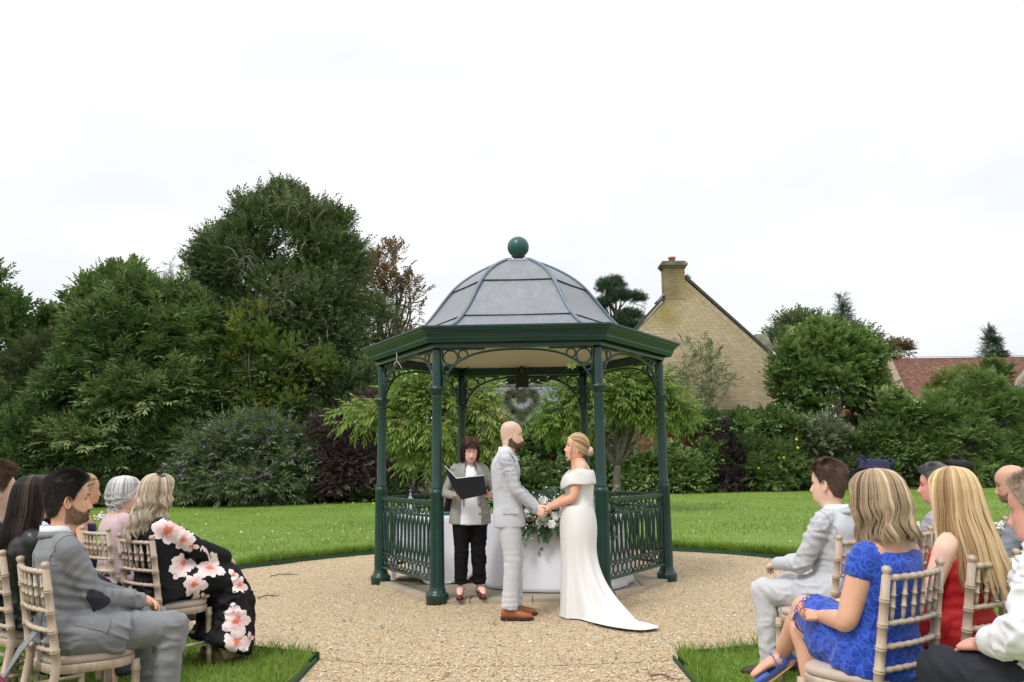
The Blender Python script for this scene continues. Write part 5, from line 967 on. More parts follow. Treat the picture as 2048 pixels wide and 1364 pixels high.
    def legs(s, mb, rad, stop=1., n=16, side='LR', extra=0):
        for q in side:
            a, b, c = s.j['hip'+q], s.j['knee'+q], s.j['ank'+q]; c2 = b+(c-b)*stop; r = [x*s.k for x in rad]; p0 = a+(a-b)*.12
            mb.tube([p0, a+(b-a)*.12, a+(b-a)*.5, a+(b-a)*.86, b+unit(b-a)*.012+unit(b-c)*.012, b+(c2-b)*.16, b+(c2-b)*.45, c2], [r[0]*.9, r[0], r[1], r[2], r[2]*.98, r[3], r[4], r[5]], n, ref=(0, .6, .8), sub=4, rnd_end=False)
    def foot(s, mb, q, r=.036, tipz=None):
        a, t = s.j['ank'+q], s.j['toe'+q]; h = a+(a-t)*np.array([.25, .25, 0]); h[2] = a[2]-.045; m = a+(t-a)*.5
        mb.tube([h+[0, 0, 0], a+(t-a)*.1-[0, 0, .03], m, t], [(.030, .030), (.034, .038), (.040, .024), (.030, .014)], 12, ref=(0, 0, 1), sub=3, rnd_end=True)
    def finger(s, mb, p, d, n, L, r, curl, mat=0, nail=None):
        pts = [p]; a = curl*.55
        for f in (.45, .31, .24): 
            dd = d*math.cos(a)-n*math.sin(a); pts.append(pts[-1]+dd*L*f); a += curl
        mb.tube(pts, [r*1.08, r, r*.93, r*.72], 7, ref=n, mat=mat, sub=3, rnd_end=True)
        if nail is not None:
            nn = n*math.cos(a-curl)+d*math.sin(a-curl); e = pts[-1]; mb.ell(e+nn*r*.5, (r*.6,)*3, 6, 5, mat=nail)
    def hand(s, q, d, n, curl=.5, size=1., spread=.10, thumb=.6, nail=None, fing=(1, 1, 1, 1)):
        mb = s.hands; w = s.j['wr'+q]; d = unit(d); n = np.asarray(n, float); n = unit(n-n.dot(d)*d); l = np.cross(d, n); K = s.k*size*(1-.08*s.fem); td = -l if q == 'R' else l
        mb.tube([w-d*.035*K, w, w+d*.03*K, w+d*.065*K, w+d*.09*K], [(.026*K, .019*K), (.027*K, .019*K), (.036*K, .0175*K), (.041*K, .0155*K), (.037*K, .011*K)], 12, ref=n, sub=3, e=2.4)
        for i, (o, L, r) in enumerate(((1.0, .072, .0086), (.34, .080, .0090), (-.33, .074, .0086), (-1., .058, .0076))):
            b = w+d*(.082-.004*abs(o-.3))*K+td*o*.0295*K; s.finger(mb, b-d*.012*K, unit(d+td*o*spread), n, L*K*1.12, r*K, curl*fing[i]*(1+.06*i), nail=nail)
        b = w+d*.022*K+td*.026*K-n*.006*K; dd = unit(d*.75+td*thumb-n*.35); mb.tube([b-dd*.012*K, b+dd*.028*K, b+unit(dd+d*.35)*.055*K, b+unit(dd+d*.55)*.078*K], [.0125*K, .0115*K, .0098*K, .0075*K], 8, ref=n, sub=3, rnd_end=True)
        if nail is not None: mb.ell(b+unit(dd+d*.55)*.08*K+n*.004, (.006*K,)*3, 6, 5, mat=nail)
    def body(s, mat, prof=None, vox=.012, armr=None, legr=None, nailmat=None, eyes=True, feet=False):
        m = MB(); fem = s.fem; s.torso(m, prof or (s.PF if fem else s.PM), 2.2); g = 1-.10*fem
        s.arms(m, armr or [.030*g, .044*g, .043*g, .040*g, .036*g, .037*g, .026*g]); s.legs(m, legr or [.082, .076, .056, .054, .052, .034])
        if feet:
            for q in 'LR': s.foot(m, q)
        V, F, N = remesh(m, vox, 5); b = MB(); b.add(V, F)
        hv, C, P, Z = head_grid(s.sp); ny, nx = P.shape; V2 = s.toW(hv.reshape(-1, 3)); F2 = [(j*nx+i, j*nx+(i+1) % nx, (j+1)*nx+(i+1) % nx, (j+1)*nx+i) for j in range(ny-1) for i in range(nx)]
        F2.append(tuple(range((ny-1)*nx, ny*nx))); b.add(V2, F2, 0, .5, C.reshape(-1, 4))
        e = MB(); kk = s.sp.get('w', 1)
        for sx in (-1, 1):                                                    # ears
            c = np.array([sx*.074*kk, -.006, .095]); th = np.linspace(0, 2*PI, 15)[:-1]
            for rr, oy, off, rad in ((1., 0, .006, .0046), ): e.tube([c+np.array([sx*(.006+.006*math.cos(a)*-1*.6), math.cos(a)*.0165*(1 if math.sin(a) > -.3 else .75), math.sin(a)*.030]) for a in np.append(th, th[0])], [rad]*15, 6, cap=False)
            e.ell(c+np.array([sx*.0005, .002, 0]), (.006, .013, .025), 10, 7); e.ell(c+np.array([sx*.004, .002, -.026]), (.006, .008, .008), 8, 6)
        if eyes:
            for sx in (-1, 1):
                f, _, _ = HEAD(np.array([.11])); ec = np.array([sx*.0305, f[0]-.0228, .1095]); n0 = e.n; e.ell(ec, (.0125, .0125, .0115), 14, 12, mat=1)
                e.ell(ec+np.array([0, .0085, -.001]), (.0056, .0048, .0056), 10, 6, mat=2)
                if s.sp.get('lids', 1): e.tube([ec+np.array([u*.015, .0118-.35*u*u*.018, .0058-.004*u*u]) for u in np.linspace(-1, 1, 7)], [.0023]*7, 5, mat=2 if s.sp.get('lash', 0) else 3)
        else:
            for sx in (-1, 1):
                f, _, _ = HEAD(np.array([.11])); ec = np.array([sx*.0305, f[0]-.0215, .1095]); e.ell(ec, (.0135, .0125, .0105), 14, 10, mat=0); e.tube([ec+np.array([u*.014, .0115-.3*u*u*.018, -.005-.003*(1-u*u)]) for u in np.linspace(-1, 1, 7)], [.0016]*7, 5, mat=3)
        for sx in (-1, 1):
            f, _, w = HEAD(np.array([.131])); bp_ = [np.array([sx*(.013+.034*u), f[0]*math.sqrt(max(0, 1-((.013+.034*u)/w[0])**2.15))+.004*(1-.6*fem), .1285+.006*math.sin(u*2.4)+.001]) for u in np.linspace(0, 1, 7)]
            e.tube(bp_, [(.0022, .0035), (.003, .0045), (.003, .0045), (.003, .004), (.0025, .0035), (.002, .003), (.001, .0015)] if not fem else [(.0018, .0026)]*6+[(.001, .001)], 6, ref=(0, 0, 1), mat=3)
        b.add(s.toW(e.verts()), e.f, e.m)
        if s.sp.get('teeth'): b.add(s.toW(np.array([(x, .103-18*x*x, z) for x in np.linspace(-.017, .017, 7) for z in (.0352+.9*abs(x)**1.2*.25, .0405+.9*abs(x)**1.2*.12)])), [(2*i, 2*i+1, 2*i+3, 2*i+2) for i in range(6)], 1)
        if s.hands.n: b.add(s.hands.verts(), s.hands.f, [x if x == 0 else 4 for x in s.hands.m])
        return b.build('body', [mat, M_eyew, M_iris, s.sp.get('brow', M_brow), nailmat or M_nail], s.root)
    def cloth(s, name, mat, make, vox=.011, it=5, wr=.004, fr=9., folds=(), stretch=(1, 1, 1), post=None, label=None, crease=2.4):
        m = MB(); make(m); V, F, N = remesh(m, vox, it); P = V*np.array(stretch); d = (vnoise(P, fr*.7, 1)-.5)*wr*.9+(vnoise(P, fr*2.6, 2)-.5)*wr*.35; Pw = P+(np.stack([vnoise(P, 5., 4), vnoise(P, 5., 5), vnoise(P, 5., 6)], 1)-.5)*.16; rg_ = (1-np.abs(2*vnoise(Pw*np.array([1, 1, 1.5]), 13., 7)-1))**4*sm(.42, .68, vnoise(V, 4.5, 9)); d = d+rg_*wr*crease
        for c, ax, R_, lam, amp in folds:
            q = V-np.asarray(c); h = q @ unit(ax); wv = np.sin(2*PI*h/lam+9*vnoise(V, 6., 3))*(.25+1.2*vnoise(V, 9., 8)); d = d+amp*wv*np.exp(-(np.linalg.norm(q, axis=1)/R_)**2)
        V = V+N*d[:, None]; 
        if post is not None: V = post(V, N)
        b = MB(); b.add(V, F); return b.build(name, mat, s.root, label=label)
    def limb_folds(s, amp=.004):
        j = s.j; out = []
        for q in 'LR':
            out += [(j['el'+q]+np.array([0, .03, .02]), j['wr'+q]-j['sh'+q], .085, .05, amp), (j['sh'+q]+(j['el'+q]-j['sh'+q])*.3+np.array([0, .05, -.03]), j['el'+q]-j['sh'+q]+np.array([.1, .05, 0]), .09, .055, amp*.7)]
        return out
    JM = [(-.27, .208, .150, .145), (-.17, .202, .150, .145), (-.04, .192, .142, .145), (.12, .180, .132, .128), (.32, .166, .130, .112), (.5, .172, .134, .112), (.68, .182, .136, .118), (.80, .176, .122, .115), (.875, .142, .088, .096), (.925, .094, .070, .080), (.965, .072, .062, .072), (.99, .066, .056, .068)]
    def jacket(s, mat, prof=None, sl=None, up=(0, 0, .0), stop=.97, wr=.005, hem=None, vox=.0095, name='jacket', e=2.5, extra=None, folds=(), post=None):
        def make(m):
            s.torso(m, prof or s.JM, e); s.arms(m, sl or [.042, .056, .058, .053, .049, .049, .041], up=up, stop=stop, n=16)
            if extra: extra(m)
            if hem:
                for q in 'LR': a_, k_ = s.j['hip'+q], s.j['knee'+q]; sx = -.03 if q == 'L' else .03; m.tube([a_-(k_-a_)*.28+[sx*.3, 0, .03], a_+[sx, 0, .004], a_+(k_-a_)*.25+[sx, 0, .004], a_+(k_-a_)*(.50 if q == 'R' else .42)+[sx, 0, -.01]], [.10, .116, .113, .098], 18, ref=(0, .3, 1), sub=4, e=2.2)
        return s.cloth(name, mat, make, vox, 5, wr, 8., list(s.limb_folds(.0038))+list(folds), (1, 1, 1.6), post)
    def collar(s, mat, name, t0, t1, r0, r1, open_deg=38, th=.006, drop=.02, dy=.0):
        """a turned-up band round the neck, open at the front"""
        m = MB(); A = np.radians(np.linspace(90+open_deg, 450-open_deg, 31)); rows = []
        for a in A:
            c, si = math.cos(a), math.sin(a); fz = -drop*max(si, 0)**2; q = []
            for t, r in ((t0, r0), (t1, r1), (t1, r1-th), (t0, r0-th)):
                b = s.spine(t); q.append(b+s.X*c*r*s.k+np.array([0, si*r*s.k*1.05+dy, fz]))
            rows.append(np.array(q))
        m.loft(rows); return m.build(name, mat, s.root)
    def trousers(s, mat, rad=None, hipr=None, stop=.96, wr=.005, side='LR', name='trousers', wid=1., vox=.010):
        rad = rad or [.100, .092, .078, .074, .068, .062]
        def make(m):
            s.torso(m, [(-.22, .09, .08, .10), (-.15, .15, .11, .13), (-.04, .176, .122, .142), (.08, .172, .118, .125), (.2, .158, .112, .108)], 2.3); s.legs(m, rad, stop, side=side)
        j = s.j; f = []
        for q in side: f += [(j['knee'+q], j['ank'+q]-j['hip'+q], .10, .055, .003), (j['hip'+q]+(j['knee'+q]-j['hip'+q])*.15+[0, .02, .05], j['knee'+q]-j['hip'+q], .12, .05, .006), (j['ank'+q]+[0, 0, .05], (0, 0, 1), .10, .05, .005)]
        return s.cloth(name, mat, make, vox, 5, wr, 9., f)
    def shoe(s, q, mat, sole, kind='oxford', lift=0.):
        a, t = s.j['ank'+q].copy(), s.j['toe'+q].copy(); d = t-a; d[2] = 0; d = unit(d); sd_ = np.array([d[1], -d[0], 0]); K = s.k; base = a[2]-.083; L = .285*K if kind == 'oxford' else .245*K; h0 = a-d*.075*K; rows = []
        if kind == 'oxford': S = [(0, .020, .050, 0), (.05, .030, .078, 0), (.18, .035, .098, 0), (.34, .035, .098, 0), (.46, .037, .080, 0), (.6, .042, .062, 0), (.76, .045, .050, 0), (.9, .036, .040, 0), (.98, .018, .026, 0)]
        else: S = [(0, .018, .062, .045), (.06, .027, .072, .045), (.2, .030, .060, .040), (.38, .028, .040, .026), (.55, .035, .030, .010), (.75, .037, .034, .0), (.9, .028, .032, 0), (1., .010, .018, 0)]
        m = MB(); ms = MB()
        for f, w, h, l_ in S:
            c = h0+d*L*f; th = np.linspace(0, PI, 9); z0 = base+.016+l_+lift
            rows.append(np.concatenate([[c+sd_*w*K*math.cos(x)*(1 if x < .1 or x > 3 else 1.06)+np.array([0, 0, z0+h*K*math.sin(x)**.8-c[2]]) for x in th]]))
        m.loft(rows, closed=True); o = m.build('shoe', mat, s.root)
        lo = [np.array([h0+d*L*f+sd_*w*K*1.07*g+np.array([0, 0, base+l_+lift+zz-(h0+d*L*f)[2]]) for g, zz in ((-1, .002), (1, .002), (1, .0175), (-1, .0175))]) for f, w, h, l_ in [(-.01, .020, 0, S[0][3])]+S+[(1.015, .014, 0, 0)]]; ms.loft(lo); ms.build('sole', sole, o, False)
        hb = h0+d*.03*K; mh = MB()
        if kind == 'oxford': mh.loft([np.array([hb-d*.028+sd_*.033*g*K+[0, 0, zz-hb[2]] for g in (-1, 1)]+[hb+d*.045+sd_*.036*g*K+[0, 0, zz-hb[2]] for g in (1, -1)]) for zz in (base+lift, base+lift+.017)]); mh.build('heel', sole, o, False)
        else: mh.tube([hb+[0, 0, base+lift-hb[2]], hb+[0, 0, base+lift+.05-hb[2]]], [.008, .020], 8); mh.build('heel', mat, o)
        return o
# ---- hair
def strands(parent, paths, rad, rnd, mat, M=None, name='strands', taper=(.8, 1, 1, .25)):
    """thin hairs: one curves object below the hair it belongs to; paths (n,k,3)"""
    n, k, _ = paths.shape; P = paths.reshape(-1, 3); P = M(P) if M else P; cu = bpy.data.hair_curves.new(name); cu.add_curves([k]*n); cu.attributes['position'].data.foreach_set('vector', P.astype(np.float32).ravel())
    w = np.interp(np.linspace(0, 1, k), np.linspace(0, 1, len(taper)), taper); a = cu.attributes.get('radius') or cu.attributes.new('radius', 'FLOAT', 'POINT'); a.data.foreach_set('value', (np.asarray(rad).reshape(-1, 1)*np.ones((n, 1))*w[None]).astype(np.float32).ravel())
    cu.attributes.new('rnd', 'FLOAT', 'CURVE').data.foreach_set('value', np.clip(rnd, 0, 1).astype(np.float32)); cu.materials.append(mat); return link(name, cu, parent)
def short_hair(s, mat, th=.013, side=.006, n=4200, ln=(.014, .03), up=.35, back=.3, front=0., bald=None, seed=1, name='hair', line=0.):
    V, C, P, Z = head_grid(s.sp, 104, 74); r = np.random.default_rng(seed); ph = np.abs(P); hl = HAIRLINE(ph)+line*np.cos(P)*(np.cos(P) > 0); msk = sm(-.002, .012, Z-hl)
    if bald is not None: msk = msk*bald(P, Z)
    N = unit(V-np.array([0, -.005, .105])); t_ = (side+(th-side)*sm(.10, .20, Z))*msk+.0006+front*sm(.9, .2, ph)*sm(.17, .2, Z)*msk; Q = V+N*t_[..., None]+N*((vnoise(V.reshape(-1, 3)*np.array([1, .5, 1]), 55, seed).reshape(P.shape)-.5)*.003*msk)[..., None]
    ny, nx = P.shape; b = MB(); F = [(j*nx+i, j*nx+(i+1) % nx, (j+1)*nx+(i+1) % nx, (j+1)*nx+i) for j in range(ny-1) for i in range(nx) if min(msk[j, i], msk[j, (i+1) % nx], msk[j+1, i], msk[j+1, (i+1) % nx]) > .02]
    F.append(tuple(range((ny-1)*nx, ny*nx))); b.add(s.toW(Q.reshape(-1, 3)), F, 0, r.random(nx*ny)*.35)
    o = b.build(name, mat, s.root); n = int(n*2.2)
    k = r.choice(nx*ny, n, p=(msk**2*(Z > -.01)).ravel()/(msk**2*(Z > -.01)).sum()); p = (V+N*(t_*.4)[..., None]).reshape(-1, 3)[k]+r.normal(0, .0022, (n, 3)); nn = N.reshape(-1, 3)[k]; pn = vnoise(p, 38., seed); fl = np.stack([(pn-.5)*1.6+r.normal(0, .18, n), np.full(n, -back*1.6)+r.normal(0, .2, n), np.full(n, -.55)], 1); fl = fl-(fl*nn).sum(1, keepdims=True)*nn; frt = sm(.15, .205, Z).ravel()[k][:, None]
    d = unit(nn*(up*.9+.5*frt*up)+fl*(1-.35*frt)+np.array([0, front*40, front*30])*frt); L = (side*.9+r.uniform(*ln, n)*(.35+.65*frt[:, 0])+t_.reshape(-1)[k]*.5)[:, None]; b2_ = unit(d+fl*.8-nn*.35)
    strands(o, np.stack([p, p+d*L*.4, p+d*L*.75+b2_*L*.1, p+d*L*.85+b2_*L*.35], 1), .00042*np.ones(n), .42+.5*(pn-.5)+r.normal(0, .16, n), mat, s.toW); return o
def beard_hair(s, mat, n=1600, L=.008, seed=3):
    V, C, P, Z = head_grid(s.sp); r = np.random.default_rng(seed); w = (C[..., 0].ravel() > .2)*C[..., 0].ravel()**2; k = r.choice(len(w), n, p=w/w.sum()); p = V.reshape(-1, 3)[k]+r.normal(0, .0015, (n, 3)); nn = unit(p-np.array([0, 0, .05])); d = unit(nn*.5+np.array([0, .2, -.8])+r.normal(0, .25, (n, 3))); strands([o for o in s.root.children if o.name.startswith('body')][0], np.stack([p-nn*.001, p+d*L*.5+nn*.001, p+d*L], 1), .0004*np.ones(n), r.random(n), mat, s.toW, 'beard')
def ribbons(b, paths, wid, rnd, ctr, M=None):
    """paths (n,k,3) -> tapered ribbons facing away from ctr"""
    n, k, _ = paths.shape; T = unit(np.gradient(paths, axis=1)); out = unit(paths-ctr); Sd = unit(np.cross(T, out)); w = wid[:, None]*np.interp(np.linspace(0, 1, k), [0, .1, .7, .93, 1], [.5, 1, 1, .6, .12])[None]; A, B_ = paths-Sd*w[..., None], paths+Sd*w[..., None]; C_ = paths+out*(w*.35)[..., None]
    V = np.stack([A, C_, B_], 2).reshape(-1, 3); V = M(V) if M else V; i = np.arange(n*k).reshape(n, k)[:, :-1].ravel()*3; F = np.concatenate([np.stack([i, i+1, i+4, i+3], 1), np.stack([i+1, i+2, i+5, i+4], 1)]); b.add(V, F, 0, np.repeat(rnd, k*3))
def long_hair(s, mat, keys, opening, zend, n=420, wave=(0, .1), wid=(.0022, .0045), jit=.006, zj=.02, seed=1, M=None, fringe=None, k=26, flick=0., name='hair', dens=None, lag=None, clump=18):
    r = np.random.default_rng(seed); tb = tab(sorted(keys), .02); zt = max(q[0] for q in keys); b = MB(); M = M or s.toW; op = lambda z: np.radians(np.interp(z, [q[0] for q in sorted(opening)], [q[1] for q in sorted(opening)])); ze = zend if callable(zend) else (lambda ph: zend+0*ph)
    def pos(phi, z, off, ph0=None):
        f, bb, w = tb(z); x, y = sec(phi, f+off, bb+off, w+off, 2.05); return np.stack([x, y+(lag(z) if lag else 0), z], -1)
    u = np.linspace(-PI, PI, 65); ss = np.linspace(0, 1, 30); U, S_ = np.meshgrid(u, ss); Zs = zt-(zt-ze(np.abs(U))-.012)*S_**1.5; ph = np.sign(U+1e-9)*np.maximum(np.abs(U), op(Zs)); G_ = pos(ph, Zs, -.004); b.loft([M(q) for q in G_], cap=False, closed=False, rnd=.12)
    n = int(n*5); lo = math.radians(6); phi = np.sign(r.random(n)-.5)*(lo+(PI-lo)*r.random(n)**.92); nl = clump*7; lc = np.sort(r.uniform(-PI, PI, nl)); li = np.clip(np.searchsorted(lc, phi), 0, nl-1); pl = lc[li]
    S_ = np.linspace(0, 1, k)[None]**1.5; z1 = (ze(np.abs(phi))+r.normal(0, zj*.8, nl)[li]+r.normal(0, zj*.5, n))[:, None]; Zs = zt-.001-(zt-z1)*S_; A = wave[0]*sm(.16, .0, Zs); cph = (r.uniform(-.9, .9, nl)[li]+5*vnoise(np.stack([phi*1.3, phi*0, phi*0], 1), 1., seed+3))[:, None]; arg = 2*PI*Zs/wave[1]*(1+r.uniform(-.06, .06, nl)[li])[:, None]+cph+r.normal(0, .2, (n, 1))
    fly = (r.random(n) < .03)[:, None]*r.uniform(.004, .012, (n, 1)); off = (r.uniform(-.003, jit, nl)[li]+r.normal(0, .0018, n))[:, None]*(.35+.65*S_)+A*.6*np.cos(arg)+flick*sm(.8, 1, S_)+fly*S_
    ph = pl[:, None]+(phi-pl)[:, None]*(1-.45*S_); ph = np.sign(phi)[:, None]*np.abs(ph); ph = np.sign(ph)*np.maximum(np.abs(ph), op(Zs)+np.abs(r.normal(0, .05, (n, 1)))); _, _, w = tb(Zs); ph = ph+(A*np.sin(arg)+fly*S_*r.normal(0, 1, (n, 1)))/np.maximum(w, .03)
    hc = .46+.55*(vnoise(np.stack([phi*3.1, phi*0, phi*0], 1), 1., seed)-.5)+r.normal(0, .13, nl)[li]+r.normal(0, .09, n); o = b.build(name, mat, s.root); strands(o, pos(ph, Zs, off), r.uniform(.0005, .0008, n), hc, mat, M)
    if fringe:
        m_ = fringe[1]*8; phi = r.uniform(-1, 1, m_)*math.radians(fringe[0]); z1 = fringe[2]+r.normal(0, .004, m_)-.03*np.abs(phi)**2+.006*np.sin(phi*22); Zs = zt-.012-(zt-.012-z1[:, None])*np.linspace(0, 1, 14)[None]**1.4; f, bb, w = HEAD(np.minimum(Zs, .226)); q_ = r.normal(.014, .002, (m_, 1)); x, y = sec(phi[:, None]+.12*np.sin(phi[:, None]*17)*np.linspace(0, 1, 14)[None]**2, f+q_+0*Zs, bb+.012, w+.014, 2.05); strands(o, np.stack([x, y, Zs], -1), .0006*np.ones(m_), .4+.4*(r.random(m_)-.5), mat, M, 'fringe')
    return o
def updo(s, mat, bun=(0, -.125, .085), rb=(.046, .04, .042), n=420, seed=1, puff=.012, name='hair', face_strands=True, line=.186, part=.3):
    r = np.random.default_rng(seed); b = MB(); n = n*5; c = np.array([0, -.006, .118]); R_ = np.array([.079, .106, .112])+puff; bun = np.array(bun); e = unit((bun-c)/R_); ph = np.concatenate([r.uniform(-1.95, 1.95, n)]); hz_ = np.interp(np.abs(ph), [0, .5, 1.0, 1.3, 1.5, 1.75, 2.0], [.192, .188, .168, .135, .105, .075, .05]); f, bb, w = HEAD(hz_); x, y = sec(ph, f, bb, w); S0 = unit((np.stack([x, y, hz_], 1)-c)/R_); k = 22; t_ = np.linspace(0, 1, k)
    om = np.arccos(np.clip(S0 @ e, -1, 1))[:, None]; D = (np.sin((1-t_)*om)[..., None]*S0[:, None]+np.sin(t_*om)[..., None]*e)/np.sin(om)[..., None]; sag = np.sin(PI*t_)[None]*np.where(np.abs(ph) > 1, -.10, .05)[:, None]; D[..., 2] += sag; D = unit(D); lay = (.005*(vnoise(np.stack([ph*9, ph*0, ph*0], 1), 1., seed)-.6)+r.normal(0, .002, n))[:, None]*np.sin(PI*np.minimum(t_+.05, 1)); rad = 1+lay/.1-.10*(1-t_)**8; P = c+D*R_*rad[..., None]
    th = np.arange(40)/40*2*PI; rows = []
    u = np.linspace(-1.95, 1.95, 50); hz2 = np.interp(np.abs(u), [0, .5, 1.0, 1.3, 1.5, 1.75, 2.0], [.192, .188, .168, .135, .105, .075, .05]); f, bb, w = HEAD(hz2); x, y = sec(u, f, bb, w); S2 = unit((np.stack([x, y, hz2], 1)-c)/R_); om2 = np.arccos(np.clip(S2 @ e, -1, 1))[:, None]
    for t1 in np.linspace(.0, .98, 16):
        d = (np.sin((1-t1)*om2)*S2+np.sin(t1*om2)*e)/np.sin(om2); d[:, 2] += math.sin(PI*t1)*np.where(np.abs(u) > 1, -.10, .05); d = unit(d); rows.append(s.toW(c+d*R_*(.955-.06*(1-t1)**8)))
    b.loft(rows, cap=False, closed=False, rnd=.15)
    m2 = 900; a0_ = r.uniform(0, 6.28, m2); tl = r.normal(0, .5, m2); tt = np.linspace(0, 1, 16)[None]; ang = a0_[:, None]+tt*r.uniform(1.5, 3.2, (m2, 1)); el = tl[:, None]+.5*np.sin(tt*3+a0_[:, None]); Q = np.stack([np.cos(ang)*np.cos(el)*rb[0], np.sin(el)*rb[1], np.sin(ang)*np.cos(el)*rb[2]], -1)*(1+r.normal(0, .05, (m2, 1, 1)))+bun
    q = MB(); q.ell(bun, tuple(.93*x for x in rb), 14, 10); b.add(s.toW(q.verts()), q.f, 0, .25); o = b.build(name, mat, s.root); strands(o, P, r.uniform(.0005, .0008, n), .46+.5*(vnoise(np.stack([ph*9, ph*0, ph*0], 1), 1., seed+1)-.5)+r.normal(0, .15, n), mat, s.toW); strands(o, Q, .0007*np.ones(m2), .72+.2*np.sin(a0_*3)+r.normal(0, .12, m2), mat, s.toW, 'bun_strands')
    if face_strands:
        for sx in (-1, 1):
            L_ = []
            for i in range(38):
                q_ = r.normal(0, .0025, 3); L_.append(crom(np.array([(sx*.03, .086, .196), (sx*.060, .074, .165), (sx*.076, .062, .12), (sx*.074, .064, .07), (sx*.067, .074, .025), (sx*.070, .068, -.005), (sx*.062, .076, -.025+r.normal(0, .008))])+q_*np.array([1, 1.8, 1]), 4))
            strands(o, np.array(L_), .0006*np.ones(38), .75+.2*r.random(38), mat, s.toW, 'loose_lock')
    return o
def seam(f, P, mat, name='seam', r=.002):
    ob = [o for o in f.root.children if o.name.startswith('jacket') and 'collar' not in o.name][0]; bv = BVHTree.FromPolygons([v.co for v in ob.data.vertices], [tuple(p.vertices) for p in ob.data.polygons]); Q = []
    for p in P: h = bv.find_nearest(Vector(p)); Q.append(np.array(h[0])+np.array(h[1])*.0004)
    m = MB(); m.tube(Q, [r]*len(Q), 5); m.build(name, mat, f.root)
def suit_seams(f, mat):
    seam(f, [f.spine(t)+np.array([0, -.25, 0]) for t in np.linspace(.0, .90, 24)], mat, 'back_seam', .0018)
    for q, sx in (('L', -1), ('R', 1)):
        sh, el = f.j['sh'+q], f.j['el'+q]; ax = unit(unit(el-sh)*.55+f.X*sx*.85); e1 = unit(np.cross(ax, (0, 1, .1))); e2 = np.cross(ax, e1); c = sh+unit(el-sh)*.012+f.X*sx*-.012; seam(f, [c+e1*math.cos(a)*.10+e2*math.sin(a)*.10 for a in np.linspace(0, 2*PI, 33)], mat, 'armhole_seam')
def skin(name, col, lip=(.45, .13, .12), beard=(.05, .03, .02), stub=None, rough=.48, red=.35):
    t = NT(name); v = t.coord(); n = t.noise(v, 11, 4); n2 = t.noise(v, 260, 2)
    c = t.ramp(n, [(.3, cmul(col, .86)), (.7, cmul(col, 1.08))]); c = t.mix(t.math('MULTIPLY', t.noise(v, 5, 2), red), c, (col[0]*1.02, col[1]*.78, col[2]*.72)); a = t.attr('face', 'Color'); s = t.n('SeparateColor'); t.l(a, s.inputs[0])
    c = t.mix(t.math('MULTIPLY', s.outputs[0], t.math('ADD', .55, t.math('MULTIPLY', n2, .6))), c, beard); c = t.mix(s.outputs[1], c, lip); c = t.mix(t.math('MULTIPLY', s.outputs[2], .8), c, stub or cmul(col, .75))
    t.set(Base_Color=c, Roughness=rough, Specular_IOR_Level=.4, Subsurface_Weight=.12, Subsurface_Scale=.012); t.b.inputs['Subsurface Radius'].default_value = (1, .35, .2); t.bump(n2, .05, .001); return t.m
def hairmat(name, stops, rough=.5):
    t = NT(name); t.set(Base_Color=t.ramp(t.attr('rnd'), [(p, srgb(*c)) for p, c in stops]), Roughness=rough, Specular_IOR_Level=.35); return t.m
def suit(name, col, var=.05, weave=.35, rough=.85):
    t = NT(name); v = t.coord(); n = t.noise(v, 6, 3); w1 = t.noise(t.coord((1, 1, .06)), 420, 2); w2 = t.noise(t.coord((.06, .06, 1)), 420, 2); w = t.math('ADD', t.math('MULTIPLY', w1, .5), t.math('MULTIPLY', w2, .5))
    c = t.ramp(n, [(.3, cmul(col, 1-var)), (.7, cmul(col, 1+var))]); c = t.mix(t.ramp(w, [(.42, (0, 0, 0)), (.6, (weave,)*3)]), c, cmul(col, 1.25)); t.set(Base_Color=c, Roughness=rough, Specular_IOR_Level=.2, Sheen_Weight=.12); q = t.n('TexNoise'); q.noise_type = 'RIDGED_MULTIFRACTAL'; q.inputs['Scale'].default_value = 7; q.inputs['Detail'].default_value = 3; q.inputs['Distortion'].default_value = .7; t.l(t.coord((1, 1, 1.7)), q.inputs['Vector']); t.bump(t.math('ADD', q.outputs['Fac'], t.math('MULTIPLY', w, .15)), .15, .012); return t.m
M_eyew = mk('eye_white', (.62, .60, .57), .25); M_iris = mk('dark_iris', (.03, .02, .015), .2); M_brow = mk('brow_brown', (.06, .04, .028), .8); M_browl = mk('brow_fair', (.28, .19, .11), .8); M_nail = mk('nail_pale', (.70, .48, .42), .3)
# ------------------------------------------------------------------ the couple and the officiant
M_skinA = skin('skin_fair', srgb(232, 194, 174), srgb(186, 112, 104), srgb(88, 66, 56), srgb(196, 172, 158)); M_skinB = skin('skin_tan', srgb(226, 174, 146), srgb(190, 96, 92)); M_skinC = skin('skin_rosy', srgb(232, 188, 174), srgb(188, 88, 96)); M_skinD = skin('skin_olive', srgb(218, 172, 146), srgb(176, 104, 96), srgb(70, 52, 42)); M_skinE = skin('skin_ruddy', srgb(226, 172, 156), srgb(180, 104, 98), red=.6); M_skinF = skin('skin_pale', srgb(234, 196, 176), srgb(190, 110, 104))
M_ltgrey = suit('light_grey_suit', srgb(184, 186, 193)); M_ltgrey2 = suit('light_grey_trouser', srgb(190, 190, 194)); M_shirt = mk('white_shirt', (.72, .73, .77), .7, .03, 8, .1, 40); M_tan = mk('tan_leather', srgb(150, 84, 44), .32, .18, 14, coat=.2); M_sole = mk('dark_sole', (.02, .018, .016), .6); M_dkline = mk('dark_trim', (.10, .105, .12), .7); M_silk = mk('ice_blue_silk', srgb(196, 206, 218), .4, .06)
M_dress = mk('ivory_crepe', (.745, .74, .735), .62, .015, 3, .04, 60, sheen=.1); M_lash = mk('dark_lash', (.015, .012, .01), .6)
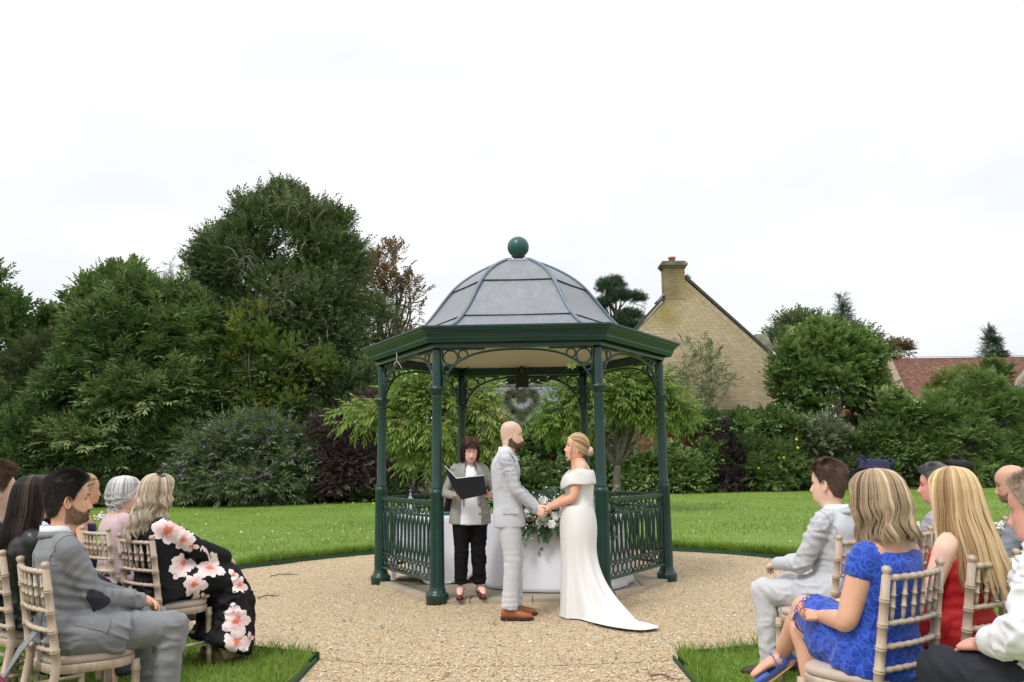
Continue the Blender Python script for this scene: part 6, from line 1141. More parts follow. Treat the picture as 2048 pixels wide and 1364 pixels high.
def buttonhole(f, p, kind='rose'):
    m = MB(); p = np.asarray(p, float); r = np.random.default_rng(5)
    if kind == 'rose':
        for i in range(9): a = i*2.4; m.ell(p+np.array([math.cos(a)*.012, .008*(i % 2), math.sin(a)*.012]), (.013, .011, .013), 8, 6)
        m.build('buttonhole_rose', M_rose, f.root)
        m = MB()
        for i in range(6): a = -1.2+i*.5; d = np.array([.1, math.cos(a)*.4, math.sin(a)]); m.add([p, p+d*.03+[.008, 0, 0], p+d*.05, p+d*.03-[.008, 0, 0]], [(0, 1, 2, 3)], rnd=.5)
        m.build('buttonhole_leaves', M_euc, f.root, False)
    else:
        for i in range(26): m.ell(p+r.normal(0, .016, 3), (.009,)*3, 6, 5)
        m.build('buttonhole_flowers', M_gyp, f.root)
# groom -- faces the bride along +x
gr = Fig('groom with a shaved head and dark beard in a light grey suit', (-.055, 7.93, .012), 0, sit=False, k=1.0, lean=-.01, bow=.035, head=(-2, -9, 0), sp=dict(beard=1, stub=1, nose=1.05, smile=.6, brow=M_brow), J=dict(wrR=(.075, .235, .945), wrL=(-.06, .26, .965), toeR=(.12, .165, .03), ankR=(.10, .0, .085), ankL=(-.10, .04, .085), toeL=(-.12, .20, .03), kneeR=(.10, .03, .5), kneeL=(-.09, .05, .5)), wid=1.0)
gr.hand('R', (-.15, .85, -.35), (.95, .1, .25), .55, nail=None); gr.hand('L', (.2, .9, -.1), (-.4, -.1, .9), .4)
gr.body(M_skinA)
JG = [(-.255, .186, .150, .140), (-.16, .188, .150, .142), (-.04, .184, .142, .140), (.12, .172, .132, .118), (.32, .164, .128, .106), (.5, .172, .132, .108), (.68, .182, .136, .118), (.80, .174, .122, .113), (.872, .140, .088, .094), (.92, .094, .070, .080), (.96, .072, .062, .072), (.985, .066, .056, .068)]
gr.jacket(M_ltgrey, JG, wr=.0035); gr.trousers(M_ltgrey2, [.098, .090, .076, .072, .070, .074], stop=.99, wr=.004)
gr.collar(M_shirt, 'shirt_collar', .955, 1.06, .074, .066, 14); gr.collar(M_ltgrey, 'jacket_collar', .93, .995, .086, .074, 40, .006)
def lapel(f, sx, pts, w, mat, name='lapel', th=.006):
    m = MB(); P = crom(np.array(pts, float), 5); n = len(P); W_ = np.interp(np.linspace(0, 1, n), [0, .12, .45, .62, .7, 1], w); rows = []
    for p, w_ in zip(P, W_): rows.append(np.array([p, p+np.array([sx*w_, -w_*.35, 0]), p+np.array([sx*w_, -w_*.35+th, 0]), p+np.array([0, th, 0])]))
    m.loft(rows); return m.build(name, mat, f.root, False)
def fronty(f, t, x, prof, off=.006):      # a point on the front of the jacket at spine position t and side offset x
    K = np.array(prof); rx, fr = np.interp(t, K[:, 0], K[:, 1])*f.k*f.wid, np.interp(t, K[:, 0], K[:, 2])*f.k*f.dep; q = f.spine(t); return q+np.array([x, fr*(max(1-abs(x/rx)**2.5, 0))**.4+off, 0])
for sx in (-1, 1): lapel(gr, sx, [fronty(gr, .42, sx*.004, JG), fronty(gr, .55, sx*.016, JG), fronty(gr, .7, sx*.035, JG), fronty(gr, .83, sx*.055, JG, .008), fronty(gr, .95, sx*.066, JG, .012)], [.01, .05, .075, .085, .05, .03], M_ltgrey)
m = MB(); m.loft([np.array([fronty(gr, t, x, JG, .0035) for x in np.linspace(-w, w, 7)]) for t, w in ((.42, .003), (.55, .022), (.7, .044), (.84, .058), (.93, .058))], cap=False, closed=False); m.build('shirt_front', M_shirt, gr.root)
m = MB(); m.tube([fronty(gr, .96, 0, JG, .008)+[0, 0, .01], fronty(gr, .90, 0, JG, .012), fronty(gr, .7, 0, JG, .010), fronty(gr, .46, 0, JG, .006)], [(.014, .008), (.020, .008), (.030, .005), (.036, .004)], 8, ref=(0, 1, 0), sub=3); m.build('tie', M_silk, gr.root)
m = MB(); m.tube([fronty(gr, t, .004, JG, .003) for t in np.linspace(-.25, .42, 9)], [.0035]*9, 5); m.build('front_edge', M_dkline, gr.root)
for t in (.40, .22): m = MB(); m.ell(fronty(gr, t, .03, JG, .002), (.010, .005, .010), 10, 6); m.build('button', M_dkline, gr.root)
for i in range(4): m = MB(); w = gr.j['wrR']+(gr.j['elR']-gr.j['wrR'])*(.07+.05*i); m.ell(w+np.array([.040, -.012, -.014]), (.005, .007, .007), 8, 5); m.build('cuff_button', M_dkline, gr.root)
m = MB(); p0 = gr.spine(.02)+np.array([.186, .02, .0]); m.box((p0[0]-.003, p0[1]-.065, p0[2]-.024), (p0[0]+.006, p0[1]+.07, p0[2]+.024)); m.build('pocket_flap', M_ltgrey, gr.root, False)
buttonhole(gr, fronty(gr, .86, -.085, JG, .018)); m = MB(); p0 = fronty(gr, .70, -.1, JG, .012); m.add([p0+[-.02, 0, 0], p0+[.02, 0, 0], p0+[.012, .006, .055], p0+[-.004, .004, .04], p0+[-.016, .006, .06]], [(0, 1, 2, 3, 4)]); m.build('pocket_square', M_silk, gr.root, False)
for q in 'LR': gr.shoe(q, M_tan, M_sole)
# bride -- faces the groom along -x
br = Fig('bride in an off shoulder ivory gown with a long train and blonde updo', (.575, 7.99, .012), 180, sit=False, k=.945, fem=1, lean=-.02, bow=.03, head=(2, 6, 0), headoff=(0, 0, -.014), sp=dict(smile=1, teeth=1, lip=.9, lash=1, brow=M_brow, belly=.3), J=dict(wrR=(.06, .265, .955), wrL=(-.06, .255, .955)), wid=1.1, dep=1.16)
br.hand('R', (-.1, .9, -.12), (.35, -.1, .9), .45); br.hand('L', (.12, .9, -.25), (-.5, .1, .85), .5)
br.body(M_skinB, vox=.008, armr=[.058, .060, .056, .050, .043, .041, .027])
M_blonde = hairmat('blonde_hair', [(0, (116, 88, 62)), (.3, (178, 146, 110)), (.6, (222, 196, 156)), (1, (244, 232, 206))]); updo(br, M_blonde, n=520, seed=3, puff=.017, bun=(0, -.128, .078), rb=(.048, .040, .044))
DP = [(-.1, .19, .135, .155), (.0, .186, .142, .158), (.12, .172, .140, .132), (.28, .150, .135, .108), (.42, .150, .14, .102), (.56, .16, .165, .108), (.66, .165, .16, .108), (.74, .165, .13, .104)]
def mk_dress(m): br.torso(m, DP, 2.1, 1.07, 1.10)
br.cloth('bodice', M_dress, mk_dress, .010, 4, .001, 6., [(br.spine(.3), (0, .25, 1), .16, .05, .0035)])
# skirt and train as one cloth running from the hips out over the gravel
n_ = 96; th = np.arange(n_)/n_*2*PI; rows = []; hz_ = br.Hc[2]
lv = [(hz_+.10, .172, .150, .130, 0, 0), (hz_+.05, .186, .155, .150, 0, 0), (hz_-.04, .197, .160, .170, .0, 0), (hz_-.16, .198, .162, .172, 0, 0), (.62, .184, .158, .158, 0, .003), (.50, .178, .158, .15, .02, .006), (.38, .182, .160, .15, .055, .010), (.27, .190, .164, .15, .11, .014), (.17, .198, .168, .15, .185, .018), (.09, .205, .172, .15, .26, .020), (.04, .21, .176, .15, .31, .020), (.014, .212, .178, .15, .34, .020)]
Bd = np.array([-.55, -.835])
for z, rx, f, b, ex, fold in lv:
    c, s_ = np.cos(th), np.sin(th); w = 1+fold/.2*np.sin(th*9+1.3*np.sin(th*2))*(s_ < .75); dt = np.clip(c*Bd[0]+s_*Bd[1], 0, 1)**1.5; rows.append(np.stack([c*rx*w+Bd[0]*ex*dt*w, np.where(s_ > 0, f, b)*s_*w+Bd[1]*ex*dt*w, np.full(n_, z)], 1))
TR = np.array([(1.02, 7.62), (1.10, 7.47), (1.17, 7.30), (1.16, 7.20), (1.06, 7.15), (.95, 7.14), (.84, 7.22), (.74, 7.32), (.66, 7.44), (.63, 7.56), (.70, 7.66)])
loc_ = np.array([.575, 7.99]); TL = np.stack([-(TR[:, 1]-loc_[1])*-1, -(TR[:, 0]-loc_[0])], 1); TL = np.stack([(TR[:, 1]-loc_[1]), -(TR[:, 0]-loc_[0])], 1)   # figure space: x right (+y world), y forward (-x world)
def train_r(a):
    d = np.array([math.cos(a), math.sin(a)]); best = 0
    for i in range(len(TL)-1):
        p, q = TL[i], TL[i+1]; M2 = np.array([d, -(q-p)]).T
        if abs(np.linalg.det(M2)) < 1e-9: continue
        t_, u_ = np.linalg.solve(M2, p)
        if 0 <= u_ <= 1 and t_ > best: best = t_
    return best
hem = rows[-1]; ext = []
for i, p in enumerate(hem):
    a = math.atan2(p[1], p[0]); r0 = np.hypot(p[0], p[1]); r1 = train_r(a); ext.append(max(r1, r0+.01))
ext = np.array(ext); ext = (ext+np.roll(ext, 1)*.5+np.roll(ext, -1)*.5)/2
for q in np.linspace(.12, 1, 9):
    r0 = np.hypot(hem[:, 0], hem[:, 1]); rr = r0+(ext-r0)*q; a = np.arctan2(hem[:, 1], hem[:, 0]); big = sm(.05, .3, ext-r0); z = .012+big*(.010+.022*np.sin(a*16+2*np.sin(q*5))*np.sin(PI*q)+.012*np.sin(q*14+a*3)*(1-q))-.006*(1-big); rows.append(np.stack([np.cos(a)*rr*(1+.02*np.sin(a*23)*big*q), np.sin(a)*rr, np.maximum(z, .004)], 1))
m = MB(); m.loft(rows, cap=False); o = m.build('skirt_with_train', M_dress, br.root); sd2 = o.modifiers.new('t', 'SOLIDIFY'); sd2.thickness = .004; sb = o.modifiers.new('s', 'SUBSURF'); sb.levels = 1; sb.render_levels = 1
# off-shoulder band folded round bust and arms
rows = []; n_ = 64; th = np.arange(n_)/n_*2*PI; c, s_ = np.cos(th), np.sin(th)
for t_, ex, dz in ((.79, -.006, .0), (.822, .001, .004), (.80, .010, .0), (.73, .017, -.008), (.66, .020, -.012), (.615, .020, -.016), (.595, .014, -.014), (.61, .0, -.006)):
    rx, f, b = .214+ex, .150+ex+.02*(t_ < .75), .114+ex; pc = br.spine(t_); w = .004*np.sin(th*5+t_*22); rows.append(np.stack([np.sign(c)*abs(c)**.9*(rx+w), np.where(s_ > 0, f, b)*np.sign(s_)*abs(s_)**.85+pc[1], pc[2]+dz-.045*np.clip(s_, 0, 1)**3+.015*np.abs(c)**4*(t_ > .7)+w], 1))
m = MB(); m.loft(rows, cap=False); o = m.build('off_shoulder_band', M_dress, br.root); sb = o.modifiers.new('s', 'SUBSURF'); sb.levels = 1; sb.render_levels = 1
for i in range(26):                       # covered buttons down the back
    t_ = .72-.62*i/26; K = np.array(DP); b_ = np.interp(t_, K[:, 0], K[:, 3])*br.k*1.10; p = br.spine(t_)+np.array([0, -b_-.002, 0]); m = MB(); m.ell(p, (.0065,)*3, 8, 6); m.build('covered_button', M_dress, br.root)
for sx in (-1, 1):
    m = MB(); p = br.toW(np.array([[sx*.080, -.004, .060]]))[0]; m.ell(p, (.005,)*3, 8, 6); m.ell(p-[0, 0, .012], (.0035,)*3, 6, 5); m.build('drop_earring', M_gyp, br.root)
m = MB()
for i in range(7): m.ell(br.toW(np.array([[(i-3)*.011, -.095-.004*abs(i-3), .125+.003*(i % 2)]]))[0], (.006,)*3, 6, 5)
m.build('hair_pins', M_gyp, br.root)
# officiant
M_jgrey = suit('mid_grey_jacket', srgb(142, 140, 136)); M_black = mk('black_trouser', (.007, .007, .008), .85, .1, 8, .1, 30, spec=.15); M_red = mk('dark_red_patent', srgb(110, 24, 34), .2, .1, 5, coat=.4); M_top = mk('white_top', (.74, .77, .82), .7, .03, 5, .1, 30); M_file = mk('black_folder', (.006, .006, .007), .65, spec=.2); M_paper = mk('paper', (.8, .8, .82), .8, .02)
of = Fig('officiant with a brown bob in a grey jacket reading from a black folder', (-.455, 8.90, .042), -80, sit=False, k=.925, fem=1, lean=.02, bow=.03, head=(4, -22, 0), sp=dict(lip=.8, smile=.5, brow=M_brow, w=1.06, belly=.6, jaw=1.02), J=dict(wrR=(.175, .23, 1.02), wrL=(-.20, .21, 1.00), ankL=(-.10, -.0, .12), ankR=(.10, 0, .12), toeL=(-.12, .13, .06), toeR=(.12, .13, .06)), wid=1.14, dep=1.12)
M_beardh = hairmat('beard_hair', [(0, (40, 28, 24)), (.6, (78, 56, 46)), (1, (120, 92, 76))]); beard_hair(gr, M_beardh, 1800, .009)
of.hand('R', (-.75, .45, .1), (.2, .35, -.9), .5, thumb=.9); of.hand('L', (.6, .5, .15), (-.5, -.2, -.6), .7)
of.body(M_skinC, eyes=False, feet=True, legr=[.082, .076, .056, .05, .046, .032])
M_brownh = hairmat('brown_hair', [(0, (38, 22, 18)), (.5, (74, 46, 38)), (.85, (110, 74, 60)), (1, (140, 100, 84))])
long_hair(of, M_brownh, [(.252, .004, .004, .004), (.246, .04, .05, .038), (.232, .07, .08, .062), (.20, .095, .108, .084), (.16, .108, .122, .098), (.10, .10, .124, .104), (.05, .085, .115, .104), (.0, .075, .10, .098), (-.04, .065, .085, .088)], [(.25, 0), (.19, 38), (.16, 50), (.12, 56), (.05, 55), (-.04, 62)], lambda p: -.03+.02*np.cos(p), 460, (.004, .09), jit=.008, zj=.012, seed=4, fringe=(44, 64, .156))
def offfront(m):
    of.torso(m, [(-.265, .15, .172, .13), (-.1, .145, .172, .13), (.1, .13, .170, .11), (.3, .118, .166, .10), (.5, .115, .170, .10), (.66, .11, .178, .10), (.8, .10, .158, .09), (.90, .075, .115, .08), (.97, .05, .05, .05)], 2.3, 1.05, 1.1)
of.cloth('white_top', M_top, offfront, .010, 4, .003, 8.)
of.jacket(M_jgrey, [(-.26, .200, .136, .150), (-.17, .198, .136, .150), (-.04, .19, .134, .145), (.12, .178, .130, .124), (.3, .160, .128, .106), (.5, .162, .134, .106), (.64, .17, .142, .112), (.76, .166, .126, .108), (.86, .156, .10, .1), (.92, .12, .07, .086), (.97, .075, .05, .07)], [.040, .052, .053, .048, .045, .045, .040], stop=.95, wr=.005)
JO = [(-.26, .2, .136, .15), (.3, .16, .128, .106), (.64, .17, .142, .112), (.86, .156, .10, .1), (.97, .075, .05, .07)]
for sx in (-1, 1): lapel(of, sx, [fronty(of, .10, sx*.066, JO, .018), fronty(of, .4, sx*.068, JO, .020), fronty(of, .62, sx*.066, JO, .020), fronty(of, .84, sx*.062, JO, .020), fronty(of, .97, sx*.055, JO, .02)], [.015, .02, .05, .085, .055, .035], M_jgrey)
of.collar(M_jgrey, 'jacket_collar', .95, 1.03, .088, .074, 45, .007)
for t_ in (.12, -.06): m = MB(); m.ell(fronty(of, t_, -.085, JO, .018), (.012, .005, .012), 12, 6); m.build('button', mk('horn_button', (.22, .18, .12), .4), of.root)
of.trousers(M_black, [.104, .100, .082, .080, .074, .064], stop=.92, wr=.006)
for q in 'LR': of.shoe(q, M_red, M_sole, 'pump', -.035)
# black ring folder held open: cover, spine and papers, resting on her hands
ff = thing('ring_folder', 'open black ring folder with white papers held by the officiant', 'folder', (0, 0, 0)); cpt = at(922, 968, 8.55); ff.location = cpt; A = at(893, 936, 8.48)-cpt; A2 = at(911, 991, 8.50)-cpt; C0 = at(910, 955, 8.60)-cpt; C1 = at(925, 998, 8.50)-cpt; D0 = at(968, 951, 8.66)-cpt; D1 = at(974, 988, 8.54)-cpt
A = at(888, 932, 8.66)-cpt; A2 = at(905, 976, 8.54)-cpt; C0 = at(912, 957, 8.52)-cpt; C1 = at(923, 999, 8.42)-cpt
def slab(par, P, th, name, mat):
    n = unit(np.cross(P[1]-P[0], P[3]-P[0]))*th; m = MB(); m.add([p for p in P]+[p+n for p in P], [(3, 2, 1, 0), (4, 5, 6, 7), (0, 1, 5, 4), (1, 2, 6, 5), (2, 3, 7, 6), (3, 0, 4, 7)]); return m.build(name, mat, par, False)
slab(ff, [A, C0, C1, A2], .006, 'left_cover', M_file); slab(ff, [C0, D0, D1, C1], .006, 'right_cover', M_file)
off = np.array([0, .012, .006]); slab(ff, [A*.97+off, C0+off, C1*.93+off, A2*.93+off], .008, 'papers', M_paper); slab(ff, [C0+off, D0*.97+off, D1*.93+off, C1*.93+off], .008, 'papers', M_paper)
# ------------------------------------------------------------------ the guests and their chairs
HD = lambda a: np.array([math.cos(math.radians(a)), math.sin(math.radians(a))])
CH = make_chair(); CH_used = []
def chair(mid, hd, label):               # mid: middle of the chair back at the top rail
    o = CH if not CH_used else copy_tree(CH); CH_used.append(o); d = HD(hd); p = np.array(mid)+d*.265
    o.location = (p[0], p[1], .004); o.rotation_euler = (0, 0, math.radians(hd)-PI/2); tag(o, label, 'chair', 'limewashed wedding chairs'); return p
M_grey1 = suit('grey_suit', srgb(124, 126, 130), .06); M_patch = mk('navy_patch', srgb(48, 50, 64), .9, .1, 20, .2, 200, .001); M_oldgrey = suit('silver_grey_suit', srgb(160, 162, 170)); M_blugrey = suit('blue_grey_suit', srgb(132, 138, 150)); M_navyt = mk('navy_trousers', srgb(24, 28, 38), .8, .15, 8, .2, 120, .002)
M_leather = mk('black_leather', (.014, .014, .016), .36, .25, 6, .35, 26, .006); M_darkdk = mk('dark_navy_cloth', (.010, .012, .03), .8, .2)
GL, GRt = 'wedding guests seated on the left', 'wedding guests seated on the right'
# --- left front: man in grey with elbow patches
c1 = chair((-2.345, 4.29), 44, 'limewashed chair holding the bearded man in the grey suit'); P = lambda m, hd, k=.205: (m[0]+HD(hd)[0]*k, m[1]+HD(hd)[1]*k)
M_hairblk = hairmat('near_black_hair', [(0, (22, 19, 19)), (.6, (52, 44, 42)), (1, (96, 82, 76))])
m1 = Fig('dark haired bearded man in a grey suit with navy elbow patches', (*P((-2.345, 4.29), 44), .03), 40, k=1.0, group=GL, lean=-.10, bow=.012, thigh=(-8, 12), head=(-4, -2, 0), headoff=(0, .005, .01), sp=dict(beard=.75, brow=M_lash, nose=1.08, fullbeard=1), J=dict(wrR=(.07, .285, .665), wrL=(-.02, .30, .66)))
m1.hand('R', (-.45, .85, -.15), (.5, .2, .8), .5); m1.hand('L', (.6, .75, -.1), (-.3, .2, .9), .5)
m1.body(M_skinD)
JS = [(-.13, .186, .21, .138), (-.06, .188, .19, .142), (.06, .180, .160, .132), (.2, .168, .138, .116), (.35, .160, .128, .108), (.5, .162, .126, .108), (.68, .172, .126, .114), (.80, .166, .112, .110), (.875, .138, .084, .092), (.925, .096, .070, .082), (.965, .074, .062, .072), (.99, .068, .056, .068)]
def seatfolds(f): return [(f.spine(.22)+np.array([.12, -.05, 0]), (0, .25, 1), .17, .055, .007), (f.spine(.45)+np.array([0, -.12, 0]), (0, .1, 1), .15, .06, .006)]
m1.jacket(M_grey1, JS, wr=.007, vox=.008, hem=1, folds=seatfolds(m1)); m1.trousers(M_grey1, stop=.97)
m1.collar(M_shirt, 'shirt_collar', .955, 1.05, .078, .069, 14); m1.collar(M_grey1, 'jacket_collar', .935, .995, .087, .075, 40, .006)
short_hair(m1, M_hairblk, .016, .006, 5200, (.010, .020), .30, seed=2, front=.001)
e = m1.j['elR']; d_ = unit(m1.j['wrR']-m1.j['shR']); m = MB(); th = np.arange(24)/24*2*PI
def patch(f, q, mat, cen, ax, up_, a, b, name, lift=.004, e=2.):
    """a flat piece of cloth sewn on: an outline pressed on to the garment below it"""
    ob = [o for o in f.root.children if o.name.startswith('jacket') and not 'collar' in o.name][0]; me = ob.data; bv = BVHTree.FromPolygons([v.co for v in me.vertices], [tuple(p.vertices) for p in me.polygons]); rows = []
    nrm = np.cross(ax, up_); nrm = unit(nrm)
    for k in (.01, .35, .7, .93, 1., 1.01):
        row = []
        for t_ in th:
            p = cen+ax*np.sign(math.cos(t_))*abs(math.cos(t_))**(2/e)*a*k+up_*np.sign(math.sin(t_))*abs(math.sin(t_))**(2/e)*b*k; h = bv.find_nearest(Vector(p)); row.append(np.array(h[0])+np.array(h[1])*(lift if k < 1.005 else -.002))
        rows.append(np.array(row))
    m = MB(); m.loft(rows, cap=False); return m.build(name, mat, f.root)
fa_ = unit(m1.j['wrR']-m1.j['elR']); outv = np.array([.85, -.35, -.25]); upv = unit(np.cross(fa_, outv)); patch(m1, 'R', M_patch, e+fa_*.0+outv*.055, unit(fa_*.8+d_*.2), upv, .078, .052, 'elbow_patch')
patch(m1, 'R', M_grey1, m1.spine(.12)+np.array([.20, .05, -.015]), unit(np.array([0, .95, -.3])), unit(np.array([0, .3, .95])), .075, .026, 'pocket_flap', .004, 7.)
m = MB(); q0 = m1.spine(.06)+np.array([.03, -.16, 0]); m.loft([np.array([q0+[-.045, 0, 0], q0+[.045, 0, 0], q0+[.045, .006, 0], q0+[-.045, .006, 0]]), np.array([q0+[-.05, -.07, -.09], q0+[.04, -.07, -.09], q0+[.04, -.064, -.09], q0+[-.05, -.064, -.09]]), np.array([q0+[-.045, -.13, -.22], q0+[.02, -.13, -.20], q0+[.02, -.124, -.2], q0+[-.045, -.124, -.22]])]); m.build('jacket_vent', M_grey1, m1.root, False)
M_seamg = mk('seam_grey', srgb(84, 88, 94), .9); suit_seams(m1, M_seamg)
beard_hair(m1, M_hairblk, 2200, .005)
for q in 'LR': m1.shoe(q, M_black, M_sole)
# --- woman in a black floral dress
c2 = chair((-2.505, 5.81), 52, 'limewashed chair holding the woman in the black floral dress')
M_hairbl2 = hairmat('grey_blonde_hair', [(0, (104, 86, 68)), (.35, (166, 146, 122)), (.7, (212, 196, 172)), (1, (238, 228, 212))])
t = NT('black_chiffon'); t.set(Base_Color=(.006, .006, .008), Roughness=.75, Specular_IOR_Level=.3); t.bump(t.noise(t.coord((1, 1, .25)), 16, 3), .25, .012); M_chif = t.m
w2 = Fig('woman with long grey blonde hair in a black floral dress', (*P((-2.505, 5.81), 52), .03), 44, k=.99, fem=1, group=GL, lean=-.09, bow=.012, thigh=(0, 4), head=(8, -2, 0), headoff=(0, .005, .015), sp=dict(brow=M_browl, lip=.7), J=dict(wrR=(.09, .50, .66), wrL=(-.02, .48, .66)), wid=1.16, dep=1.16)
w2.hand('R', (-.4, .8, -.35), (.4, .35, .8), .45); w2.hand('L', (.3, .9, -.3), (-.3, .3, .85), .45)
w2.body(M_skinF, feet=True)
def fl_dress(m):
    w2.torso(m, [(-.14, .20, .16, .16), (-.02, .195, .16, .165), (.12, .18, .150, .145), (.3, .166, .142, .118), (.5, .166, .148, .112), (.66, .166, .148, .114), (.8, .16, .118, .108), (.9, .13, .082, .085), (.95, .09, .06, .068)], 2.2)
    w2.arms(m, [.055, .062, .066, .070, .066, .066, .058], stop=.93, n=16)
    h = w2.Hc; m.tube([h+[0, -.06, .01], h+[0, .12, .03], h+[0, .32, .035], h+[0, .43, .0], h+[.02, .46, -.13], h+[.03, .45, -.32], h+[.03, .41, -.43]], [(.20, .13), (.225, .135), (.225, .13), (.225, .125), (.245, .15), (.275, .18), (.30, .20)], 26, ref=(0, .3, 1), sub=5, e=2.3)
dr = w2.cloth('dress', M_chif, fl_dress, .012, 5, .010, 6., [(w2.Hc+np.array([.1, .52, -.3]), (1, .2, 0), .32, .11, .016), (w2.Hc+np.array([-.1, .5, -.3]), (1, 0, 0), .3, .13, .014)]+w2.limb_folds(.006))
long_hair(w2, M_hairbl2, [(.250, .004, .004, .004), (.244, .04, .05, .038), (.228, .075, .085, .065), (.19, .10, .116, .090), (.14, .108, .130, .104), (.08, .10, .138, .110), (.02, .085, .146, .116), (-.06, .05, .165, .122), (-.14, .02, .185, .120), (-.2, .0, .19, .10)], [(.25, 0), (.19, 44), (.15, 62), (.09, 70), (.02, 74), (-.06, 84), (-.2, 112)], lambda p: -.15+.03*np.cos(p*3), 1000, (.014, .115), (.0025, .005), .012, .03, 6, flick=.01, clump=22)
M_fasc = mk('black_net', (.008, .008, .01), .6); m = MB(); r = np.random.default_rng(4); c0 = w2.toW(np.array([[.035, -.02, .245]]))[0]
for i in range(9):
    a, b_ = r.uniform(0, 6.28), r.uniform(.02, .045); m.torus(c0+r.normal(0, .012, 3), (math.cos(a), math.sin(a), r.normal(0, .4)), (-math.sin(a), math.cos(a), r.normal(.4, .4)), b_*.5, .0055, 14, 5)
m.build('fascinator_loops', M_fasc, w2.root); m = MB(); m.ell(c0+[0, 0, .006], (.024, .022, .018), 10, 7); m.build('fascinator_rosette', M_fasc, w2.root)
m = MB(); m.tube(w2.toW(np.array([(.095*math.sin(a)*1.05, -.02+.01*math.cos(a), .115+.135*math.cos(a)) for a in np.linspace(-1.2, 1.2, 15)])), [(.006, .003)]*15, 5); m.build('hair_band', M_fasc, w2.root)
# printed magnolia blooms lying on the cloth of the dress
t = NT('magnolia_print'); t.set(Base_Color=t.ramp(t.attr(), [(0, srgb(226, 120, 60)), (.12, srgb(214, 140, 140)), (.4, srgb(240, 196, 196)), (.75, srgb(246, 228, 226)), (1, srgb(236, 226, 232))]), Roughness=.75); M_bloom = t.m
def print_flower(f, ob, cen, nrm, R_, seed, petals=6, up_=(0, 0, 1), name='printed_flower', lift=.0035):
    me = ob.data; R_ = R_*.8; bv = BVHTree.FromPolygons([v.co for v in me.vertices], [tuple(p.vertices) for p in me.polygons]); r = np.random.default_rng(seed); nrm = unit(np.array(nrm, float)); X_ = unit(np.cross(up_, nrm)); Y_ = np.cross(nrm, X_)
    for k in range(petals):
        a0 = k*2*PI/petals+r.normal(0, .18); L = R_*r.uniform(.75, 1.15); w_ = L*r.uniform(.58, .78); V = []; rn = []; G_ = 8
        for i in range(G_+1):
            s = i/G_; wd = w_*math.sin(PI*min(1, s*.72+.10))**.6*(1+.10*math.sin(s*19+seed+k)); 
            for j in range(-3, 4):
                x, y = s*L*(1-.035*abs(j)**1.4*s)+.03*L*math.sin(j*2.1+seed+k)*s, j/3*wd*.5*(1+.08*math.sin(s*9+k)); p = np.array(cen)+X_*(x*math.cos(a0)-y*math.sin(a0))+Y_*(x*math.sin(a0)+y*math.cos(a0))
                h = bv.ray_cast(Vector(p+nrm*.25), Vector(-nrm), .6); V.append(np.array(h[0])+np.array(h[1])*(lift+.0006*k) if h[0] is not None else None); rn.append(min(1, (.02 if s < .14 else .16+.8*s**.8)+r.normal(0, .06)-.16*(j == 0)-.12*(abs(j) == 3)*(k % 2)))
        F = []
        for i in range(G_):
            for j in range(6):
                q = (i*7+j, i*7+j+1, (i+1)*7+j+1, (i+1)*7+j)
                if all(V[x] is not None for x in q) and max(np.linalg.norm(V[q[0]]-V[x]) for x in q[1:]) < R_*.75: F.append(q)
        grp = {}                        # keep the largest connected patch only
        def root_(x):
            while grp.setdefault(x, x) != x: x = grp[x]
            return x
        for q in F:
            for x in q[1:]: grp[root_(x)] = root_(q[0])
        if F:
            cnt = {}
            for q in F: cnt[root_(q[0])] = cnt.get(root_(q[0]), 0)+1
            bst = max(cnt, key=cnt.get); F = [q for q in F if root_(q[0]) == bst]
        if len(F) > 20: m = MB(); us = sorted({x for q in F for x in q}); ix = {x: i for i, x in enumerate(us)}; m.add([V[x] for x in us], [tuple(ix[x] for x in q) for q in F], 0, np.clip([rn[x] for x in us], 0, 1)); m.build(name, M_bloom, f.root)
def ptl(f, ob, cen, nrm, L, ang, seed): print_flower(f, ob, cen, nrm, L, seed, 2, (math.sin(ang), 0, math.cos(ang)), 'printed_petal')
sR, eR = w2.j['shR'], w2.j['elR']; vw = (.80, -.55, .15)
print_flower(w2, dr, sR+(eR-sR)*.18+[.05, -.02, .0], vw, .135, 1, 7); print_flower(w2, dr, sR+(eR-sR)*.55+[.05, -.0, -.01], vw, .10, 2, 5)
print_flower(w2, dr, w2.spine(.84)+[-.10, -.12, 0], (-.2, -1, .2), .10, 3, 6); print_flower(w2, dr, w2.spine(.3)+[-.10, -.14, 0], (-.1, -1, 0), .10, 31, 5)
print_flower(w2, dr, w2.Hc+[.20, .06, .16], (1, -.25, .1), .12, 4, 7); print_flower(w2, dr, w2.Hc+[.22, .12, .02], (1, -.2, .05), .115, 5, 6); print_flower(w2, dr, w2.Hc+[.24, .13, -.10], (1, -.2, 0), .07, 6, 4)
print_flower(w2, dr, w2.Hc+[.19, .24, .10], (.6, -.35, .72), .115, 7, 6); print_flower(w2, dr, w2.Hc+[.22, .44, -.02], (.9, .1, .4), .085, 8, 5)
print_flower(w2, dr, w2.Hc+[.24, .42, -.24], (1, -.45, .05), .14, 9, 7); print_flower(w2, dr, w2.Hc+[.25, .42, -.36], (1, -.45, 0), .115, 10, 6); print_flower(w2, dr, w2.Hc+[.25, .50, -.37], (1, -.2, 0), .055, 11, 4)
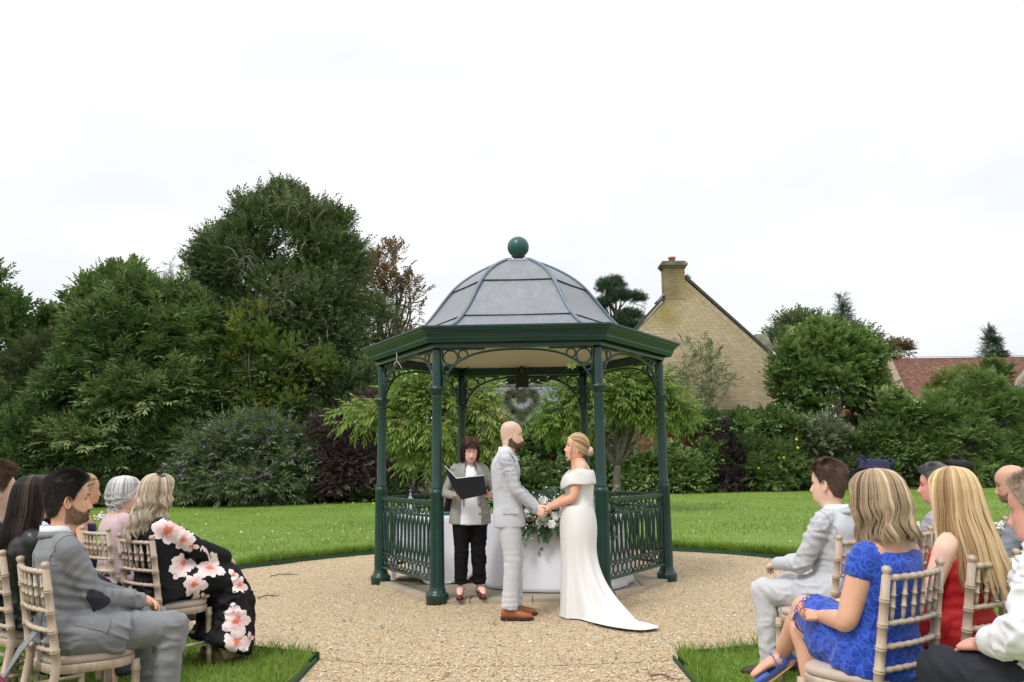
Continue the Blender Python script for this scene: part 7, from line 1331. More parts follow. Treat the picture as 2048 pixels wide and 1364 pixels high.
for c_, n_, R_, sd_ in ((sR+(eR-sR)*.8+[.05, 0, -.02], vw, .04, 61), (w2.Hc+[.22, .02, .10], (1, -.3, .1), .05, 62), (w2.Hc+[.24, .17, -.16], (1, -.2, 0), .035, 63), (w2.Hc+[.24, .20, -.07], (1, -.2, 0), .045, 64), (w2.Hc+[.25, .36, -.36], (1, -.4, 0), .045, 65), (w2.spine(.5)+[.05, -.12, 0], (.2, -1, 0), .05, 66), (w2.Hc+[.2, .40, .04], (.8, 0, .5), .05, 67)): print_flower(w2, dr, np.array(c_), n_, R_*1.3, sd_, 3, name='printed_petals')
M_sand = mk('tan_sandal', srgb(140, 106, 90), .5, .1); m = MB(); a_ = w2.j['ankR']
for q in 'LR': w2.shoe(q, M_sand, M_sand, 'pump', -.03)
# --- older woman in a pink cardigan
c3 = chair((-3.17, 6.64), 51, 'limewashed chair holding the white haired woman in pink'); M_pinkc = mk('dusty_pink_knit', srgb(196, 168, 172), .9, .06, 9, .2, 160, .002, sheen=.3)
M_white_h = hairmat('white_hair', [(0, (150, 143, 143)), (.4, (208, 203, 203)), (.75, (240, 238, 239)), (1, (252, 251, 252))])
w3 = Fig('white haired older woman in a dusty pink cardigan and pearls', (*P((-3.17, 6.64), 51), .03), 46, k=.96, fem=1, group=GL, lean=-.03, bow=.012, head=(-4, -2, 0), headoff=(0, .005, .0), sp=dict(brow=M_browl), wid=1.18, dep=1.15); w3.hand('R', (-.5, .8, -.2), (.2, .2, .9), .4); w3.hand('L', (.5, .8, -.2), (-.2, .2, .9), .4)
w3.body(M_skinF, feet=True); w3.jacket(M_pinkc, [(-.10, .185, .15, .15), (0, .18, .142, .148), (.15, .165, .132, .128), (.35, .152, .132, .106), (.6, .156, .142, .106), (.75, .154, .126, .106), (.86, .14, .092, .092), (.92, .105, .064, .076), (.955, .08, .052, .062)], [.045, .054, .054, .050, .048, .047, .038], name='cardigan')
t = NT('monochrome_print'); v = t.coord(); q = t.n('TexVoronoi'); q.inputs['Scale'].default_value = 24; q.feature = 'SMOOTH_F1'; t.l(v, q.inputs['Vector']); n = t.noise(v, 16, 2); t.set(Base_Color=t.ramp(t.math('ADD', q.outputs['Distance'], t.math('MULTIPLY', n, .5)), [(.52, (.72, .70, .62)), (.56, (.012, .012, .014))]), Roughness=.7); M_mono = t.m
def skirt_of(f, name, mat, end='shin', wid=1., wr=.007, hem=-.40, ybk=-.06, fold=.006):
    h = f.Hc; kf = .425*f.k; pts = [h+[0, ybk, .0], h+[0, .10, .02], h+[0, kf*.65, .025], h+[0, kf*.97, .0]]; rr = [(.195, .13), (.205, .125), (.195, .112), (.185, .10)]
    if end == 'shin': pts += [h+[0, kf+.075, -.13], h+[0, kf+.085, hem]]; rr += [(.19, .10), (.22, .11)]
    def mkk(m): f.torso(m, [(-.12, .17, .13, .15), (0, .18, .125, .150), (.14, .165, .118, .125), (.24, .15, .112, .11)], 2.2); m.tube(pts, [(a*wid, b) for a, b in rr], 24, ref=(0, .3, 1), sub=5, e=2.4)
    return f.cloth(name, mat, mkk, .012, 5, wr, 7., [(h+np.array([.12, .12, 0]), (.3, 1, .4), .2, .07, fold)])
skirt_of(w3, 'skirt', M_mono)
long_hair(w3, M_white_h, [(.258, .004, .004, .004), (.252, .045, .055, .042), (.236, .08, .09, .072), (.20, .108, .118, .094), (.15, .112, .130, .103), (.10, .10, .130, .106), (.05, .08, .115, .100), (.01, .06, .092, .085)], [(.25, 0), (.19, 44), (.15, 60), (.11, 82), (.08, 88), (.05, 108), (.01, 125)], lambda p: .015+.02*np.cos(p), 760, (.014, .05), (.002, .004), .022, .02, 8, clump=26)
m = MB()
for a in np.linspace(0, 2*PI, 44)[:-1]: p = w3.spine(.955)+np.array([math.cos(a)*.072, math.sin(a)*.07+.012, -.035*max(math.sin(a), 0)]); m.ell(p, (.0052,)*3, 6, 5)
m.build('pearl_necklace', M_gyp, w3.root)
# --- others on the left
w4 = Fig('blonde woman in profile with bare shoulders and white flowers', (-3.50, 6.95, .07), 30, k=.97, fem=1, group=GL, lean=.05, bow=.012, head=(14, -2, 0), headoff=(0, .005, -.01), sp=dict(lash=1, brow=M_browl), wid=1.1, dep=1.1); w4.body(M_skinB, vox=.010, armr=[.050, .052, .048, .043, .038, .039, .025])
M_navyd = mk('navy_satin', srgb(22, 34, 88), .5, .15, 6, .2, 30); skirt_of(w4, 'dress_skirt', M_navyd); w4.cloth('dress_top', M_navyd, lambda m: w4.torso(m, [(-.05, .18, .13, .15), (.2, .15, .12, .11), (.45, .145, .128, .10), (.64, .156, .150, .106), (.74, .152, .13, .104)], 2.2), .011, 4); updo(w4, M_blonde, n=300, seed=9, bun=(0, -.115, .06), rb=(.05, .04, .05), face_strands=False)
m = MB(); r = np.random.default_rng(3)
for i in range(22): m.ell(w4.spine(.80)+np.array([.06, .16, .0])+r.normal(0, .018, 3), (.010,)*3, 6, 5)
m.build('corsage', M_gyp, w4.root); c4 = chair((-3.58, 7.0), 46, 'limewashed chair holding the blonde woman with bare shoulders')
c5 = chair((-2.93, 4.93), 46, 'limewashed chair holding the woman in the black leather jacket'); M_hairdk = hairmat('dark_brown_hair', [(0, (22, 17, 17)), (.5, (46, 36, 33)), (.85, (84, 66, 56)), (1, (132, 106, 86))])
w5 = Fig('woman with long dark straight hair in a black leather jacket', (*P((-2.86, 4.90), 46), .03), 44, k=.99, fem=1, group=GL, lean=-.09, bow=.012, head=(0, -2, 0), headoff=(0, .005, .02), sp=dict(lip=.9, lash=1), wid=1.15, dep=1.12); w5.hand('R', (-.5, .8, -.2), (.2, .2, .9), .4); w5.body(M_skinC)
w5.jacket(M_leather, [(-.10, .19, .15, .15), (0, .185, .145, .150), (.15, .17, .135, .130), (.35, .158, .135, .112), (.6, .162, .145, .112), (.75, .162, .126, .112), (.86, .15, .096, .098), (.92, .115, .070, .084), (.97, .08, .058, .068), (1.0, .074, .056, .066)], [.048, .058, .060, .056, .053, .052, .044], name='leather_jacket', wr=.009); w5.collar(M_leather, 'jacket_collar', .93, 1.02, .098, .082, 45, .009); skirt_of(w5, 'skirt', M_darkdk)
long_hair(w5, M_hairdk, [(.246, .004, .004, .004), (.24, .04, .05, .038), (.225, .072, .082, .062), (.19, .096, .108, .086), (.14, .102, .118, .097), (.08, .095, .122, .102), (.0, .08, .128, .108), (-.1, .06, .150, .112), (-.22, .04, .175, .10)], [(.25, 0), (.19, 36), (.15, 58), (.08, 64), (0, 68), (-.1, 76), (-.22, 95)], lambda p: -.20+.04*np.cos(p), 900, (.003, .2), (.0025, .005), .007, .02, 10, clump=14)
w6 = Fig('woman with dark hair half hidden behind the bearded man', (-3.10, 5.62, .03), 48, k=.99, fem=1, group=GL, lean=.03, bow=.012, head=(0, 0, 0), headoff=(0, .005, .01)); w6.body(M_skinC); w6.jacket(mk('pale_lilac_top', srgb(206, 204, 226), .8), name='blouse', prof=[(-.10, .18, .14, .14), (.15, .165, .128, .122), (.35, .152, .13, .106), (.6, .156, .14, .106), (.75, .154, .122, .106), (.86, .14, .09, .092), (.92, .105, .06, .076)], sl=[.042, .05, .05, .047, .045, .044, .036]); skirt_of(w6, 'skirt', M_darkdk)
long_hair(w6, M_hairdk, [(.246, .004, .004, .004), (.24, .04, .05, .038), (.225, .072, .082, .062), (.19, .096, .108, .086), (.14, .102, .118, .097), (.08, .095, .122, .102), (.0, .08, .120, .102), (-.1, .06, .115, .094)], [(.25, 0), (.19, 36), (.15, 58), (.08, 64), (0, 68), (-.1, 80)], lambda p: -.09+.0*p, 420, (.010, .09), (.004, .008), .008, .02, 12); c6 = chair((-3.22, 5.50), 48, 'limewashed chair just showing behind the collar of the bearded man')
M_hairbr = hairmat('brown_short_hair', [(0, (66, 50, 42)), (.5, (112, 88, 72)), (1, (158, 130, 108))])
m7 = Fig('brown haired man cut off by the left edge of the picture', (-3.10, 5.16, .03), 44, k=1.03, group=GL, lean=.0, bow=.012, head=(4, 0, 0), headoff=(0, .005, .015)); m7.body(M_skinA); m7.jacket(M_navyt, JS); m7.trousers(M_navyt); m7.collar(M_shirt, 'shirt_collar', .955, 1.05, .078, .069, 14); short_hair(m7, M_hairbr, .024, .006, 4400, (.012, .028), .4, seed=5, front=.006); c7 = chair((-3.24, 5.03), 46, 'limewashed chair at the left edge holding the brown haired man')
t = NT('magenta_print'); v = t.coord(); q = t.n('TexVoronoi'); q.inputs['Scale'].default_value = 46; q.feature = 'DISTANCE_TO_EDGE'; t.l(v, q.inputs['Vector']); t.set(Base_Color=t.ramp(q.outputs['Distance'], [(.06, (.012, .008, .012)), (.12, (.62, .012, .16))]), Roughness=.7); M_mag = t.m
w8 = Fig('guest in a magenta and black patterned dress at the bottom left corner', (-2.42, 3.16, .03), 40, k=.97, fem=1, group=GL, lean=.0, bow=.012, thigh=(0, 2)); w8.body(M_skinC); w8.jacket(M_mag, [(-.10, .185, .15, .15), (.15, .165, .128, .122), (.35, .152, .13, .106), (.6, .156, .14, .106), (.75, .154, .122, .106), (.86, .14, .09, .092), (.92, .105, .06, .076)], [.042, .05, .05, .047, .045, .044, .036], name='dress_top'); skirt_of(w8, 'dress_skirt', M_mag); short_hair(w8, M_hairbr)
# ------------------------------------------------------------------ right side
# woman in blue lace, legs crossed
chair((1.65, 3.66), 126, 'limewashed chair holding the woman in the royal blue lace dress')
t = NT('blue_lace'); v = t.coord(); w = t.n('TexNoise'); w.inputs['Scale'].default_value = 13; w.inputs['Detail'].default_value = 1; t.l(v, w.inputs['Vector']); ad = t.n('VectorMath'); ad.operation = 'MULTIPLY_ADD'; ad.inputs[1].default_value = (.075,)*3; t.l(w.outputs['Color'], ad.inputs[0]); t.l(v, ad.inputs[2])
q = t.n('TexVoronoi'); q.inputs['Scale'].default_value = 11; t.l(ad.outputs[0], q.inputs['Vector']); rg = t.math('SINE', t.math('MULTIPLY', q.outputs['Distance'], 27.)); q2 = t.n('TexVoronoi'); q2.feature = 'DISTANCE_TO_EDGE'; q2.inputs['Scale'].default_value = 24; t.l(ad.outputs[0], q2.inputs['Vector']); ed = t.ramp(q2.outputs['Distance'], [(.03, (1, 1, 1)), (.09, (0, 0, 0))])
f_ = t.math('MAXIMUM', t.ramp(rg, [(.55, (0, 0, 0)), (.8, (1, 1, 1))]), t.math('MULTIPLY', ed, .8)); t.set(Base_Color=t.mix(f_, srgb(10, 52, 158), srgb(34, 88, 200)), Roughness=.7, Sheen_Weight=.2); t.bump(f_, .5, .004); M_lace = t.m
b2 = Fig('woman with a grey blonde bob in a royal blue lace dress with her legs crossed', (*P((1.645, 3.66), 126, .195), .0), 122, k=1.0, fem=1, group=GRt, lean=-.10, bow=.012, head=(0, -4, 0), headoff=(0, .005, .02), sp=dict(brow=M_browl), J=dict(wrL=(-.10, .20, .68), elL=(-.205, -.02, .70), kneeL=(.05, .40, .665), ankL=(.165, .655, .42), toeL=(.04, .735, .315), kneeR=(.06, .42, .56), ankR=(.08, .36, .09), toeR=(.08, .52, .03), wrR=(.06, .33, .68)), wid=1.14, dep=1.08)
b2.hand('L', (-.75, .35, .1), (.1, .55, -.85), .75, nail=4); b2.hand('R', (-.6, .7, -.1), (.2, .3, .9), .4)
M_nailpk = mk('nail_pink', srgb(206, 36, 92), .25); b2.body(M_skinD, vox=.009, armr=[.056, .060, .056, .050, .043, .042, .027], legr=[.088, .082, .060, .059, .056, .036], nailmat=M_nailpk, feet=True)
def bl_dress(m):
    b2.torso(m, [(-.12, .185, .14, .16), (0, .185, .138, .160), (.12, .172, .130, .140), (.28, .155, .128, .112), (.45, .154, .134, .108), (.62, .158, .146, .108), (.75, .156, .126, .106), (.84, .152, .098, .102), (.895, .135, .078, .090), (.925, .112, .062, .080)], 2.2)
    b2.arms(m, [.052, .066, .066, .06, .05, .05, .04], stop=.01, n=16, side=''); h = b2.Hc
    for q_ in 'LR':
        a, k_ = b2.j['hip'+q_], b2.j['knee'+q_]; m.tube([a-[0, .05, 0], a+(k_-a)*.3+[0, 0, .012], a+(k_-a)*.6+[0, 0, .014], a+(k_-a)*(.84 if q_ == 'L' else .72)+[0, 0, .006]], [.105, .112, .102, .092], 18, ref=(0, .3, 1), sub=4)
        sh, el = b2.j['sh'+q_], b2.j['el'+q_]; m.tube([b2.spine(.895)+b2.X*(.05 if q_ == 'R' else -.05), sh+(b2.spine(.895)-sh)*.4, sh+[0, 0, .004], sh+(el-sh)*.30], [.050, .056, .060, .061], 16, ref=(0, .3, .95), sub=4)
    m.tube([h+[0, -.04, .02], h+[0, .15, .03], h+[.02, .28, .03]], [(.18, .13), (.16, .12), (.12, .10)], 18, ref=(0, .3, 1), sub=4)
dr2 = b2.cloth('lace_dress', M_lace, bl_dress, .010, 4, .005, 8., [(b2.Hc+np.array([-.12, .05, .04]), (.5, 1, .3), .17, .06, .007), (b2.spine(.22)+np.array([-.05, -.1, 0]), (0, .2, 1), .15, .06, .005)])
m = MB()                                   # scalloped edge of the hem
a, k_ = b2.j['hipL'], b2.j['kneeL']; c0 = a+(k_-a)*.845+[0, 0, .006]; T_ = unit(k_-a); U1 = unit(np.cross(T_, (0, 0, 1))); U2 = np.cross(U1, T_)
for i in range(26): an = i/26*2*PI; m.torus(c0+U1*math.cos(an)*.095+U2*math.sin(an)*.095, unit(-U1*math.sin(an)+U2*math.cos(an)), T_, .010, .0028, 10, 4)
m.build('scalloped_hem', M_lace, b2.root)
M_bob = hairmat('bob_hair', [(0, (84, 66, 52)), (.3, (138, 116, 94)), (.6, (190, 166, 136)), (.85, (226, 206, 172)), (1, (242, 228, 202))])
long_hair(b2, M_bob, [(.254, .004, .004, .004), (.248, .042, .052, .040), (.232, .076, .086, .066), (.195, .10, .116, .090), (.14, .106, .130, .102), (.08, .098, .134, .108), (.02, .086, .132, .110), (-.05, .066, .126, .108), (-.11, .05, .118, .10)], [(.25, 0), (.19, 42), (.15, 58), (.08, 62), (0, 66), (-.11, 76)], lambda p: -.045+.022*np.cos(p*2), 1200, (.011, .15), (.0025, .005), .014, .022, 14, flick=.014, clump=20)
M_suede = mk('blue_suede', srgb(62, 98, 186), .85, .1, 20, .1, 200, sheen=.4)
def court_shoe(f, q, mat, solem):
    a, t_ = f.j['ank'+q], f.j['toe'+q]; d = unit(t_-a); up_ = np.array([0, 0, 1.]); up_ = unit(up_-up_.dot(d)*d); sd_ = np.cross(d, up_); L = np.linalg.norm(t_-a)
    def rg(f_, w, lo, hi, half): th = np.linspace(PI, 2*PI, 11) if half else np.arange(14)/14*2*PI; return a-d*.035-up_*.03+d*(L+.055)*f_+np.outer(np.cos(th)*w, sd_)+np.outer(np.where(np.sin(th) < 0, lo, hi)*np.sin(th), up_)
    m = MB(); heel = [rg(0, .018, .03, .05, False), rg(.05, .030, .035, .062, False), rg(.2, .036, .035, .050, False), rg(.30, .036, .034, .02, False)]; m.loft(heel); m.loft([rg(.66, .038, .032, .006, False), rg(.78, .042, .028, .016, False), rg(.92, .036, .022, .012, False), rg(1.0, .016, .012, .006, False)]); m.loft([rg(f_, .038, .036, 0, True) for f_ in (.2, .4, .55, .7, .85)], cap=False, closed=False); o = m.build('court_shoe', mat, f.root)
    m = MB(); hb = a-d*.025-up_*.055; m.tube([hb, hb-up_*.035, hb-up_*.085-d*.005], [.022, .014, .011], 8); m.build('heel', mat, o)
    m = MB(); m.loft([a-d*.035-up_*.03+d*(L+.06)*f_+np.array([sd_*w*g-up_*(lo+z) for g, z in ((-1, .0), (1, .0), (1, .006), (-1, .006))]) for f_, w, lo in ((.02, .02, .031), (.2, .034, .036), (.4, .030, .036), (.6, .036, .034), (.8, .040, .030), (1, .015, .016))]); m.build('sole', solem, o, False)
    for off, r0 in ((.012, .036), (.065, .040)):
        m = MB(); c0 = a+d*off+up_*(.012 if off < .05 else -.012); th = np.arange(25)/24*2*PI; ax = unit(up_*.75+d*.66) if off < .05 else unit(up_*.3+d*.95); e1 = sd_; e2 = np.cross(ax, e1); m.tube([c0+e1*math.cos(x)*r0*1.0+e2*math.sin(x)*r0*1.1 for x in th], [(.0065, .003)]*25, 6, ref=ax); m.build('ankle_strap', mat, o)
M_tansole = mk('tan_sole', srgb(196, 158, 120), .5); court_shoe(b2, 'L', M_suede, M_tansole); b2.shoe('R', M_suede, M_tansole, 'pump', -.03)
# man in light grey, back to us
chair((2.0, 5.12), 128, 'limewashed chair holding the young man in the pale grey suit')
m2 = Fig('young man with short brown hair in a pale grey suit seen from behind', (*P((2.05, 5.14), 128), .03), 132, k=.99, group=GRt, lean=-.02, bow=.012, thigh=(-6, 8), head=(6, -2, 0), headoff=(0, .005, .01), J=dict(wrL=(-.10, .34, .70), wrR=(.06, .36, .70))); m2.hand('L', (.5, .8, -.2), (-.3, .3, .9), .5); m2.hand('R', (-.5, .8, -.2), (.3, .3, .9), .5); m2.body(M_skinA)
m2.jacket(M_ltgrey, JS, wr=.005, hem=1, folds=seatfolds(m2)); m2.trousers(M_ltgrey2, stop=.98); m2.collar(M_shirt, 'shirt_collar', .955, 1.05, .078, .069, 14); m2.collar(M_ltgrey, 'jacket_collar', .935, .995, .087, .075, 40, .006); short_hair(m2, M_hairbr, .017, .003, 5200, (.010, .022), .45, seed=7, front=.002)
pass
M_seaml = mk('seam_light', srgb(142, 142, 148), .9); suit_seams(m2, M_seaml); suit_seams(gr, M_seaml)
M_brsh = mk('dark_brown_leather', srgb(62, 46, 42), .3, .15, coat=.3)
for q in 'LR': m2.shoe(q, M_brsh, M_sole)
# woman in red with long blonde hair
chair((2.17, 4.0), 126, 'limewashed chair holding the woman in the red dress'); M_redd = mk('red_jersey', srgb(176, 14, 22), .7, .08, 5, .15, 26, .006)
r3 = Fig('woman with very long straight blonde hair in a bright red dress', (*P((2.17, 4.0), 126, .195), .03), 124, k=.99, fem=1, group=GRt, lean=-.07, bow=.012, head=(-6, -3, 0), headoff=(0, .005, .0), J=dict(shL=(-.146, -.06, .932), elL=(-.225, .0, .70), wrL=(-.15, .20, .88), wrR=(.10, .32, .72)), wid=1.06, dep=1.05); r3.hand('L', (-.3, .5, .75), (.5, .75, -.2), .9, nail=4); r3.hand('R', (-.4, .8, -.2), (.2, .3, .9), .4)
M_nailw = mk('nail_white', (.75, .68, .66), .25); r3.body(M_skinF, vox=.009, nailmat=M_nailw, armr=[.050, .052, .048, .043, .038, .039, .025])
rd = r3.cloth('dress', M_redd, lambda m: r3.torso(m, [(-.14, .19, .14, .16), (-.02, .19, .136, .162), (.12, .172, .128, .138), (.28, .146, .122, .108), (.45, .148, .13, .104), (.62, .156, .144, .106), (.72, .152, .13, .102)], 2.2), .011, 4, .003, 8., [(r3.spine(.3), (.3, .2, 1), .22, .05, .005), (r3.spine(.55)+np.array([0, -.1, 0]), (.2, .1, 1), .16, .05, .004)]); skirt_of(r3, 'skirt', M_redd, fold=.010)
M_longbl = hairmat('golden_hair', [(0, (120, 92, 64)), (.3, (176, 144, 104)), (.65, (214, 186, 142)), (1, (238, 218, 182))])
def lagf(z): return -.10*sm(.02, -.40, z)
long_hair(r3, M_longbl, [(.248, .004, .004, .004), (.242, .04, .05, .038), (.226, .075, .085, .064), (.19, .098, .112, .088), (.14, .104, .126, .102), (.08, .098, .132, .110), (.0, .085, .145, .122), (-.1, .07, .175, .136), (-.22, .05, .205, .142), (-.34, .03, .215, .125), (-.44, .02, .215, .10)], [(.25, 0), (.19, 40), (.15, 58), (.08, 64), (0, 68), (-.1, 80), (-.22, 98), (-.44, 118)], lambda p: -.25-.06*np.cos(p+PI), 1300, (.004, .3), (.0025, .0048), .008, .035, 16, clump=12)
m = MB(); m.tube([r3.spine(.74)+[-.10, -.09, 0], r3.spine(.88)+[-.085, -.07, .01], r3.spine(.93)+[-.08, 0, .01]], [(.006, .003)]*3, 6, sub=3); m.build('dress_strap', M_redd, r3.root)
bag = thing('handbag', 'black handbag on the lap of the woman in red', 'handbag', (1.96, 4.32, .66)); m = MB(); th = np.arange(20)/20*2*PI; m.loft([np.stack([np.sign(np.cos(th))*abs(np.cos(th))**.5*.10*k, np.sign(np.sin(th))*abs(np.sin(th))**.5*.045*k, np.full(20, z)], 1) for z, k in ((-.012, .9), (.0, 1), (.05, 1), (.062, .9))]); m.build('bag_body', M_leather, bag); m = MB(); m.tube([(-.08, 0, .06), (-.05, .01, .10), (.05, .01, .10), (.08, 0, .06)], [.006]*4, 6, sub=4); m.build('strap', M_leather, bag); bag.rotation_euler.z = .6
# woman in a navy hat and cerise dress
chair((2.48, 5.48), 126, 'limewashed chair with a cerise dress showing through its back'); M_cer = mk('cerise_cloth', srgb(206, 20, 112), .7, .06, 5, .1, 30); M_greyh = hairmat('silver_hair', [(0, (110, 110, 116)), (.5, (160, 160, 166)), (1, (206, 206, 212))])
h6 = Fig('woman in a navy hat and cerise dress behind the blue lace dress', (*P((2.50, 5.48), 126), .03), 126, k=.98, fem=1, group=GRt, lean=.03, bow=.012, headoff=(0, .005, .0), wid=1.0, dep=1.05, J=dict(wrL=(-.05, .28, .68), elL=(-.17, .02, .70))); h6.body(M_skinC); h6.jacket(M_cer, [(-.10, .185, .15, .15), (.15, .165, .128, .122), (.35, .152, .13, .106), (.6, .156, .14, .106), (.75, .154, .122, .106), (.86, .14, .09, .092), (.92, .105, .06, .076)], [.046, .056, .056, .05, .048, .046, .038], name='dress_top'); skirt_of(h6, 'dress_skirt', M_cer)
long_hair(h6, M_greyh, [(.25, .004, .004, .004), (.244, .042, .052, .04), (.228, .076, .086, .066), (.19, .10, .114, .092), (.14, .106, .122, .102), (.08, .095, .12, .104), (.03, .075, .10, .092)], [(.25, 0), (.19, 44), (.12, 66), (.03, 90)], lambda p: .02+0*p, 300, (.01, .07), seed=21)
M_hat = mk('navy_sinamay', srgb(30, 34, 66), .8, .2, 40, .3, 160, .002); m = MB(); th = np.arange(40)/40*2*PI; tilt = np.array(Matrix.Rotation(.12, 3, 'Y')); rows = [np.stack([np.cos(th)*r_*1.0, np.sin(th)*r_*1.05, np.full(40, z)+.02*np.sin(th*2+1)*(r_ > .1)*(r_-.1)/.06], 1) for r_, z in ((.158, .196), (.16, .200), (.13, .206), (.098, .212), (.092, .25), (.086, .275), (.07, .285), (.02, .288))]; m.loft([h6.toW(q @ tilt.T) for q in rows]); ht = m.build('hat', M_hat, h6.root)
r = np.random.default_rng(6)
for i in range(9):
    a = r.uniform(-.6, 2.2); c0 = h6.toW((np.array([[.10*math.cos(a), .09*math.sin(a)-.02, .245]])) @ tilt.T)[0]; m = MB(); X_ = unit(np.array([r.normal(), r.normal(), .4])); m.torus(c0, X_, unit(np.cross(X_, (r.normal(), 1, .3))), .03, .010, 14, 5, ry=.055); m.build('hat_loop', M_hat, ht)
for i, (dx, dz) in enumerate(((-.11, .30), (.13, .30), (-.03, .31))): m = MB(); p, q = h6.toW(np.array([[dx*.5, 0, .27], [dx*1.35, .0, dz+.01]])); m.tube([p, (p+q)/2+[0, 0, .012], q], [(.003, .002), (.012, .002), (.001, .001)], 5, ref=(0, 1, 0), sub=3); m.build('hat_quill', M_hat, ht)
# older man with grey hair
chair((2.82, 5.74), 126, 'limewashed chair holding the grey haired man with a buttonhole')
M_salt = hairmat('salt_pepper_hair', [(0, (84, 82, 84)), (.5, (138, 136, 138)), (1, (196, 194, 196))])
m5 = Fig('grey haired man in profile in a silver grey suit with white buttonhole', (*P((2.96, 5.76), 126, .195), .0), 136, k=.97, group=GRt, lean=-.05, bow=.012, head=(14, -4, 0), headoff=(0, .005, .02), sp=dict(nose=1.15, brow=M_brow), J=dict(wrL=(-.12, .34, .70))); m5.hand('L', (.4, .8, -.2), (-.3, .3, .9), .5); m5.body(M_skinE); m5.jacket(M_oldgrey, JS, hem=1, folds=seatfolds(m5)); m5.trousers(M_oldgrey); m5.collar(M_shirt, 'shirt_collar', .955, 1.05, .078, .069, 14); m5.collar(M_oldgrey, 'jacket_collar', .935, .995, .087, .075, 40, .006); buttonhole(m5, m5.spine(.72)+np.array([-.125, .135, .02]), 'g')
short_hair(m5, M_salt, .016, .006, 4000, (.012, .024), .25, seed=9, line=-.0)
# dark haired man further along, bald bearded man
m8 = Fig('man with thinning dark hair hidden behind the woman in red', (3.30, 6.38, .03), 128, k=1.03, group=GRt, lean=.03, bow=.012, headoff=(0, .005, .0)); m8.body(M_skinE); m8.jacket(M_oldgrey, JS); m8.trousers(M_oldgrey); m8.collar(M_shirt, 'shirt_collar', .955, 1.05, .078, .069, 14); short_hair(m8, M_hairblk, .012, .007, 3000, (.010, .02), .2, seed=11, bald=lambda P_, Z_: 1-.8*gs(np.hypot(Z_-.215, 0), .018)); chair((3.40, 6.25), 128, 'limewashed chair holding the man with thinning dark hair')
m9 = Fig('bald man with a short brown beard in a blue grey suit', (3.36, 5.78, .0), 138, k=.98, group=GRt, lean=-.0, bow=.012, head=(10, -14, 0), headoff=(0, .005, .02), sp=dict(beard=.8, stub=.4, brow=M_lash, fullbeard=.7), J=dict(wrL=(-.12, .34, .70))); m9.hand('L', (.4, .8, -.2), (-.3, .3, .9), .5); m9.body(M_skinD); m9.jacket(M_blugrey, JS, hem=1, folds=seatfolds(m9)); m9.trousers(M_blugrey); m9.collar(M_shirt, 'shirt_collar', .955, 1.05, .078, .069, 14); m9.collar(M_blugrey, 'jacket_collar', .935, .995, .087, .075, 40, .006); buttonhole(m9, m9.spine(.72)+np.array([-.12, .135, .02]), 'g'); chair((3.47, 5.66), 128, 'limewashed chair behind the blonde hair holding the bald man')
# man in white shirt, right edge
m4 = Fig('man in a white shirt and navy trousers at the right edge', (1.97, 3.16, .03), 126, k=1.0, group=GRt, lean=.02, bow=.012, head=(4, -10, 0), headoff=(0, .005, -.04), thigh=(-4, 10), sp=dict(brow=M_browl, w=1.08, nose=1.1), J=dict(elL=(-.27, .04, .735), wrL=(-.15, .26, .655)), wid=1.16, dep=1.2); m4.hand('L', (.4, .8, -.15), (-.3, .2, .9), .4); m4.body(M_skinE, armr=[.058, .06, .055, .05, .046, .046, .03])
m4.jacket(M_shirt, [(-.06, .185, .15, .14), (.06, .182, .15, .138), (.2, .178, .148, .128), (.4, .172, .142, .116), (.6, .176, .140, .114), (.78, .172, .122, .108), (.88, .15, .092, .094), (.94, .105, .070, .080), (.99, .076, .062, .070), (1.03, .07, .058, .066)], [.045, .058, .062, .060, .062, .062, .058], stop=.72, name='shirt', wr=.009); m4.collar(M_shirt, 'shirt_collar', .96, 1.05, .092, .080, 20, .007); m4.trousers(M_navyt, [.112, .106, .088, .082, .072, .066])
M_sandyh = hairmat('sandy_grey_hair', [(0, (150, 130, 112)), (.5, (190, 174, 158)), (1, (222, 212, 200))]); short_hair(m4, M_sandyh, .012, .005, 3000, (.010, .02), .3, seed=13, line=.006); m = MB(); w_ = m4.j['wrL']; ax = unit(w_-m4.j['elL']); e1 = unit(np.cross(ax, (0, 0, 1))); e2 = np.cross(ax, e1); c0 = w_-ax*.045; m.tube([c0+e1*math.cos(a)*.036+e2*math.sin(a)*.030 for a in np.linspace(0, 2*PI, 21)], [(.010, .004)]*21, 6, ref=ax); m.build('watch_strap', M_sole, m4.root)
for q in 'LR': m4.shoe(q, M_black, M_sole)
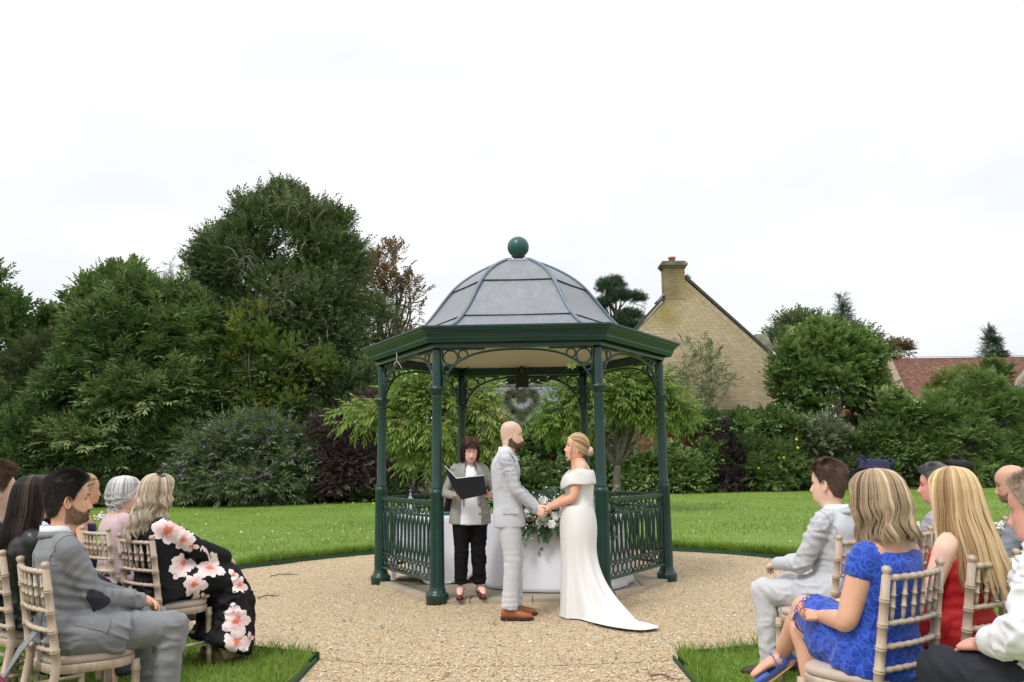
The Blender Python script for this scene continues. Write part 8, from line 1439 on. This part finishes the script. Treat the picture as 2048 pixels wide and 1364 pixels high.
chair((1.97-.205*HD(126)[0], 3.16-.205*HD(126)[1]), 126, 'limewashed chair under the man in the white shirt at the right edge'); chair((-2.42-.2*HD(40)[0], 3.16-.2*HD(40)[1]), 40, 'limewashed chair under the guest in magenta at the bottom left corner')
# orange dress and shoes on the grass behind the blue chair
M_orange = mk('orange_cloth', srgb(236, 84, 24), .8, .25, 9, .5, 24, .02); gp_ = ground(1880, 1345, .12); m = MB(); r = np.random.default_rng(8); xs_ = np.linspace(-.3, .3, 26); ys_ = np.linspace(-.2, .2, 18); X, Y = np.meshgrid(xs_, ys_); rr = np.sqrt((X/.3)**2+(Y/.2)**2); Z = .16*np.clip(1-rr**2, 0, 1)**.6*(.6+.8*vnoise(np.stack([X, Y, X*0], -1).reshape(-1, 3), 9, 2).reshape(X.shape)); i = np.arange(17*26).reshape(17, 26)[:, :-1].ravel(); m.add(np.stack([X, Y, Z], -1).reshape(-1, 3), np.stack([i, i+1, i+27, i+26], 1)); o = m.build('shawl', M_orange); o.location = (gp_[0]-.1, gp_[1]-.1, .045); tag(o, 'crumpled orange shawl lying on the grass behind the blue dress chair', 'shawl')
# registrar sitting behind the signing table, mostly hidden
rg_ = Fig('registrar seated behind the signing table hidden by the officiant', (-.66, 11.02, .042), -80, k=.95, fem=1, lean=.08, bow=.012, head=(0, -20, 0), headoff=(0, .005, 0)); rg_.hand('R', (0, .9, -.2), (0, .2, .9), .3); rg_.body(M_skinC, feet=True); rg_.jacket(M_black, [(-.10, .185, .15, .15), (.15, .165, .128, .122), (.35, .152, .13, .106), (.6, .156, .14, .106), (.75, .154, .122, .106), (.86, .14, .09, .092), (.92, .105, .06, .076)], [.046, .056, .056, .05, .048, .046, .038]); skirt_of(rg_, 'skirt', M_black, hem=-.22); short_hair(rg_, M_hairbr)
for q in 'LR': rg_.shoe(q, M_black, M_sole, 'pump', -.03)
ch_ = copy_tree(CH); ch_.location = (-.66, 11.02, .042); ch_.rotation_euler.z = math.radians(-80)-PI/2; tag(ch_, 'limewashed chair behind the signing table under the registrar', 'chair', 'limewashed wedding chairs')
